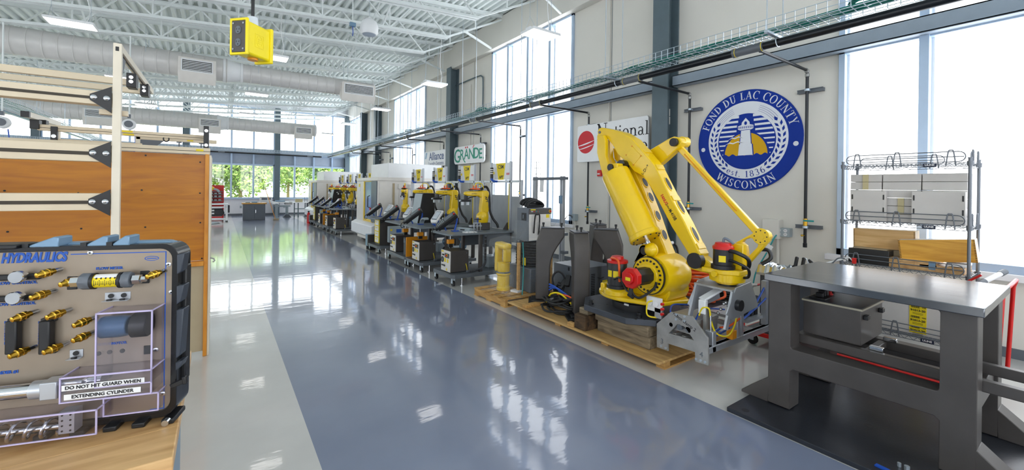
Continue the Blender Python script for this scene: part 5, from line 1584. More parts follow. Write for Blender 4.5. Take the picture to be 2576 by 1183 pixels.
# third shelf
zc = .962
for k, (y0, y1, z0, z1, lab) in enumerate(((.80, 1.36, .0, .035, 'lowest pale board of the stack under the tilted golden drawer'), (.99, 1.36, .036, .07, 'middle pale board under the left end of the tilted golden drawer'),
                                           (.80, 1.12, .036, .066, 'pale board under the right end of the tilted golden drawer'), (1.0, 1.36, .071, .10, 'upper pale board with blue tape under the tilted golden drawer'))):
    o = MB().box(5.96, 6.35, y0, y1, zc + z0, zc + z1).build('pale_board', 'butcher', bevel=.002); tag(o, lab, 'board')
    if k == 3: MB().box(5.957, 5.99, 1.0, 1.05, zc + .02, zc + .103).build('blue_tape', 'sky_blue', o)
drawer((6.10, 1.01, 1.175), (.56, .225, .20), (-.115, 0, .04), 'drawer_wood', 'golden wooden drawer with jointed corners lying tilted on the third shelf', 'white')
drawer((6.24, 1.46, 1.235), (.54, .22, .16), (-.02, 0, 0), 'pale_wood', 'pale wooden drawer standing behind the black box on the third shelf', 'tan')
t = thing('black_box', 'matt black box on the third shelf, left of the tilted golden drawer', 'box', (6.05, 1.54, zc))
MB().box(5.95, 6.13, 1.36, 1.715, zc, zc + .165).build('body', 'black', t, bevel=.004)
MB().box(6.0, 6.12, 1.39, 1.69, zc + .165, zc + .172).build('flap', 'tan', t)
o = MB().box(6.16, 6.32, 1.22, 1.72, zc, 1.12).build('brown_case', 'tan', bevel=.004); tag(o, 'low brown case under the pale drawer, mostly hidden by the black box', 'case')
o = MB().box(6.0, 6.3, .79, .93, zc + .072, zc + .10).build('paper_stack', 'paper', bevel=.002); tag(o, 'small stack of white papers beside the right post of the third shelf', 'papers')
# bottom shelf
t = thing('carton', 'big white carton with a column of yellow stickers on the lowest wire shelf', 'carton', (6.1, 1.25, .28))
MB().box(5.99, 6.36, .80, 1.72, .28, .84).build('box', 'carton', t, bevel=.005)
st = MB().box(5.985, 5.99, 1.065, 1.195, .30, .70).build('sticker_column', 'sign_yellow', t)
m = MB()
for k in range(4):
    z = .675 - k * .105
    lettering(m, '91013-20', (5.984, 1.13, z - .035), (0, -1, 0), (0, 0, 1), .030, bold=.0008)
    lettering(m, '100', (5.984, 1.085, z), (0, -1, 0), (0, 0, 1), .022)
    for i in range(14): m.box(5.9835, 5.985, 1.115 + i * .005, 1.115 + i * .005 + (.003 if i % 3 else .0018), z - .010, z + .012)
    for i in range(2): m.box(5.9835, 5.985, 1.09, 1.17, z - .062 - .012 * i, z - .059 - .012 * i)
m.build('sticker_print', 'ink', st)
o = MB().box(5.988, 5.992, 1.35, 1.55, .80, .838).build('yellow_sticker', 'sign_yellow', bpy.data.objects[t.name])

# ---- red platform cart between table and shelving
t = thing('platform_cart', 'red tube-frame cart behind the steel table, with foam-gripped handles', 'cart', (5.3, 1.5, 0))
f = MB()
for a, b_ in (((5.0, .55, .15), (5.0, 2.42, .15)), ((5.75, .55, .15), (5.75, 2.42, .15)), ((5.0, 2.42, .15), (5.75, 2.42, .15)), ((5.0, .55, .15), (5.75, .55, .15))): f.bar(a, b_, .04)
f.build('frame', 'red', t, bevel=.004)
MB().box(5.02, 5.73, .57, 2.40, .17, .185).build('deck', 'plate', t)
for yy, s in ((2.44, 1), (.50, -1)):
    MB().tube([(5.05, yy, .15), (5.05, yy + .03 * s, .95), (5.10, yy + .05 * s, 1.02), (5.65, yy + .05 * s, 1.02), (5.70, yy + .03 * s, .95), (5.70, yy, .15)] if s < 0 else [(5.70, yy, .15), (5.70, yy, .62), (5.05, yy, .62), (5.05, yy, .15)], .015, 10).build('handle_tube', 'red', t)
for x in (5.06, 5.69):
    for y in (.66, 2.34):
        c = MB().cyl((x - .016, y, .055), (x + .016, y, .055), .055, n=18).build('caster', 'rubber', t)
        MB().box(x - .026, x - .018, y - .02, y + .02, .05, .13).box(x + .018, x + .026, y - .02, y + .02, .05, .13).build('caster_fork', 'zinc', c)
t = thing('lifting_handle', 'red and white bar handle leaning at the left end of the wire shelving', 'handle', (5.7, 1.72, .9))
MB().tube([(5.72, 1.95, .90), (5.72, 1.64, 1.04), (5.72, 1.60, 1.0)], .010, 8).build('bar', 'white', t); MB().box(5.70, 5.74, 1.58, 1.61, .98, 1.04).build('end_cap', 'red', t)
t = thing('foam_grip_handle', 'cart handle with grey and white foam sleeve at the right end of the wire shelving', 'handle', (5.8, .62, .95))
MB().tube([(5.55, .72, .90), (5.95, .56, 1.03)], .022, 12).build('sleeve', 'white', t)
MB().tube([(5.93, .568, 1.023), (5.99, .545, 1.043)], .026, 12).build('end_sleeve', 'slate', t); MB().tube([(5.66, .676, .936), (5.74, .644, .962)], .026, 12).build('end_sleeve', 'slate', t)
MB().tube([(5.72, .76, .93), (5.72, .66, 1.02)], .010, 8).build('red_lever', 'red', t)
t = thing('machine_block', 'dark machine assembly on the red cart behind the left corner of the steel table', 'machine', (5.4, 2.0, .185))
MB().box(5.12, 5.66, 1.70, 2.30, .185, .80).build('body', 'plate', t, bevel=.01); MB().box(5.10, 5.68, 1.68, 2.33, .80, .82).build('top', 'steel', t)
rr = random.Random(21)
m = MB()
vs = []; fs = []; nx, ny = 16, 9
for i in range(nx):
    for j in range(ny):
        e = min(i, nx - 1 - i, j, ny - 1 - j)
        vs.append((5.12 + .30 * j / (ny - 1), 1.98 + .38 * i / (nx - 1), .822 + (.0 if e == 0 else .075 + rr.uniform(-.03, .035))))
for i in range(nx - 1):
    for j in range(ny - 1): fs.append((i * ny + j, (i + 1) * ny + j, (i + 1) * ny + j + 1, i * ny + j + 1))
tag(m.add(vs, fs).build('foil_wrap', 'chrome', angle=12), 'crumpled silver foil bundle on the machine behind the left table corner', 'foil')
t = thing('chain_guides', 'row of upright black plastic fins and bent rods behind the steel table', 'machine part', (5.4, 1.9, .82))
MB().box(5.36, 5.46, 1.70, 2.06, .82, .86).build('base', 'black', t)
for k, y in enumerate((2.04, 1.97)): MB().obox((5.40, y, .94), (.03, .035, .16), (.15, 0, 0)).build('fin', 'black', t, bevel=.01)
MB().obox((5.42, 1.84, .93), (.03, .035, .22), (-.9, 0, 0)).build('fin', 'black', t, bevel=.01); MB().obox((5.40, 1.86, .89), (.05, .16, .05)).build('fin', 'black', t, bevel=.01)
MB().tube(smooth_path([(5.40, 1.90, .86), (5.40, 1.93, 1.0), (5.40, 1.98, 1.01)]), .006, 7).build('rod', 'chrome', t)
MB().tube(smooth_path([(5.45, 1.82, .90), (5.45, 1.72, .98), (5.45, 1.66, 1.05), (5.45, 1.60, 1.055)]), .007, 7).build('rod', 'slate', t)

# ---- dark cart with orange cables behind the robot
t = thing('tool_cart', 'black cart with red clips and a white-sleeved handle behind the big robot', 'cart', (5.4, 3.2, 0))
MB().box(4.98, 5.75, 2.75, 3.70, .26, .30).build('deck', 'plate', t, bevel=.006)
for x in (5.03, 5.70):
    for y in (2.82, 3.63):
        c = MB().cyl((x - .016, y, .06), (x + .016, y, .06), .06, n=16).build('caster', 'rubber', t); MB().box(x - .025, x + .025, y - .02, y + .02, .11, .26).build('caster_fork', 'zinc', c)
MB().tube(smooth_path([(5.10, 3.68, .30), (5.10, 3.72, .80), (5.12, 3.74, .92), (5.2, 3.76, .97)], 5) + [(5.6, 3.76, .97)] + smooth_path([(5.66, 3.74, .92), (5.68, 3.72, .80), (5.68, 3.68, .30)], 5), .016, 9).build('handle', 'black', t)
MB().cyl((5.25, 3.76, .97), (5.60, 3.76, .97), .024, n=14).build('handle_sleeve', 'paper', t)
t = thing('orange_cable_coil', 'big loose coil of orange cable piled on the cart behind the yellow robot', 'cable', (5.25, 3.2, .30))
for k in range(13):
    cx, cy_, r_ = 5.25 + rr.uniform(-.06, .06), 3.22 + rr.uniform(-.06, .06), rr.uniform(.20, .31)
    MB().tube([(cx + r_ * .9 * math.cos(q), cy_ + r_ * 1.25 * math.sin(q), .33 + .030 * k + .02 * math.sin(2 * q + k)) for q in [2 * PI * i / 28 for i in range(28)]], .0145, 7, closed=True).build('cable_turn', 'orange', t)
MB().tube(smooth_path([(5.0, 3.1, .55), (4.92, 2.95, .48), (4.95, 2.80, .42), (5.1, 2.70, .45), (5.25, 2.78, .5)]), .0145, 7).build('cable_end', 'orange', t)
t = thing('black_hose_coil', 'coil of black hose under the orange cables', 'hose', (5.45, 2.98, .30))
for k in range(4):
    MB().tube([(5.56 + .15 * math.cos(q), 2.98 + .20 * math.sin(q), .33 + .03 * k) for q in [2 * PI * i / 24 for i in range(24)]], .016, 7, closed=True).build('hose_turn', 'rubber', t)
t = thing('push_cart', 'low black cart with red-clipped, white-sleeved handle behind the grey pillars', 'cart', (5.8, 5.4, 0))
MB().box(5.60, 6.30, 4.95, 5.95, .20, .24).build('deck', 'plate', t, bevel=.006)
for x in (5.66, 6.24):
    for y in (5.02, 5.88): MB().cyl((x - .016, y, .05), (x + .016, y, .05), .05, n=14).box(x - .02, x + .02, y - .02, y + .02, .08, .20).build('caster', 'rubber', t)
MB().tube(smooth_path([(5.62, 5.92, .22), (5.62, 5.92, .66), (5.61, 5.90, .76), (5.60, 5.82, .91), (5.60, 5.72, .96)], 5) + [(5.60, 5.10, .985)] + smooth_path([(5.60, 5.05, .985), (5.60, 5.03, .93), (5.61, 5.12, .80), (5.62, 5.12, .70), (5.62, 5.12, .22)], 5), .017, 9).build('handle', 'black', t)
MB().cyl((5.60, 5.42, .972), (5.60, 5.10, .985), .026, n=14).build('handle_sleeve', 'paper', t)
for y in (5.86, 5.08): MB().tube([(5.58, y, .80), (5.58, y + .06, .80), (5.58, y + .06, .90), (5.58, y - .03, .90)], .008, 7).build('clip', 'red', t)
MB().box(5.7, 6.1, 5.5, 5.9, .24, .42).box(5.75, 5.9, 5.55, 5.75, .42, .50).build('drive_unit', 'black', t, bevel=.01)

# ---- shrink-wrapped pallet
t = thing('pallet', 'small slatted pallet under the shrink-wrapped robot', 'pallet', (3.95, 5.5, 0))
for k, y in enumerate((5.06, 5.25, 5.44, 5.63, 5.84)): MB().box(3.44, 4.50, y, y + .12, .105, .122).build('deck_board', 'pallet_pine', t, bevel=.002)
for x in (3.45, 3.94, 4.45): MB().box(x, x + .045, 5.06, 5.96, .017, .105).build('stringer', 'pallet_pine', t, bevel=.002)
for y in (5.06, 5.47, 5.84): MB().box(3.44, 4.50, y, y + .12, 0, .017).build('bottom_board', 'pallet_pine', t, bevel=.002)
t = thing('packed_robot', 'yellow robot arm standing folded inside the clear wrap', 'robot', (3.74, 5.6, .122))
bx_, by_ = 3.76, 5.58
MB().lathe([(.11, .122), (.11, .17), (.10, .18), (.10, .36), (.115, .37), (.115, .40)], (bx_, by_, 0), (0, 0, 1), 24).build('base', 'yellow', t, bevel=.004)
MB().lathe([(.10, .42), (.105, .44), (.105, .56), (.08, .58)], (bx_, by_, 0), (0, 0, 1), 24).build('turret', 'yellow', t)
MB().lathe([(.115, .40), (.115, .42)], (bx_, by_, 0), (0, 0, 1), 24).build('swivel_ring', 'slate', t)
MB().obox((bx_ - .03, by_ + .10, .62), (.13, .08, .42)).build('lower_arm', 'yellow', t, bevel=.03, seg=4)
MB().obox((bx_ + .01, by_ - .08, .70), (.13, .07, .26)).build('lower_arm', 'yellow', t, bevel=.025, seg=4)
MB().obox((bx_, by_ + .02, .83), (.16, .30, .10), (.05, 0, 0)).build('upper_arm', 'yellow', t, bevel=.04, seg=4)
p = at_x(1328, 600, 3.98); YC = p[1]; YC1 = at_x(1300, 600, 3.98)[1]; XC1 = at_y(1386, 560, YC)[0]; ZC1 = at_x(1328, 524, 3.98)[2]
t = thing('stacked_controller', 'grey robot controller with a lit button panel on top of the wrapped pallet', 'controller', (4.2, YC, .9))
MB().box(3.98, XC1, YC, YC1, .92, ZC1).build('cabinet', 'slate', t, bevel=.006)
fp = MB().box(3.995, XC1 - .01, YC - .006, YC, .93, ZC1 - .10).build('front_panel', 'offwhite', t, bevel=.002)
bp_ = MB().box(3.99, XC1, YC - .010, YC, ZC1 - .095, ZC1 - .01).build('button_panel', 'dark', t, bevel=.002)
b = MB()
cols = ('paper', 'paper', 'red', 'red', 'teal', 'teal', 'red', 'teal')
for k, c_ in enumerate(cols):
    x = 4.03 + k * .022; MB().box(x, x + .013, YC - .014, YC - .009, ZC1 - .06, ZC1 - .048).build('button', c_, bp_)
MB().box(4.02, 4.12, YC - .012, YC - .009, ZC1 - .035, ZC1 - .018).build('model_plate', 'sign_yellow', bp_)
e = MB().cyl((XC1 - .03, YC - .012, ZC1 - .055), (XC1 - .03, YC - .009, ZC1 - .055), .026, n=18).build('stop_ring', 'sign_yellow', bp_); MB().cyl((XC1 - .03, YC - .03, ZC1 - .055), (XC1 - .03, YC - .012, ZC1 - .055), .017, n=16).build('stop_button', 'red', bp_)
MB().box(XC1 - .11, XC1 - .045, YC - .009, YC - .005, ZC1 - .16, ZC1 - .105).build('caution_label', 'sign_yellow', fp)
MB().box(3.975, 3.98, YC + .05, YC + .17, ZC1 - .20, ZC1 - .08).build('switch_plate', 'black', t)
MB().obox((3.972, YC + .11, ZC1 - .14), (.02, .03, .06)).build('rotary_switch', 'slate', t)
MB().tube(smooth_path([(4.08, YC - .02, 1.05), (4.08, YC - .05, ZC1 - .13), (4.12, YC - .06, ZC1 - .10), (4.17, YC - .05, ZC1 - .13), (4.18, YC - .02, 1.02)]), .012, 8).build('cable', 'rubber', t)
t = thing('black_hose_coil', 'thick black cable coil lying on top of the stacked controller', 'cable', (4.15, YC1, ZC1))
for k in range(4):
    cx, cy_ = (3.98 + XC1) / 2 - .03, YC + .08 + .055 * k
    MB().tube([(cx + (.19 - .012 * k) * math.cos(q), cy_ + .03 * math.cos(q + k), ZC1 + .022 + .085 * max(0.0, math.sin(q)) + .012 * k) for q in [2 * PI * i / 26 for i in range(26)]], .020, 8, closed=True).build('cable_turn', 'rubber', t)
t = thing('packed_crate', 'dark equipment and coiled cables stacked inside the clear wrap', 'machine', (4.15, 5.45, .122))
MB().box(3.98, 4.42, 5.15, 5.75, .122, .50).build('lower_cabinet', 'slate', t, bevel=.01)
for k in range(9):
    MB().tube([(4.20 + .20 * math.cos(q), 5.44 + .26 * math.sin(q), .53 + .042 * k) for q in [2 * PI * i / 26 for i in range(26)]], .024, 7, closed=True).build('cable_turn', 'rubber', t)
MB().box(3.85, 3.89, 5.30, 5.34, .122, .90).box(4.36, 4.40, 5.12, 5.16, .122, .90).build('corner_board', 'pallet_pine', t)
MB().box(3.962, 3.966, 5.26, 5.34, .54, .66).build('tag', 'sign_yellow', t)
MB().tube(smooth_path([(3.86, 5.20, .92), (3.87, 5.19, .6), (3.85, 5.17, .3), (3.80, 5.12, .13)]), .009, 7).build('strap', 'teal', t)
MB().obox((3.84, 5.34, .14), (.10, .14, .03), (0, 0, .3)).build('paper', 'paper', t)
# film: slightly pulled-in sheet around the load, open at the top
rr = random.Random(9)


def film(loops, name):
    m = MB(); n = len(loops[0][1]); vs = []; fs = []
    for z, lp in loops:
        for (x, y) in lp: vs.append((x + rr.uniform(-.008, .008), y + rr.uniform(-.008, .008), z + rr.uniform(-.012, .012)))
    for j in range(len(loops) - 1):
        for k in range(n): fs.append((j * n + k, j * n + (k + 1) % n, (j + 1) * n + (k + 1) % n, (j + 1) * n + k))
    return m.add(vs, fs).build(name, 'film', t, angle=80)


def loop(x0, x1, y0, y1, r, n=8):
    out = []
    for cx, cy_, a0 in ((x1 - r, y1 - r, 0), (x0 + r, y1 - r, 90), (x0 + r, y0 + r, 180), (x1 - r, y0 + r, 270)):
        for i in range(n): a = math.radians(a0 + 90 * i / (n - 1)); out.append((cx + r * math.cos(a), cy_ + r * math.sin(a)))
    return out


t = thing('stretch_film', 'clear stretch wrap pulled around the packed pallet load', 'plastic wrap', (4.0, 5.5, .12))
film([(.13, loop(3.58, 4.50, 5.03, 5.86, .12)), (.25, loop(3.62, 4.48, 5.05, 5.84, .14)), (.45, loop(3.64, 4.47, 5.07, 5.80, .15)), (.65, loop(3.62, 4.47, 5.07, 5.82, .14)), (.82, loop(3.58, 4.47, 5.06, 5.86, .12)),
      (.92, loop(3.60, 4.46, 5.05, 5.84, .12)), (.96, loop(3.72, 4.44, 5.05, 5.74, .12)), (.98, loop(3.86, 4.44, 5.0, 5.74, .1))], 'lower_wrap')
film([(.97, loop(3.84, 4.46, YC - .05, YC1 + .04, .1)), (1.05, loop(3.90, 4.45, YC - .07, YC1 + .03, .08)), (1.14, loop(3.93, 4.46, YC - .08, YC1 + .02, .06)), (1.24, loop(3.93, 4.50, YC - .14, YC1 + .02, .06))], 'upper_wrap')

# ---- aluminium extrusion stand by the middle window
t = thing('aluminium_stand', 'aluminium profile stand with a dark crossbar by the middle tall window', 'stand', (5.95, 7.1, 0))
for y in (7.55, 6.62):
    MB().box(5.90, 5.98, y - .045, y + .045, 0, 2.03).build('post', 'alu', t, bevel=.003)
    MB().box(5.898, 5.902, y - .010, y + .010, 0, 2.03).build('slot', 'slate', t)
MB().box(5.86, 5.90, 6.40, 7.55, 1.95, 2.01).build('crossbar', 'slate', t, bevel=.003)
MB().box(5.88, 6.0, 6.50, 6.62, .78, .84).build('bracket', 'slate', t); MB().box(5.88, 6.0, 6.48, 6.60, .40, .46).build('bracket', 'slate', t)
MB().box(5.87, 5.90, 6.58, 6.66, 1.45, 1.62).build('latch', 'sky_blue', t)
MB().prism([(7.30, 1.95), (7.16, 1.95), (7.17, 1.68), (7.30, 1.69)], 'x', 5.87, 5.873).build('paper_note', 'paper', t)
t = thing('wire_rack', 'narrow wire grid column beside the aluminium stand', 'rack', (6.2, 7.85, 0))
m = MB()
for x in (6.15, 6.27):
    for y in (7.78, 7.95): m.bar((x, y, 0), (x, y, 2.42), .007)
for k in range(17):
    z = .15 + k * .14
    for x in (6.15, 6.27): m.bar((x, 7.78, z), (x, 7.95, z), .006)
    for y in (7.78, 7.95): m.bar((6.15, y, z), (6.27, y, z), .006)
m.build('wire_frame', 'steel_grey', t)

# ================================================================== robot training trolleys and milling machines
ROW = []        # (root, label of its twin in the far row, extra shift of the twin)


def row(o, far, dy=9.12):
    ROW.append((o, far, dy)); return o


ORD = ('nearest', 'second', 'third', 'last')
SPAN = [(6.60, 7.44), (8.02, 8.86), (8.88, 10.15), (10.80, 11.72)]


def trolley(k, y0, y1):
    lab = ('dark grey robot trolley beside the wrapped pallet', 'second dark grey robot trolley from the wrapped pallet', 'wide dark trolley with the slanted black console', 'dark trolley with yellow and white drawers before the near milling machine')[k]
    far = ('nearest dark robot trolley of the far row', 'second dark robot trolley of the far row', 'third dark trolley of the far row, under its black console', 'last dark trolley of the far row, with yellow drawers')[k]
    t = row(thing('robot_trolley', lab, 'trolley', (4.0, (y0 + y1) / 2, 0), 0, 'robot training trolleys'), far)
    xa, xb = 3.36, 4.675
    def slab(x0, x1, z0, z1, r=.06):
        p = [(x0 + r, y0), (x1, y0), (x1, y1), (x0 + r, y1), (x0, y1 - r), (x0, y0 + r)]
        return MB().prism(p, 'z', z0, z1)
    slab(xa - .06, xb, .90, .93).build('table_top', 'table_grey', t, bevel=.004)
    slab(xa, xb, .14, .205).build('lower_shelf', 'cart_grey', t, bevel=.004)
    for x in (3.98, 4.63):
        for y in (y0 + .08, y1 - .08): MB().box(x - .03, x + .03, y - .03, y + .03, .205, .90).build('leg', 'dark', t, bevel=.003)
    MB().box(4.02, 4.62, y0 + .04, y0 + .06, .66, .90).build('apron', 'cart_grey', t)
    MB().box(4.0, 4.64, y1 - .06, y1 - .04, .60, .90).build('apron', 'cart_grey', t)
    for x in (xa + .06, xb - .12):
        for y in (y0 + .07, y1 - .07):
            c = MB().cyl((x - .018, y, .05), (x + .018, y, .05), .05, n=16).build('caster', 'rubber', t)
            MB().box(x - .028, x - .020, y - .02, y + .03, .05, .13).box(x + .020, x + .028, y - .02, y + .03, .05, .13).box(x - .03, x + .03, y - .03, y + .03, .125, .14).build('caster_fork', 'zinc', c)
    for x in (xa + .22, xb - .3):
        MB().cyl((x, y0 + .05, .012), (x, y0 + .05, .14), .010, n=8).cyl((x, y0 + .05, 0), (x, y0 + .05, .014), .032, n=14).build('levelling_foot', 'chrome', t)
    if k < 3:
        s = MB().box(3.44, 3.56, y0 + .32, y0 + .40, .72, .80).build('safety_switch', 'ochre', t, bevel=.005)
        MB().box(3.46, 3.54, y0 + .33, y0 + .39, .66, .72).build('switch_body', 'black', s); MB().cyl((3.5, y0 + .36, .80), (3.5, y0 + .36, .90), .012, n=8).build('switch_post', 'alu', s)
        # spiral cable carrier
        pts = [(4.05 + .0, y0 + .02, .86), (4.05, y0 + .02, .5), (4.05, y0 + .03, .36), (3.98, y0 + .05, .27), (3.85, y0 + .07, .235), (3.72, y0 + .10, .23)]
        MB().tube(smooth_path(pts), .022, 8).build('cable_chain', 'black', t)
        q = MB()
        for p in smooth_path(pts, 5): q.ball(p, .0245, 6, 4)
        q.build('chain_links', 'slate', t)
        MB().ball((4.40, y0 + .16, .66), .085, 16, 10).ball((4.42, y0 + .16, .47), .085, 16, 10).build('air_reservoir', 'sky_blue', t)
        MB().box(4.30, 4.55, y0 + .30, y0 + .60, .205, .42).build('air_unit', 'enclosure', t, bevel=.008)
        MB().cyl((4.44, y0 + .14, .26), (4.44, y0 + .20, .26), .09, n=20).build('reel', 'black', t); MB().box(4.42, 4.46, y0 + .13, y0 + .14, .25, .28).build('reel_mark', 'sign_yellow', t)
    # profile frame with placard at the back
    yk = y0; y0 = (6.60, 8.03, 9.48, 10.93)[k]
    fy0, fy1 = y0 - .20, y0 + (1.0 if k == 3 else 1.18)
    for y, h in ((fy0, 1.92), (y0 + .16, 2.29), (y0 + .88, 2.29), (fy1, 1.92)):
        MB().box(4.68, 4.725, y - .022, y + .022, .205, h).build('profile_post', 'alu', t, bevel=.003)
    MB().box(4.68, 4.725, fy0, fy1, 1.87, 1.915).build('profile_rail', 'alu', t, bevel=.003)
    MB().box(4.715, 4.722, y0 + .19, y0 + .85, .93, 1.62).build('grey_guard', 'guard_grey', t)
    MB().box(4.715, 4.722, fy0 + .03, y0 + .13, .70, 1.60).build('grey_guard', 'guard_grey', t)
    MB().prism([(y0 + .22, .93), (y0 + .36, .93), (y0 + .22, 1.08)], 'x', 4.66, 4.70).build('corner_gusset', 'dark', t)
    MB().tube([(4.69, y0 + .20, .95), (4.69, y0 + .21, 1.3), (4.69, y0 + .20, 1.85)], .009, 6).build('yellow_hose', 'sign_yellow', t)
    pl = MB().box(4.71, 4.716, y0 + .185, y0 + .855, 1.925, 2.27).build('placard', 'white', t)
    yc = y0 + .54
    MB().prism([(yc + .17, 2.27), (yc - .17, 2.27), (yc - .11, 1.93), (yc + .08, 1.93)], 'x', 4.706, 4.71).build('yellow_field', 'sign_yellow', pl)
    m = MB(); lettering(m, 'CSM', (4.705, yc - .005, 2.19), (0, -1, 0), (0, 0, 1), .11, bold=.001); m.build('placard_lettering', 'ink', pl)
    m = MB(); lettering(m, 'APT', (4.705, yc - .03, 1.98), (0, -1, 0), (0, 0, 1), .085, bold=.002); m.build('placard_lettering', 'ink', pl)
    m = MB()
    for i in range(2): m.box(4.705, 4.71, y0 + .22, y0 + .33, 2.03 + i * .022, 2.043 + i * .022)
    m.build('red_mark', 'sign_red', pl)
    MB().prism(ngon(y0 + .80, 2.07, .03, 16), 'x', 4.705, 4.71).build('round_mark', 'sign_yellow', pl)
    # signal tower
    yt = y0 + .74
    s = MB().cyl((4.62, yt, 1.96), (4.62, yt, 2.18), .032, n=12).build('signal_tower', 'black', t)
    q = MB()
    for i in range(3): q.cyl((4.62, yt, 2.05 + i * .04), (4.62, yt, 2.068 + i * .04), .0335, n=12)
    q.build('light_rings', 'paper', s)
    MB().cyl((4.62, yt, 1.92), (4.62, yt, 2.03), .030, n=12).tube([(4.62, yt, 1.94), (4.63, yt - .05, 1.90), (4.70, yt - .12, 1.895)], .024, 8).build('tower_bracket', 'blue', s)
    return t


for k, (a, b_) in enumerate(SPAN): trolley(k, a, b_)


def control_box(y, lab, far):
    t = row(thing('robot_control_box', lab, 'control box', (3.65, y + .19, .205), 0, 'robot control boxes'), far)
    x0, x1, z0, z1 = 3.42, 3.80, .215, .60
    MB().box(x0 + .012, x1, y, y + .38, z0, z1).build('case', 'dark', t, bevel=.006)
    f = MB().box(x0, x0 + .012, y + .004, y + .376, z0 + .002, z1 - .002).build('front_panel', 'offwhite', t, bevel=.003)
    pn = MB().box(x0 - .004, x0, y + .04, y + .22, z1 - .135, z1 - .05).build('switch_panel', 'dark', f)
    MB().cyl((x0 - .008, y + .13, z1 - .09), (x0 - .004, y + .13, z1 - .09), .026, n=16).build('stop_ring', 'sign_yellow', pn); MB().cyl((x0 - .028, y + .13, z1 - .09), (x0 - .006, y + .13, z1 - .09), .017, n=14).build('stop_button', 'red', pn)
    MB().box(x0 - .02, x0, y + .24, y + .30, z1 - .10, z1 - .075).build('mode_key', 'black', f)
    fan = MB().lathe([(.056, 0), (.056, .005), (.03, .006)], (x0, y + .31, z1 - .18), (-1, 0, 0), 20).build('fan_grille', 'black', f)
    MB().lathe([(.018, 0), (.018, .008)], (x0, y + .31, z1 - .18), (-1, 0, 0), 14).build('fan_hub', 'steel_grey', fan)
    for yy, zz, w_, h_ in ((.17, .17, .07, .07), (.07, .165, .055, .065), (.12, .02, .04, .04)): MB().box(x0 - .002, x0, y + yy, y + yy + w_, z0 + zz, z0 + zz + h_).build('caution_label', 'sign_yellow', f)
    MB().box(x0 - .002, x0, y + .27, y + .36, z1 - .04, z1 - .015).build('model_plate', 'sign_yellow', f)
    MB().cyl((x0 - .012, y + .22, z0 + .10), (x0, y + .22, z0 + .10), .018, n=12).box(x0 - .01, x0, y + .24, y + .34, z0 + .09, z0 + .115).build('connector', 'black', f)
    MB().cyl((x1 - .04, y - .006, z1 - .05), (x1 - .04, y, z1 - .05), .014, n=10).build('eye_bolt', 'chrome', t)
    MB().tube(smooth_path([(x1 - .06, y - .005, z0 + .14), (x1 - .05, y - .02, z0 + .08), (x1 - .04, y - .02, z0 + .02)]), .006, 6).build('earth_wire', 'sign_yellow', t)


for y, lab, far in ((6.80, 'robot control box with white front, lowest and nearest, by the wrapped pallet', 'nearest robot control box of the far row'), (8.24, 'robot control box beside the ochre panel', 'middle robot control box of the far row'),
                    (9.66, 'robot control box left of the narrow black computer tower', 'farthest robot control box of the far row')):
    control_box(y, lab, far)
t = row(thing('computer_tower', 'narrow black computer tower between two robot control boxes', 'computer', (3.65, 9.06, .205)), 'narrow dark computer tower in the far row')
MB().box(3.42, 3.82, 8.98, 9.14, .206, .62).build('case', 'black', t, bevel=.006); MB().box(3.415, 3.42, 9.02, 9.03, .25, .55).build('light_strip', 'sky_blue', t)
MB().box(3.416, 3.42, 9.05, 9.12, .50, .59).build('drive_bay', 'slate', t)
o = row(tag(MB().box(3.40, 3.90, 8.91, 8.94, .206, .64).build('ochre_panel', 'ochre', bevel=.004), 'upright ochre panel behind the middle control box', 'panel'), 'upright ochre panel of the far row')
# drawers, bin, enclosure on the last trolley
t = row(thing('drawer_cabinet', 'yellow-framed cabinet of white drawers at the end of the near trolley row', 'drawer cabinet', (3.6, 11.25, .205)), 'yellow-framed drawer cabinet at the end of the far row')
MB().box(3.47, 3.95, 11.02, 11.40, .206, .88).build('case', 'dark', t, bevel=.004)
MB().box(3.452, 3.47, 11.02, 11.40, .26, .88).build('front_frame', 'sign_yellow', t)
for i in range(4):
    z = .28 + i * .15; d_ = MB().box(3.44, 3.452, 11.05, 11.32, z, z + .125).build('drawer', 'paper', t, bevel=.004); MB().box(3.43, 3.44, 11.12, 11.25, z + .075, z + .09).build('pull', 'sign_yellow', d_)
MB().box(3.44, 3.48, 11.03, 11.07, 0, .206).box(3.40, 3.52, 11.0, 11.10, 0, .01).build('front_prop', 'black', t)
t = row(thing('parts_bin', 'blue-grey bin on the floor in front of the near milling machine', 'bin', (3.5, 11.75, 0)), 'blue-grey bin on the floor of the far row')
MB().box(3.38, 3.62, 11.74, 12.0, .10, .42).build('body', 'sky_blue', t, bevel=.008); MB().box(3.37, 3.63, 11.73, 11.78, .12, .42).build('dark_side', 'dark', t)
for y in (11.78, 11.95): MB().box(3.40, 3.60, y, y + .03, 0, .10).build('foot', 'black', t)
t = row(thing('electrical_enclosure', 'light grey electrical enclosure with a blue label under the last near trolley top', 'electrical box', (3.9, 10.75, .3)), 'light grey electrical enclosure of the far row')
MB().box(3.62, 4.02, 10.74, 10.86, .30, .72).build('box', 'enclosure', t, bevel=.01); MB().box(3.82, 3.95, 10.735, 10.74, .55, .64).build('label', 'print_blue', t); MB().box(3.66, 3.71, 10.735, 10.74, .60, .65).build('warning_label', 'sign_yellow', t)
MB().box(3.7, 3.76, 10.78, 10.84, .205, .30).box(3.9, 3.96, 10.78, 10.84, .205, .30).build('stand', 'dark', t)


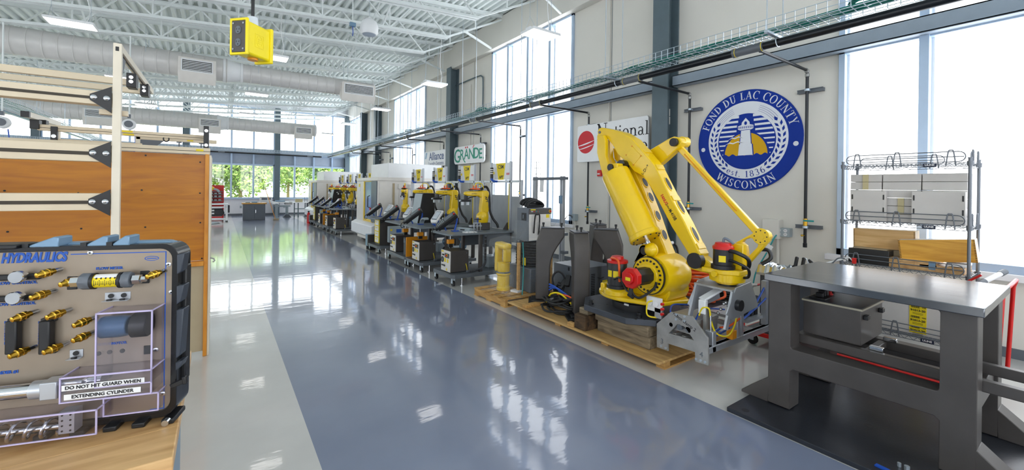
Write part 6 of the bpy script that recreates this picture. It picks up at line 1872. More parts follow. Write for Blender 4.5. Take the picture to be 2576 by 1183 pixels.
def pendant(y, lab, far):
    """dark teach pendant leaning on a blue holder, screen toward the aisle"""
    t = row(thing('teach_pendant', lab, 'teach pendant', (3.5, y, .93), 0, 'teach pendants'), far)
    a, b_ = Vector((3.33, y + .10, .985)), Vector((3.66, y - .06, 1.27))
    d = (b_ - a).normalized(); up = Vector((-.62, 0, .74)); up = (up - d * up.dot(d)).normalized(); s = d.cross(up)
    def slab(p, q, w, h, off): return MB().bar(p + up * off, q + up * off, w, h, up=up)
    body = slab(a + d * .03, b_, .23, .085, -.015).build('body', 'black', t, bevel=.016, seg=3)
    slab(a - d * .02, a + d * .06, .12, .06, -.01).build('cable_end', 'black', t, bevel=.014)
    slab(a + d * .22, b_ - d * .05, .15, .006, .028).build('screen', 'slate', body, bevel=.002)
    k = MB()
    for i in range(5):
        for j in range(4):
            c = a + d * (.07 + .030 * i) + s * (-.06 + .04 * j) + up * .027; k.bar(c - d * .008, c + d * .008, .022, .006, up=up)
    k.build('keys', 'enclosure', body)
    c = b_ - d * .03 + s * .075 + up * .03; MB().cyl(c, c + up * .022, .016, n=12).build('stop_button', 'red', body)
    h = MB().tube(smooth_path([b_ - up * .03 - d * .06, b_ - up * .10 - d * .04, Vector((b_.x + .02, b_.y, 1.08)), Vector((b_.x - .02, b_.y, .94))]), .016, 8)
    h.tube(smooth_path([a + d * .12 - up * .03, a + d * .12 - up * .05 + Vector((.05, 0, -.03)), Vector((3.52, y + .05, .94))]), .014, 8).box(b_.x - .07, b_.x + .05, b_.y - .05, b_.y + .05, .93, .945)
    h.build('holder', 'blue', t)
    MB().tube(smooth_path([a, a + Vector((-.05, .03, -.05)), a + Vector((-.02, .06, -.13)), a + Vector((.10, .05, -.06))]), .008, 6).build('cord', 'black', t)


def hmi(x, y, lab, far, size=(.22, .32)):
    t = row(thing('touch_panel', lab, 'touch panel', (x, y, .93), 0, 'white-framed touch panels'), far)
    c = Vector((x, y, 1.13)); R_ = Euler((0, math.radians(38), math.radians(12))).to_matrix()
    def P(mb): mb.v = [tuple(R_ @ Vector(p) + c) for p in mb.v]; return mb
    w, h = size
    fr_ = P(MB().prism([(-w / 2, h / 2), (w / 2, h / 2), (w / 2, -h / 2 + .06), (w * .2, -h / 2), (-w / 2, -h / 2 + .02)], 'x', -.02, .02)).build('frame', 'paper', t, bevel=.006)
    P(MB().box(-.0225, -.02, -w / 2 + .022, w / 2 - .022, -h / 2 + .075, h / 2 - .03)).build('screen', 'screen', fr_)
    P(MB().box(-.024, -.0225, -w / 2 + .035, w / 2 - .035, -h / 2 + .10, h / 2 - .045)).build('display', 'screen_light', fr_)
    MB().tube([(x + .03, y, 1.08), (x + .05, y, .95)], .02, 8).box(x - .02, x + .10, y - .06, y + .06, .93, .945).build('stand', 'blue', t)


for y, lab, far in ((7.14, 'dark teach pendant on the nearest trolley, front right of its row', 'nearest teach pendant of the far row'), (8.80, 'dark teach pendant before the black slanted console', 'second teach pendant of the far row'),
                    (10.25, 'dark teach pendant between two white-framed touch panels, third of the near row', 'third teach pendant of the far row'), (11.62, 'dark teach pendant at the far left end of the near trolleys', 'farthest teach pendant of the far row')):
    pendant(y, lab, far)
for x, y, lab, far in ((3.76, 8.14, 'white-framed touch panel nearest the small robots, largest of three', 'nearest white touch panel of the far row'), (3.76, 9.78, 'white-framed touch panel left of the slanted black console', 'middle white touch panel of the far row'),
                       (3.76, 11.24, 'white-framed touch panel farthest along the near trolleys', 'farthest white touch panel of the far row')):
    hmi(x, y, lab, far)
t = row(thing('slanted_console', 'tall slanted black console with a grey front on the wide trolley', 'console', (4.0, 9.3, .93)), 'tall slanted black console of the far row')
MB().prism([(3.72, .93), (4.14, .93), (4.14, 1.62), (3.86, 1.62), (3.83, 1.58)], 'y', 9.06, 9.52).build('body', 'black', t, bevel=.012)
fp = MB().prism([(3.715, .93), (3.725, .93), (3.84, 1.59), (3.83, 1.60)], 'y', 9.07, 9.51).build('front_panel', 'enclosure', t)
m = MB(); n_ = Vector((-1, 0, .17)).normalized()
for i in range(2): m.bar((3.745 + .008 + .0, 9.20 + .12 * i, 1.10), (3.785 + .008, 9.20 + .12 * i, 1.34), .07, .012)
m.build('pockets', 'screen_light', fp)
t = row(thing('bent_guard', 'curved pale grey sheet-metal guard lying on the second trolley', 'guard', (3.7, 8.5, .93)), 'curved pale guard on the second trolley of the far row')
g = []
for i in range(10):
    a = math.radians(10 + 100 * i / 9); g.append((8.52 + .20 * math.cos(a) - .0, .935 + .16 * math.sin(a)))
MB().prism(g + [(y * .0 + y + .0, z - .035) for y, z in reversed(g)], 'x', 3.62, 3.72).build('sheet', 'enclosure', t)
t = row(thing('control_station', 'low grey control strip lying on the nearest trolley top', 'control panel', (3.7, 6.95, .93)), 'low grey control strip on the nearest trolley of the far row')
MB().obox((3.80, 6.98, .965), (.10, .34, .07), (0, 0, .35)).build('body', 'enclosure', t, bevel=.006); MB().obox((3.745, 6.96, .965), (.012, .10, .02), (0, 0, .35)).build('buttons', 'black', t)
t = row(thing('part_tray', 'cluster of small white plastic parts on the nearest trolley top', 'parts', (3.8, 6.74, .93)), 'cluster of white parts on the nearest trolley of the far row')
rr = random.Random(2)
for i in range(12):
    x, y = 3.66 + .07 * (i % 4) + rr.uniform(-.01, .01), 6.68 + .05 * (i // 4)
    MB().box(x, x + .045, y, y + .03, .93, .945).build('part', 'paper', t, bevel=.003)


def small_robot(x, y, rot, lab, far):
    """six-axis bench robot facing -X in its own frame"""
    t = row(thing('bench_robot', lab, 'robot', (x, y, .93), rot, 'yellow bench robots'), far)
    T = WM[t.name]
    def P(mb): mb.v = [tuple(T @ Vector(p)) for p in mb.v]; return mb
    P(MB().prism([(-.10, -.09), (.12, -.09), (.12, .09), (-.10, .09), (-.13, .05), (-.13, -.05)], 'z', 0, .14)).build('base', 'dark', t, bevel=.012)
    P(MB().lathe([(.098, .14), (.105, .16), (.115, .25), (.11, .31), (.08, .35)], (0, 0, 0), (0, 0, 1), 24)).build('turret', 'yellow', t, angle=50)
    P(MB().prism([(-.13, .22), (-.05, .20), (.03, .36), (-.02, .38), (-.12, .30)], 'y', -.07, .07)).build('shoulder', 'yellow', t, bevel=.03, seg=4)
    P(MB().prism([(-.06, .28), (.08, .27), (.11, .40), (.085, .62), (.11, .74), (.06, .78), (-.07, .76), (-.055, .60), (-.075, .42)], 'y', -.06, .06)).build('lower_arm', 'yellow', t, bevel=.025, seg=4)
    e = P(MB().prism([(-.09, .64), (.10, .64), (.115, .70), (.10, .765), (-.05, .78), (-.12, .765), (-.40, .755), (-.43, .725), (-.42, .685), (-.38, .67), (-.12, .665)], 'y', -.05, .05)).build('upper_arm', 'yellow', t, bevel=.022, seg=4)
    m = MB(); lettering(m, 'APT', (.04, -.0605, .60), (.25, 0, -1), (1, 0, .25), .07, bold=.002); P(m).build('lettering', 'ink', e)
    m = MB(); lettering(m, 'LR Mate', (-.23, -.0505, .712), (1, 0, 0), (0, 0, 1), .035); P(m).build('lettering', 'ink', e)
    w_ = P(MB().lathe([(.035, .68), (.04, .66), (.04, .60), (.03, .59)], (-.39, 0, 0), (0, 0, 1), 16)).build('wrist', 'black', t)
    P(MB().box(-.50, -.30, -.05, .05, .555, .60)).build('gripper_body', 'black', w_, bevel=.006)
    for q_ in (MB().box(-.48, -.45, -.03, .03, .49, .555), MB().box(-.36, -.33, -.03, .03, .49, .555)): P(q_).build('gripper_jaw', 'alu', w_)
    P(MB().cyl((-.50, 0, .575), (-.53, 0, .575), .018, n=10)).build('gripper_sensor', 'alu', w_)
    P(MB().cyl((-.31, .0, .50), (-.31, 0, .56), .007, n=8)).build('suction_cup', 'green', w_)
    v = P(MB().box(-.28, -.10, -.04, .04, .79, .82).box(-.24, -.22, -.02, 0, .82, .87).box(-.18, -.16, -.02, 0, .82, .88)).build('valve_manifold', 'orange', t, bevel=.004)
    P(MB().prism([(-.32, .80), (-.10, .78), (-.02, .80), (-.06, .775), (-.28, .775)], 'y', -.06, .06)).build('manifold_bracket', 'black', v)
    P(MB().tube(smooth_path([(-.20, 0, .85), (-.16, 0, .92), (-.06, 0, .92), (.0, .01, .86), (.02, .03, .80)]), .009, 6)).build('yellow_hose', 'sign_yellow', v)
    P(MB().tube(smooth_path([(-.02, .03, .80), (.05, .05, .85), (.12, .06, .84), (.17, .06, .74), (.19, .06, .52), (.20, .06, .36), (.26, .03, .20), (.32, -.02, .10), (.34, -.04, .02)]), .024, 8)).build('dress_pack', 'black', t)
    P(MB().tube(smooth_path([(-.34, .05, .60), (-.24, .07, .64), (-.12, .07, .66)]), .010, 6)).build('air_line', 'black', t)


small_robot(4.30, 7.14, 0, 'yellow bench robot on the nearest trolley, beside the wrapped pallet', 'nearest yellow bench robot of the far row')
small_robot(4.36, 8.56, 0, 'yellow bench robot right of the black slanted console', 'second yellow bench robot of the far row')
small_robot(4.36, 9.92, 0, 'yellow bench robot whose arm shows above the slanted console', 'third yellow bench robot of the far row')
small_robot(4.22, 11.18, math.radians(60), 'yellow bench robot seen upright against the near milling machine', 'farthest yellow bench robot of the far row')
for k, (x, y) in enumerate(((3.98, 6.86), (4.02, 8.30))):
    t = row(thing('workpiece_fixture', ('silver and blue assembly fixture before the nearest bench robot', 'small fixture with blue valve before the second bench robot')[k], 'fixture', (x, y, .93)), ('fixture before the nearest', 'fixture before the second')[k] + ' bench robot of the far row')
    MB().box(x - .10, x + .10, y - .08, y + .08, .93, .945).build('base', 'slate', t)
    for dx in (-.07, .0, .07): MB().cyl((x + dx, y - .05, .945), (x + dx, y - .05, 1.10), .009, n=8).build('rod', 'chrome', t)
    MB().box(x - .12, x + .12, y - .02, y + .06, 1.02, 1.05).box(x - .05, x + .06, y - .06, y + .02, 1.08, 1.10).build('slide', 'alu', t, bevel=.004)
    MB().cyl((x + .04, y, 1.05), (x + .04, y, 1.19), .014, n=10).build('valve', 'blue', t); MB().box(x - .02, x + .10, y - .03, y + .03, 1.15, 1.165).build('knob', 'black', t)
    MB().tube(smooth_path([(x - .12, y, .95), (x - .2, y + .10, .95), (x - .16, y + .25, .95)]), .018, 8).build('blue_hose', 'blue', t)


def milling_machine(lab, far):
    t = row(thing('milling_machine', lab, 'machine tool', (4.8, 13.2, 0), 0, 'white milling machines'), far, 9.25)
    X0, X1, Y0, Y1 = 3.74, 5.85, 12.06, 14.35
    yv = lambda zx: at_x(760 + zx / 3.697, 500, X0)[1]
    ya, yb, yc_ = yv(608), yv(578), yv(640)
    MB().box(X0 + .03, X1, Y0, Y1, .10, 2.02).build('body', 'offwhite', t, bevel=.02)
    MB().box(X0 + .30, X1 - .1, Y0 + .05, Y1 - .55, 2.02, 2.46).build('top_cover', 'white', t, bevel=.015)
    MB().box(X0 - .02, X1 + .01, Y0 - .015, Y1, 1.93, 2.03).build('head_band', 'offwhite', t, bevel=.01)
    for q0, q1 in ((Y0, Y0 + .10), (yb + .08, Y1)): MB().box(X0, X0 + .03, q0, q1, .62, 1.93).build('front_panel', 'offwhite', t, bevel=.006)
    fr_ = MB().prism([(Y0 + .55, .66), (yb + .08, .66), (yb + .08, 1.92), (Y0 + .55, 1.92)], 'x', X0 - .01, X0 + .03, holes=[[(Y0 + .60, .76), (yb - .02, .76), (yb - .02, 1.90), (Y0 + .60, 1.90)]]).build('door_frame', 'yellow', t, bevel=.006)
    MB().box(X0 + .02, X0 + .03, Y0 + .55, yb, .74, 1.91).build('door_window', 'window_blue', t)
    MB().box(X0 - .02, X0 + .02, Y0 + .10, Y0 + .62, .70, 1.92).build('sliding_door', 'door_slate', t, bevel=.004)
    MB().tube([(X0 - .02, Y0 + .75, 1.12), (X0 - .08, Y0 + .75, 1.14), (X0 - .08, Y0 + .75, 1.46), (X0 - .02, Y0 + .75, 1.48)], .014, 8).build('door_handle', 'black', t)
    MB().box(X0 - .04, X0 - .0, Y0 + .64, Y0 + .72, 1.02, 1.12).build('door_switch', 'red', t, bevel=.004)
    MB().prism([(X0 - .17, .30), (X0 + .05, .18), (X0 + .05, .68), (X0 - .02, .68), (X0 - .17, .60)], 'y', Y0 + .04, Y1).build('chip_tray', 'white', t, bevel=.015)
    MB().box(X0 + .62, X1 - .05, Y0 - .02, Y0 + .01, .35, 1.72).build('side_door', 'machine_side', t, bevel=.006)
    MB().box(X0 + .58, X1 - .02, Y0 - .06, Y0 + .01, 1.70, 1.84).build('side_rail', 'offwhite', t, bevel=.006)
    MB().box(X0 + .42, X0 + .48, Y0 - .012, Y0, .5, 1.86).build('side_seam', 'tan', t)
    m = MB().box(X0 - .006, X0, Y1 - .45, Y1 - .22, 1.60, 1.86).build('notice', 'paper', t)
    MB().box(X0 - .009, X0 - .006, Y1 - .42, Y1 - .25, 1.74, 1.84).build('notice_print', 'sign_yellow', m)
    for x in (X0 + .2, X1 - .2):
        for y in (Y0 + .15, Y1 - .15): MB().cyl((x, y, 0), (x, y, .10), .07, n=14).build('machine_foot', 'dark', t)


milling_machine('nearer white milling machine with a yellow-framed door behind the trolleys', 'farther white milling machine beyond the second trolley row')

index_kids()
for o, far, dy in list(ROW):
    b = o.location
    dup(o, (b.x, b.y + dy, b.z), None, far)

# ================================================================== left foreground: bench with the hydraulics trainer
t = thing('workbench', 'wooden-topped workbench carrying the black hydraulics case', 'workbench', (-1.1, 2.05, 0))
MB().box(-2.3, -.103, 1.565, 2.53, .905, .95).build('table_top', 'butcher', t, bevel=.004)
b = MB()
for y in (1.76, 1.98, 2.21): b.box(-2.3, -.1028, y, y + .0012, .906, .9503)
b.build('glue_line', 'pale_wood', t)
MB().box(-.21, -.135, 1.66, 2.44, .02, .905).box(-2.2, -2.12, 1.66, 2.44, .02, .905).build('end_frame', 'sky_blue', t, bevel=.006)
MB().box(-2.12, -.21, 2.38, 2.43, .70, .90).build('back_rail', 'sky_blue', t)

CA = math.radians(-17)
CE = Vector((math.cos(CA), math.sin(CA), 0)); CN = Vector((math.sin(CA), -math.cos(CA), 0)); CP = Vector((-.127, 1.82, 0))


def cpl(px, py, off=0.0):
    """point on the trainer's front panel (off = distance in front of it) seen at a pixel: gives (along, height)"""
    d = ray(px, py); o = Vector((0, 0, EYE)); p0 = CP + CN * off
    k = (p0 - o).dot(CN) / d.dot(CN); p = o + d * k
    return (p - CP).dot(CE), p.z


def cw(a, off, z): return CP + CE * a + CN * off + Vector((0, 0, z))


case = thing('hydraulics_trainer', 'black carrying case with a steel hydraulics panel standing on the workbench', 'training kit', (CP.x, CP.y, .95), CA)
WM[case.name] = Matrix.Translation((CP.x, CP.y, .95)) @ Matrix.Rotation(CA, 4, 'Z')


def cbox(a0, a1, o0, o1, z0, z1, mb=None):
    """box in panel coordinates"""
    mb = mb or MB(); vs = [cw(a, o, z) for z in (z0, z1) for a, o in ((a0, o0), (a1, o0), (a1, o1), (a0, o1))]
    return mb.add(vs, [(0, 3, 2, 1), (4, 5, 6, 7), (0, 1, 5, 4), (1, 2, 6, 5), (2, 3, 7, 6), (3, 0, 4, 7)])


def cprism(pts, o0, o1, mb=None, holes=()):
    m = MB().prism(pts, 'y', o0, o1, holes=holes)
    vs = [cw(v[0], v[1], v[2]) for v in m.v]
    return (mb or MB()).add(vs, m.f)


def rr_(a0, a1, z0, z1, r, n=6):
    return rrect(a0, a1, z0, z1, r, n)


cr, zt_, zb_ = cpl(452, 640)[0], cpl(440, 612)[1], .965
cl = cr - .98
outer, inner = rr_(cl, cr, zb_, zt_, .045), rr_(cl + .018, cr - .018, zb_ + .022, zt_ - .016, .034)
cprism(outer, -.09, .010, holes=[inner]).build('case_shell', 'black_gloss', case, bevel=.008, seg=3)
cprism(rr_(cl + .012, cr - .012, zb_ + .012, zt_ + .006, .045), -.08, -.025).build('case_band', 'sky_blue', case, bevel=.01)
cprism(rr_(cl + .01, cr - .01, zb_ + .01, zt_ - .01, .04), -.095, -.075).build('case_back', 'black', case)
pan = cprism(rr_(cl + .012, cr - .012, zb_ + .016, zt_ - .010, .034), -.006, 0).build('panel', 'panel_steel', case)
lz1, lr = cpl(400, 634)[1], cpl(418, 700)[0]; lz0 = cpl(400, 1028)[1]; la_ = cpl(178, 646)[0]
m = cbox(la_, lr, 0, .0008, lz1 - .0015, lz1 + .0015); cbox(lr - .003, lr, 0, .0008, lz0, lz1, m); cbox(lr - .04, lr, 0, .0008, lz0 - .0015, lz0 + .0015, m)
m.build('border_line', 'print_blue', pan)


def ctext(mb, txt, px, py, size, **kw):
    a, z = cpl(px, py); vertical = kw.pop('vertical', False); flip = kw.pop('flip', False); off = kw.pop('off', .0012)
    r, u = (CE, Vector((0, 0, 1))) if not vertical else (Vector((0, 0, 1)), -CE)
    if flip: r, u = -r, -u
    return lettering(mb, txt, cw(a, off, z), r, u, size, **kw)


m = MB(); ctext(m, 'HYDRAULICS', 87, 649, .041, sx=.64, shear=.25, bold=.002); m.build('panel_lettering', 'print_blue', pan)
for txt, x, y, s in (('FLOW METER', 276, 675, .0115), ('MOTOR', 300, 863, .011), ('FLOW CONTROL', 42, 712, .0125), ('FLOW CONTROL', 38, 765, .0125), ('CYLINDER #1', 8, 938, .0125)):
    m = MB(); ctext(m, txt, x, y, s, bold=.0004); m.build('panel_lettering', 'print_blue', pan)
for x in (17, 102): m = MB(); ctext(m, 'CHECK VALVE', x, 838, .0115, vertical=True, bold=.0004); m.build('panel_lettering', 'print_blue', pan)
a, z = cpl(382, 650); m = cprism([(a + .020 * math.cos(q), z + .008 * math.sin(q)) for q in [2 * PI * k / 20 for k in range(20)]], 0, .0008, holes=[[(a + .0175 * math.cos(q), z + .006 * math.sin(q)) for q in [2 * PI * k / 20 for k in range(20)]]])
cbox(a - .013, a + .013, 0, .0009, z - .0015, z + .0015, m); m.build('maker_mark', 'print_blue', pan)
for x, y in ((228, 636), (425, 665), (432, 735), (410, 990), (393, 880)):
    a, z = cpl(x, y); s = MB().lathe([(.0075, 0), (.0075, .003), (.0045, .0045)], cw(a, 0, z), CN, 16).build('panel_screw', 'chrome', pan)
    MB().lathe([(.003, .0046), (.003, .0049)], cw(a, 0, z), CN, 6).build('screw_slot', 'black', s)


def fitting(px, py, off=.055, tilt=(-.45, .15), r=.0125):
    """brass quick coupler standing off the panel, pointing out and to the left"""
    a, z = cpl(px, py, off); tip = cw(a, off, z)
    d = (CN + CE * tilt[0] + Vector((0, 0, -tilt[1]))).normalized(); base = tip - d * .045
    MB().lathe([(r * .7, 0), (r * .7, .010), (r, .011), (r, .018), (r * .86, .019), (r * .86, .023), (r, .024), (r, .030), (r * .8, .032), (r * .62, .042), (r * .62, .046), (r * .3, .048)], base, d, 16).build('brass_coupler', 'brass', case, angle=30)
    MB().cyl(base - d * .022, base, r * .62, n=12).cyl(cw(a + .010, 0, z + .004), base - d * .015, r * .55, n=10).build('coupler_stem', 'chrome', case)


for x, y in ((92, 694), (78, 750), (30, 805), (118, 800), (24, 898), (110, 888), (152, 717), (370, 697), (186, 820), (184, 858), (113, 985)):
    fitting(x, y)
for x, y in ((37, 699), (30, 752)):
    a, z = cpl(x, y, .05); MB().lathe([(.010, 0), (.012, .02), (.019, .022), (.019, .034), (.017, .037)], cw(a, .012, z), CN, 24).build('control_knob', 'chrome', case, angle=30)
    a2, z2 = cpl(x + 8, y - 3); cbox(a2 - .12, a2 + .062, 0, .018, z2 - .009, z2 + .009).build('valve_body', 'black', case, bevel=.004)
for x in (45, 127):
    a, z0 = cpl(x, 884); z1 = cpl(x, 802)[1]; v = cbox(a - .014, a + .014, .004, .030, z0, z1).build('check_valve', 'black', case, bevel=.004)
    cbox(a - .018, a + .018, 0, .012, z0 - .004, z0 + .006).build('valve_end', 'black', v); cbox(a - .018, a + .018, 0, .012, z1 - .006, z1 + .004).build('valve_end', 'black', v)
# flow meter
a0, a1, z = cpl(205, 710, .035)[0], cpl(332, 703, .035)[0], cpl(270, 706, .035)[1]
L_ = a1 - a0; o_ = cw(a0, .035, z)
fm = MB().lathe([(.021, L_ * .26), (.021, L_ * .80)], o_, CE, 24).build('flow_meter', 'sign_yellow', case)
MB().lathe([(.024, L_ * .0), (.026, L_ * .03), (.026, L_ * .20), (.024, L_ * .22)], o_, CE, 8).build('meter_end', 'slate', fm); MB().lathe([(.024, L_ * .82), (.026, L_ * .84), (.026, L_ * .98), (.024, L_ * 1.0)], o_, CE, 8).build('meter_end', 'slate', fm)
for f in (.22, .76): MB().lathe([(.0255, L_ * f), (.0255, L_ * (f + .06))], o_, CE, 24).build('meter_band', 'black', fm)
m = MB()
for k in range(13): m.obox(o_ + CE * (L_ * (.32 + .035 * k)) + CN * .0205 + Vector((0, 0, -.003)), (.0012, .0012, .012 if k % 3 else .018), (0, 0, CA))
for k in range(5): m.obox(o_ + CE * (L_ * (.36 + .09 * k)) + CN * .018 + Vector((0, 0, .011)), (.004, .0012, .005), (-.6, 0, CA))
m.build('scale_marks', 'ink', fm)
lb = MB(); vs = []
for i in range(7):
    q = math.radians(35 + 8 * i)
    for f in (.30, .74): vs.append(o_ + CE * (L_ * f) + CN * (.0215 * math.cos(q)) + Vector((0, 0, .0215 * math.sin(q))))
lb.add(vs, [(2 * i, 2 * i + 1, 2 * i + 3, 2 * i + 2) for i in range(6)]).build('meter_label', 'paper', fm)
for s, f in ((-1, -.03), (1, 1.03)):
    MB().lathe([(.016, 0), (.016, .020), (.010, .022), (.010, .034)], o_ + CE * (L_ * f), CE * s, 6).build('hex_nut', 'chrome', fm, angle=20)
for x, y in ((183, 712), (365, 697)):
    a, z = cpl(x, y); cbox(a - .013, a + .013, 0, .004, z - .021, z + .021).build('mounting_plate', 'black', case, bevel=.002); cbox(a - .004, a + .004, .004, .03, z - .004, z + .004).build('mounting_stud', 'black', case)
# motor under its clear guard
a0, a1, zc_ = cpl(252, 822, .04)[0], cpl(326, 822, .04)[0], cpl(300, 821, .04)[1]
mo = MB().lathe([(.030, 0), (.034, .004), (.034, (a1 - a0) * .7), (.031, (a1 - a0))], cw(a0, .038, zc_), CE, 10).build('pump_motor', 'motor_blue', case, bevel=.003)
a2 = cpl(376, 820, .04)[0]
MB().lathe([(.012, 0), (.012, .010), (.039, .012), (.039, a2 - a1 - .004), (.036, a2 - a1)], cw(a1, .038, zc_), CE, 32).build('flywheel', 'black', case)


def guard(pa, pb, za, zb, depth, tag_='clear_guard'):
    g = MB()
    w = .0025
    cbox(pa, pb, depth - w, depth, za, zb, g); cbox(pa, pb, 0, depth, zb - w, zb, g); cbox(pa, pa + w, 0, depth, za, zb, g); cbox(pb - w, pb, 0, depth, za, zb, g)
    o = g.build(tag_, 'lexan', case)
    e = MB(); s = .0016
    for (x0, x1, z0, z1) in ((pa - s, pb + s, zb - .003, zb + s), (pa - s, pa + .002, za, zb), (pb - .002, pb + s, za, zb), (pa - s, pb + s, za - s, za + .002)): cbox(x0, x1, depth - .003, depth + .0012, z0, z1, e)
    cbox(pa - s, pa + .0015, 0, depth, zb - .002, zb + s, e); cbox(pb - .0015, pb + s, 0, depth, zb - .002, zb + s, e)
    e.build('guard_edges', 'lexan_edge', o)
    return o


D1 = .085
g0, g1 = cpl(240, 900, D1), cpl(381, 900, D1)
zt1, zb1 = cpl(320, 785, D1)[1], cpl(320, 968, D1)[1]
guard(g0[0], g1[0], zb1, zt1, D1)
h0 = cpl(150, 1000, D1); guard(h0[0], g1[0], cpl(200, 1010, D1)[1], cpl(200, 948, D1)[1], D1)
i0 = cpl(242, 1060, D1); zlow0, zlow1 = cpl(120, 1120, D1)[1], cpl(120, 1046, D1)[1]
guard(cl + .05, i0[0], .975, zlow1, D1)
guard(i0[0], g1[0] + .005, cpl(330, 1040, .05)[1], cpl(330, 995, .05)[1], .05)
for txt, x, y, w_ in (('DO NOT HIT GUARD WHEN', 262, 967, .205), ('EXTENDING CYLINDER', 260, 990, .19)):
    a, z = cpl(x, y, D1); s = cbox(a - w_ / 2, a + w_ / 2, D1 + .0003, D1 + .0012, z - .0085, z + .0085).build('warning_strip', 'paper', case)
    lm = MB(); lettering(lm, txt, cw(a, D1 + .002, z), CE, (0, 0, 1), .0145, bold=.0002); lm.build('strip_lettering', 'ink', s)
for x, y, n_ in ((297, 747, 2), (193, 892, 1)):
    a, z = cpl(x, y); w_ = .017 * n_
    br_ = cbox(a - w_, a + w_, 0, .002, z - .008, z + .016); cbox(a - w_, a + w_, .002, .022, z - .010, z - .008, br_)
    bo = br_.build('angle_bracket', 'alu', case, bevel=.0008)
    for k in range(n_):
        c = a + (k - (n_ - 1) / 2) * .034
        MB().lathe([(.0072, 0), (.0072, .004)], cw(c, .002, z + .005), CN, 14).build('bracket_screw', 'black', bo); MB().lathe([(.0072, 0), (.0072, .004)], cw(c, .013, z - .008), (0, 0, 1), 14).build('bracket_screw', 'black', bo)
for x, y in ((248, 890), (276, 886), (308, 883)):
    a, z = cpl(x, y); MB().lathe([(.007, 0), (.007, .0012)], cw(a, 0, z), CN, 16).build('panel_hole', 'black', pan)
a, z = cpl(372, 880); cbox(a - .01, a + .012, 0, .003, z - .014, z + .014).build('mounting_plate', 'black', case)
# cylinder and spring
zc2 = cpl(60, 984, .035)[1]; a1 = cpl(95, 978, .035)[0]; a2 = cpl(158, 970, .035)[0]
MB().cyl(cw(cl + .08, .035, zc2), cw(a1, .035, zc2), .021, n=28).build('hydraulic_cylinder', 'chrome', case)
MB().lathe([(.027, 0), (.027, (a2 - a1) * .5)], cw(a1 - .01, .035, zc2), CE, 28).build('cylinder_head', 'alu', case); cbox(a1 + .018, a2, .008, .062, zc2 - .026, zc2 + .027).build('cylinder_head', 'alu', case, bevel=.003)
a3, a4 = cpl(226, 948, .035)[0], cpl(274, 940, .035)[0]
zr = zc2 + .010
MB().cyl(cw(a2, .035, zr), cw(a3, .035, zr), .0085, n=16).build('piston_rod', 'chrome', case); MB().lathe([(.010, -.004), (.013, 0), (.020, .012), (.022, .016), (.022, a4 - a3)], cw(a3 - .012, .035, zr), CE, 24).build('rod_cap', 'chrome', case)
zs2 = cpl(90, 1078, .04)[1]; pts = []; as_ = cl + .12; ae = cpl(163, 1070, .04)[0]
n_ = 15; L_ = ae - as_
for i in range(n_ * 14 + 1):
    q = 2 * PI * i / 14; pts.append(cw(as_ + L_ * i / (n_ * 14), .045 + .026 * math.cos(q), zs2 + .026 * math.sin(q)))
MB().tube(pts, .0042, 7).build('coil_spring', 'chrome', case); MB().cyl(cw(as_, .045, zs2), cw(ae + .02, .045, zs2), .008, n=14).build('spring_rod', 'chrome', case)
a, z = cpl(178, 1056, .05); sp = cbox(a - .019, a + .019, .03, .07, z - .033, z + .034).build('spring_anchor', 'alu', case, bevel=.001)
for i in range(2):
    for k in range(4): MB().lathe([(.0028, 0), (.0028, .001)], cw(a - .010 + .020 * i, .07, z - .024 + .016 * k), CN, 10).build('hole', 'black', sp)
# latches, hinges and feet of the case
for x0, x1, y_ in ((82, 156, 613), (226, 278, 607), (290, 332, 604)):
    a0, a1 = cpl(x0, y_)[0], cpl(x1, y_)[0]; zz = zt_ - .002
    cprism([(a0, zz), (a1, zz), (a1, zz + .030), (a1 - .012, zz + .032), (a0, zz + .006)], -.05, .016).build('top_latch', 'sky_blue', case, bevel=.003)
    cbox(a0 - .015, a0, -.04, .018, zz, zz + .012).build('latch_hinge', 'black', case)
cbox(cl + .2, cpl(83, 610)[0] - .02, -.05, .034, zt_ - .004, zt_ + .010).build('carry_handle', 'black', case, bevel=.004)
for y0, y1 in ((636, 690), (715, 765), (775, 900), (905, 930)):
    z1, z0 = cpl(455, y0)[1], cpl(455, y1)[1]
    cprism([(cr - .004, z0), (cr + .010, z0 + .012), (cr + .018, z1), (cr - .004, z1 - .004)], -.035, .012).build('side_latch', 'latch_grey', case, bevel=.003)
cbox(cr - .004, cr + .010, -.07, -.03, zb_ + .10, zt_ - .08).build('side_rib', 'black', case, bevel=.004)
a, z = cpl(452, 955); MB().obox(cw(cr + .012, .03, z), (.045, .012, .016), (0, -.35, CA)).build('clip_lever', 'black', case, bevel=.003); MB().obox(cw(cr + .030, .03, z + .008), (.012, .014, .026), (0, -.2, CA)).build('clip_lever', 'black', case, bevel=.003)
for x in (432, 360, 290, 210, 120):
    a, _ = cpl(x, 1060); cbox(a - .018, a + .018, -.06, .034, .95, .967).build('case_foot', 'black', case, bevel=.004)
a, z = cpl(432, 1048); MB().lathe([(.010, 0), (.010, .02)], cw(a, .03, .962), CN, 12).build('corner_bolt', 'chrome', case)

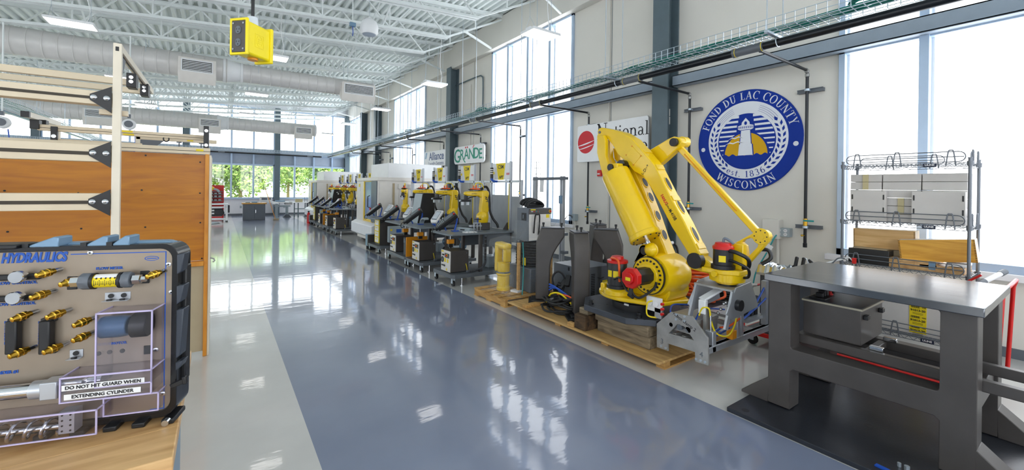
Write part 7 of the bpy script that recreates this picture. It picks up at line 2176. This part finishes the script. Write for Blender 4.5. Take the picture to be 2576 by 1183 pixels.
# ================================================================== left: plywood hutch and cream rail frames
t = thing('plywood_hutch', 'tall orange plywood hutch with a tan lower board behind the hydraulics case', 'cabinet', (-1.0, 5.35, 0))
MB().box(-1.9, -.125, 5.30, 5.32, .975, 2.05).build('panel', 'ply', t)
MB().box(-.125, -.092, 5.265, 5.33, .0, 2.058).build('edge_post', 'ply_edge', t, bevel=.003)
MB().box(-.092, -.074, 5.28, 5.95, .0, 2.05).build('side_panel', 'cream_edge', t, bevel=.002)
MB().box(-1.9, -.125, 5.24, 5.32, .925, .972).build('ledge', 'ply_edge', t, bevel=.004)
MB().box(-1.9, -.125, 5.295, 5.315, .05, .925).build('lower_board', 'tan', t)
s_ = random.Random(4)
for x in (-1.45, -1.02, -.60, -.165):
    for z in (1.02, 1.35, 1.68, 2.0):
        x2, z2 = x + s_.uniform(-.03, .03), z + s_.uniform(-.03, .03); MB().cyl((x2, 5.296, z2), (x2, 5.301, z2), .008, n=8).build('screw_head', 'rubber', t)
MB().tube([(-.072, 5.30, .995), (-.045, 5.30, .985), (-.035, 5.30, .965), (-.05, 5.30, .95)], .008, 7).build('hook', 'steel', t)


def rail(mb_name, par, x0, x1, y, z, h, d, slot=True):
    r_ = MB().box(x0, x1, y, y + d, z, z + h).build(mb_name, 'cream', par, bevel=.003)
    if slot:
        MB().box(x0, x1 - .0, y - .003, y + .001, z + h * .37, z + h * .57).build('rail_slot', 'rail_slot', r_)
    return r_


fr = thing('rail_stand', 'cream metal post with an overhead arm and three slotted rails, nearest of two', 'frame', (-.6, 4.0, 0))
MB().box(-.623, -.578, 4.0, 4.045, .0, 2.735).build('post', 'cream_edge', fr, bevel=.002)
MB().box(-3.4, -3.355, 4.0, 4.045, .0, 2.735).build('post', 'cream_edge', fr, bevel=.002)
MB().box(-.610, -.592, 3.998, 4.002, 2.68, 2.71).build('post_slot', 'black', fr)
MB().box(-.620, -.580, 4.045, 5.75, 2.685, 2.735).build('overhead_arm', 'cream_edge', fr, bevel=.003)
MB().box(-.604, -.596, 4.1, 5.70, 2.68, 2.686).build('arm_slot', 'black', fr)
MB().prism([(4.045, 2.685), (4.30, 2.685), (4.05, 2.42)], 'x', -.604, -.596).build('gusset', 'slate', fr)
for z, top in ((2.292, 2.385), (1.897, 2.015), (1.563, 1.678)):
    r_ = rail('rail', fr, -3.4, -.625, 4.0, z, top - z, .10)
    zc_ = (z + top) / 2
    pl = MB().prism([(-.625, zc_ + .085), (-.625, zc_ - .10), (-.735, zc_ - .02), (-.735, zc_ + .02)], 'y', 3.992, 4.0).build('corner_plate', 'black', fr, bevel=.001)
    for x in (-.715, -.65): MB().lathe([(.017, 0), (.017, .005), (.010, .010)], (x, 3.992, zc_), (0, -1, 0), 16).build('plate_bolt', 'chrome', pl)
for y, z in ((4.55, 2.60), (5.25, 2.655)):
    rail('hanging_rail', fr, -3.4, -.605, y, z - .055, .05, .05, False)
    MB().box(-.625, -.565, y - .03, y + .09, z - .075, z + .04).build('rail_clamp', 'black', fr, bevel=.004)
    for dz in (-.01, .025): MB().lathe([(.014, 0), (.014, .006)], (-.595, y - .03, z + dz - .02), (0, -1, 0), 14).build('clamp_bolt', 'chrome', fr)
MB().box(-.70, -.55, 4.06, 4.10, 2.235, 2.27).build('rail_stub', 'cream', fr)
f2 = thing('rail_assembly', 'cream rail assembly with yellow stickers on top of the plywood hutch', 'frame', (-.7, 5.4, 2.05))
r1 = rail('rail', f2, -3.2, -.085, 5.27, 2.055, .065, .06, False)
MB().box(-.20, -.14, 5.266, 5.27, 2.085, 2.105).build('yellow_sticker', 'sign_yellow', r1)
MB().box(-3.2, -.085, 5.268, 5.271, 2.082, 2.087).build('rail_slot', 'rail_slot', r1)
r2 = rail('rail', f2, -1.37, -.13, 5.60, 2.225, .055, .05, False)
MB().box(-1.37, -.13, 5.598, 5.601, 2.248, 2.252).build('rail_slot', 'rail_slot', r2)
for x in (-.80, -.78): pass
MB().box(-.80, -.72, 5.594, 5.60, 2.258, 2.275).build('yellow_sticker', 'sign_yellow', r2); MB().box(-.79, -.71, 5.594, 5.60, 2.230, 2.245).build('yellow_sticker', 'sign_yellow', r2)
MB().box(-.145, -.100, 5.40, 5.62, 2.12, 2.36).build('end_bracket', 'black', f2, bevel=.004)
for z in (2.16, 2.31): MB().lathe([(.016, 0), (.016, .006)], (-.122, 5.40, z), (0, -1, 0), 14).build('bracket_bolt', 'chrome', f2)
MB().tube([(-.46 + .022 * math.cos(q), 5.59, 2.215 + .026 * math.sin(q)) for q in [math.radians(150 + 240 * k / 12) for k in range(13)]], .006, 7).build('hook_ring', 'black', f2)
f3 = thing('trolley_rail_stand', 'farther cream rail with black trolley clamps behind the plywood hutch', 'frame', (-.5, 6.6, 0))
r3 = rail('rail', f3, -.82, -.04, 6.6, 2.275, .045, .045, False)
MB().box(-.34, -.28, 6.594, 6.6, 2.288, 2.302).build('yellow_sticker', 'sign_yellow', r3)
MB().box(-.825, -.78, 6.6, 6.645, 0, 2.32).build('post', 'cream_edge', f3, bevel=.002)
MB().prism([(-.78, 2.275), (-.56, 2.275), (-.66, 2.18), (-.78, 2.18)], 'y', 6.60, 6.606).build('gusset', 'slate', f3)
for x in (-.42, -.20):
    MB().cyl((x, 6.62, 2.20), (x, 6.62, 2.275), .007, n=8).box(x - .025, x + .025, 6.60, 6.64, 2.262, 2.275).build('trolley_hanger', 'slate', f3); MB().ball((x, 6.62, 2.19), .024, 12, 8).build('trolley_clamp', 'black', f3)
f4 = thing('overhead_rail_stand', 'short cream overhead arm with black end cap left of the cream post', 'frame', (-1.35, 6.0, 2.3))
a = Vector(at_y(66, 288, 5.5)); b_ = Vector(at_y(145, 312, 6.6))
MB().bar(a, b_, .05, .05).build('arm', 'cream_edge', f4, bevel=.003); MB().box(b_.x - .022, b_.x + .022, 6.58, 6.62, 0, b_.z).build('post', 'cream_edge', f4, bevel=.002); d = (b_ - a).normalized(); MB().bar(a - d * .04, a, .052, .052).build('end_cap', 'black', f4)
c = Vector(at_y(90, 310, 5.62)); MB().box(c.x - .03, c.x + .03, 5.58, 5.66, c.z - .055, c.z + .03).build('rail_clamp', 'black', f4, bevel=.004)
c2_ = Vector(at_y(110, 308, 5.8)); MB().box(c2_.x - .025, c2_.x + .025, 5.76, 5.84, c2_.z - .04, c2_.z + .02).build('rail_clamp', 'black', f4, bevel=.004)
c = Vector(at_y(137, 335, 5.6)); MB().box(c.x - .022, c.x + .022, 5.58, 5.62, c.z - .07, c.z + .06).build('drop_bracket', 'black', f4, bevel=.003); MB().lathe([(.017, 0), (.017, .006)], (c.x, 5.58, c.z - .03), (0, -1, 0), 14).build('bracket_bolt', 'chrome', f4)
MB().box(c.x, -.65, 5.60, 5.64, c.z - .085, c.z - .05).build('lower_rail', 'cream', f4, bevel=.003)
for x_, y_, lab in ((5, 308, 'white and dark hose reel hanging at the left edge, above the cream rails'), (325, 313, 'white and blue hose reel hanging right of the cream post')):
    p = Vector(at_y(x_, y_, 13.56)); t = thing('hose_reel', lab, 'hose reel', tuple(p), 0, 'hanging hose reels')
    MB().cyl(p - Vector((.0, .07, 0)), p + Vector((0, .07, 0)), .125, n=28).build('drum', 'white', t, bevel=.02); MB().cyl(p - Vector((0, .09, 0)), p - Vector((0, .07, 0)), .08, n=24).build('hub', 'slate', t)
    MB().box(p.x - .03, p.x + .03, p.y - .03, p.y + .03, p.z + .15, p.z + .24).build('bracket', 'slate', t); MB().cyl((p.x, p.y, p.z + .2), (p.x, p.y, roof(p.x) - .86), .015, n=8).build('hanger', 'joist', t)
    MB().tube(smooth_path([(p.x + .1, p.y - .05, p.z - .14), (p.x + .12, p.y - .05, p.z - .4), (p.x + .1, p.y - .05, p.z - .7)]), .012, 6).build('hose', 'blue', t)

# ================================================================== far end of the hall
t = thing('storage_cabinet', 'grey double-door cabinet with a wooden top in front of the far windows', 'cabinet', (1.42, 24.7, 0))
MB().box(.955, 1.90, 24.45, 25.05, 0, .80).build('body', 'slate', t, bevel=.006)
for x0, x1 in ((.965, 1.42), (1.432, 1.89)): d_ = MB().box(x0, x1, 24.435, 24.45, .03, .78).build('door', 'slate', t, bevel=.004)
MB().box(1.47, 1.50, 24.41, 24.435, .36, .52).build('handle', 'chrome', d_, bevel=.004)
MB().box(.90, 1.96, 24.40, 25.10, .80, .86).build('worktop', 'ochre_wood', t, bevel=.005)
for k, (x, w_, h, c) in enumerate(((1.05, .2, .05, 'enclosure'), (1.32, .24, .07, 'sky_blue'), (1.60, .12, .03, 'paper'))):
    o = MB().box(x, x + w_, 24.6, 24.85, .86, .86 + h).build('storage_tray', c, bevel=.006)
    tag(o, ('flat grey tray on the wooden top of the far grey cabinet', 'blue-grey tray in the middle of the far cabinet top', 'thin white pad on the far cabinet top')[k], 'tray')
t = thing('broom', 'orange-handled broom leaning between the far cabinet and the test bench', 'broom', (2.33, 24.1, 0))
a = Vector((2.30, 23.9, .06)); b_ = Vector((1.86, 24.3, 1.62)); MB().cyl(a, b_, .014, n=8).build('handle', 'ochre', t); MB().obox((2.32, 23.88, .05), (.26, .06, .09), (0, 0, .3)).build('brush', 'tan', t, bevel=.01)
t = thing('test_bench', 'white framed test bench with a bar across, beside the leaning broom', 'bench', (2.9, 25.6, 0))
MB().box(2.1, 3.15, 25.9, 26.5, .80, .86).build('top', 'white', t, bevel=.004)
for x in (2.5, 2.75): pass
MB().box(2.42, 2.54, 25.25, 25.4, 0, .80).build('leg', 'enclosure', t, bevel=.006); MB().box(2.36, 2.62, 25.2, 25.45, 0, .03).build('foot', 'enclosure', t)
MB().box(3.0, 3.12, 26.0, 26.2, 0, .62).build('pedestal', 'enclosure', t, bevel=.01); MB().prism([(2.86, 0), (3.26, 0), (3.14, .16), (2.98, .16)], 'y', 25.95, 26.25).build('pedestal_base', 'slate', t)
MB().box(2.45, 3.22, 25.95, 26.2, .58, .66).build('cross_bar', 'enclosure', t, bevel=.006); MB().box(2.3, 2.6, 25.3, 26.3, .72, .80).build('side_rail', 'white', t)
MB().box(2.95, 3.3, 25.95, 26.4, .70, .84).build('fixture', 'steel', t, bevel=.01); MB().box(2.5, 2.95, 26.0, 26.3, .86, .93).build('tool_bar', 'sky_blue', t, bevel=.01)
t = thing('bench_instrument', 'white instrument with a grey display on the far test bench', 'instrument', (2.0, 26.2, .86))
MB().box(1.77, 2.33, 26.0, 26.35, .86, 1.13).build('body', 'white', t, bevel=.01); MB().box(1.84, 2.10, 25.99, 26.0, .96, 1.08).build('display', 'screen', t); MB().box(2.14, 2.28, 25.99, 26.0, .98, 1.06).build('keypad', 'slate', t)
MB().box(1.80, 2.30, 26.02, 26.3, .80, .8601).build('plinth', 'white', t)
t = thing('work_stand', 'small metal stand holding a cardboard box before the far windows', 'stand', (3.7, 26.0, 0))
MB().box(3.30, 4.05, 25.7, 26.2, .80, .84).build('top', 'white', t); MB().box(3.4, 4.2, 25.8, 26.0, .44, .50).build('cross_bar', 'enclosure', t)
for x in (3.36, 3.55, 3.9): MB().box(x, x + .05, 25.75, 25.80, 0, .80).build('leg', 'steel_grey', t)
MB().prism([(3.9, 0), (4.3, 0), (4.16, .18), (4.04, .18)], 'y', 26.0, 26.3).build('pedestal_base', 'slate', t); MB().box(4.05, 4.15, 26.1, 26.2, .18, .8).build('pedestal', 'slate', t)
MB().tube([(3.92, 25.9, .84), (3.92, 25.9, 1.12), (4.04, 25.9, 1.12), (4.04, 25.9, .84)], .012, 6).build('bracket', 'steel_grey', t)
o = MB().box(3.46, 3.80, 25.8, 26.1, .84, 1.02).build('cardboard_box', 'tape', bevel=.005); tag(o, 'small brown cardboard box on the far metal stand', 'box')
t = thing('fire_extinguisher', 'red fire extinguisher on the floor beside the far trolley row', 'extinguisher', (3.45, 21.9, 0))
MB().lathe([(.07, 0), (.075, .03), (.075, .42), (.04, .50), (.02, .52)], (3.42, 21.45, 0), (0, 0, 1), 16).build('cylinder', 'red', t); MB().box(3.38, 3.46, 21.43, 21.47, .52, .57).build('valve', 'black', t)
# red tool rack with a robot on a white frame
t = thing('tool_rack', 'red rack with grey shelves of parts at the far left of the aisle', 'rack', (-.2, 24.9, 0))
MB().box(-.95, .17, 24.85, 24.9, .62, 1.72).build('back_board', 'red', t)
for k, z in enumerate((.95, 1.12, 1.27, 1.40)): MB().box(-.9, .12, 24.55, 24.85, z, z + .03).build('shelf', 'slate', t)
rr = random.Random(8); q = MB()
for z in (.98, 1.15, 1.30):
    for k in range(6): q.box(-.85 + .16 * k, -.75 + .16 * k, 24.58, 24.8, z, z + rr.uniform(.05, .10))
q.build('stored_parts', 'enclosure', t)
q_ = t
MB().box(-.95, .17, 24.85, 24.9, 0, .05).build('foot', 'red', t); MB().box(-.95, -.88, 24.85, 24.9, .0, .65).box(.10, .17, 24.85, 24.9, 0, .65).build('upright', 'red', t)
t = thing('white_frame_table', 'white tube-frame table with dark drives below, in front of the red rack', 'table', (-.2, 24.2, 0))
MB().box(-1.0, .33, 23.9, 24.5, .80, .86).build('top', 'white', t, bevel=.006)
for x in (-.95, .24):
    for y in (23.93, 24.41): MB().box(x, x + .08, y, y + .08, .05, .80).build('leg', 'white', t, bevel=.004)
MB().box(-.9, .26, 23.95, 24.45, .08, .14).build('lower_rail', 'white', t); MB().box(-.9, .26, 23.93, 24.0, .66, .72).build('upper_rail', 'white', t)
MB().prism([(-.8, .28), (.12, .28), (.20, .40), (.12, .62), (-.8, .62)], 'y', 24.05, 24.35).build('drive_unit', 'black', t, bevel=.03)
for k, z in enumerate((.36, .50)): MB().box(-.6, -.2, 24.03, 24.05, z, z + .07).build('drive_label', 'paper', t)
MB().box(-.85, .1, 24.03, 24.06, .18, .25).build('red_strip', 'red', t); MB().box(.26, .40, 24.0, 24.3, .42, .78).build('black_cover', 'black', t, bevel=.02)
for x in (-.93, .28): MB().cyl((x, 23.96, .0), (x, 23.96, .05), .05, n=12).build('foot', 'black', t)
t = thing('bench_robot', 'yellow robot with silver wrist on the white frame table, half behind the hutch', 'robot', (-.5, 24.2, .86), 0, 'yellow bench robots')
MB().lathe([(.13, .86), (.13, .98), (.10, 1.0)], (-.55, 24.2, 0), (0, 0, 1), 20).build('base', 'dark', t); MB().obox((-.55, 24.2, 1.26), (.16, .16, .56)).build('lower_arm', 'yellow', t, bevel=.05, seg=3)
MB().tube(smooth_path([(-.56, 24.2, 1.50), (-.40, 24.2, 1.60), (-.24, 24.2, 1.54)]), .085, 12).build('upper_arm', 'yellow', t); MB().tube(smooth_path([(-.24, 24.2, 1.54), (-.10, 24.2, 1.50), (-.02, 24.2, 1.40)]), .05, 10).build('wrist', 'enclosure', t)
o = MB().obox((.22, 24.1, .92), (.22, .2, .02), (0, -.6, 0)).build('tilted_tray', 'paper'); tag(o, 'tilted white sheet on the right end of the white frame table', 'tray')
o = MB().lathe([(.55, .0), (.58, .02), (.50, .05), (.3, .06)], (-.55, 23.2, 0), (0, 0, 1), 24).build('floor_mat', 'enclosure'); tag(o, 'round grey mat on the floor before the white frame table', 'mat')
for x, lab in ((1.0, 'left of the grey cabinet'), (3.2, 'right of the test bench'),):
    o = MB().box(x - .05, x + .05, FY - .02, FY, .42, .56).build('wall_outlet', 'enclosure', bevel=.004); tag(o, 'small outlet plate low on the far wall ' + lab, 'power outlet')
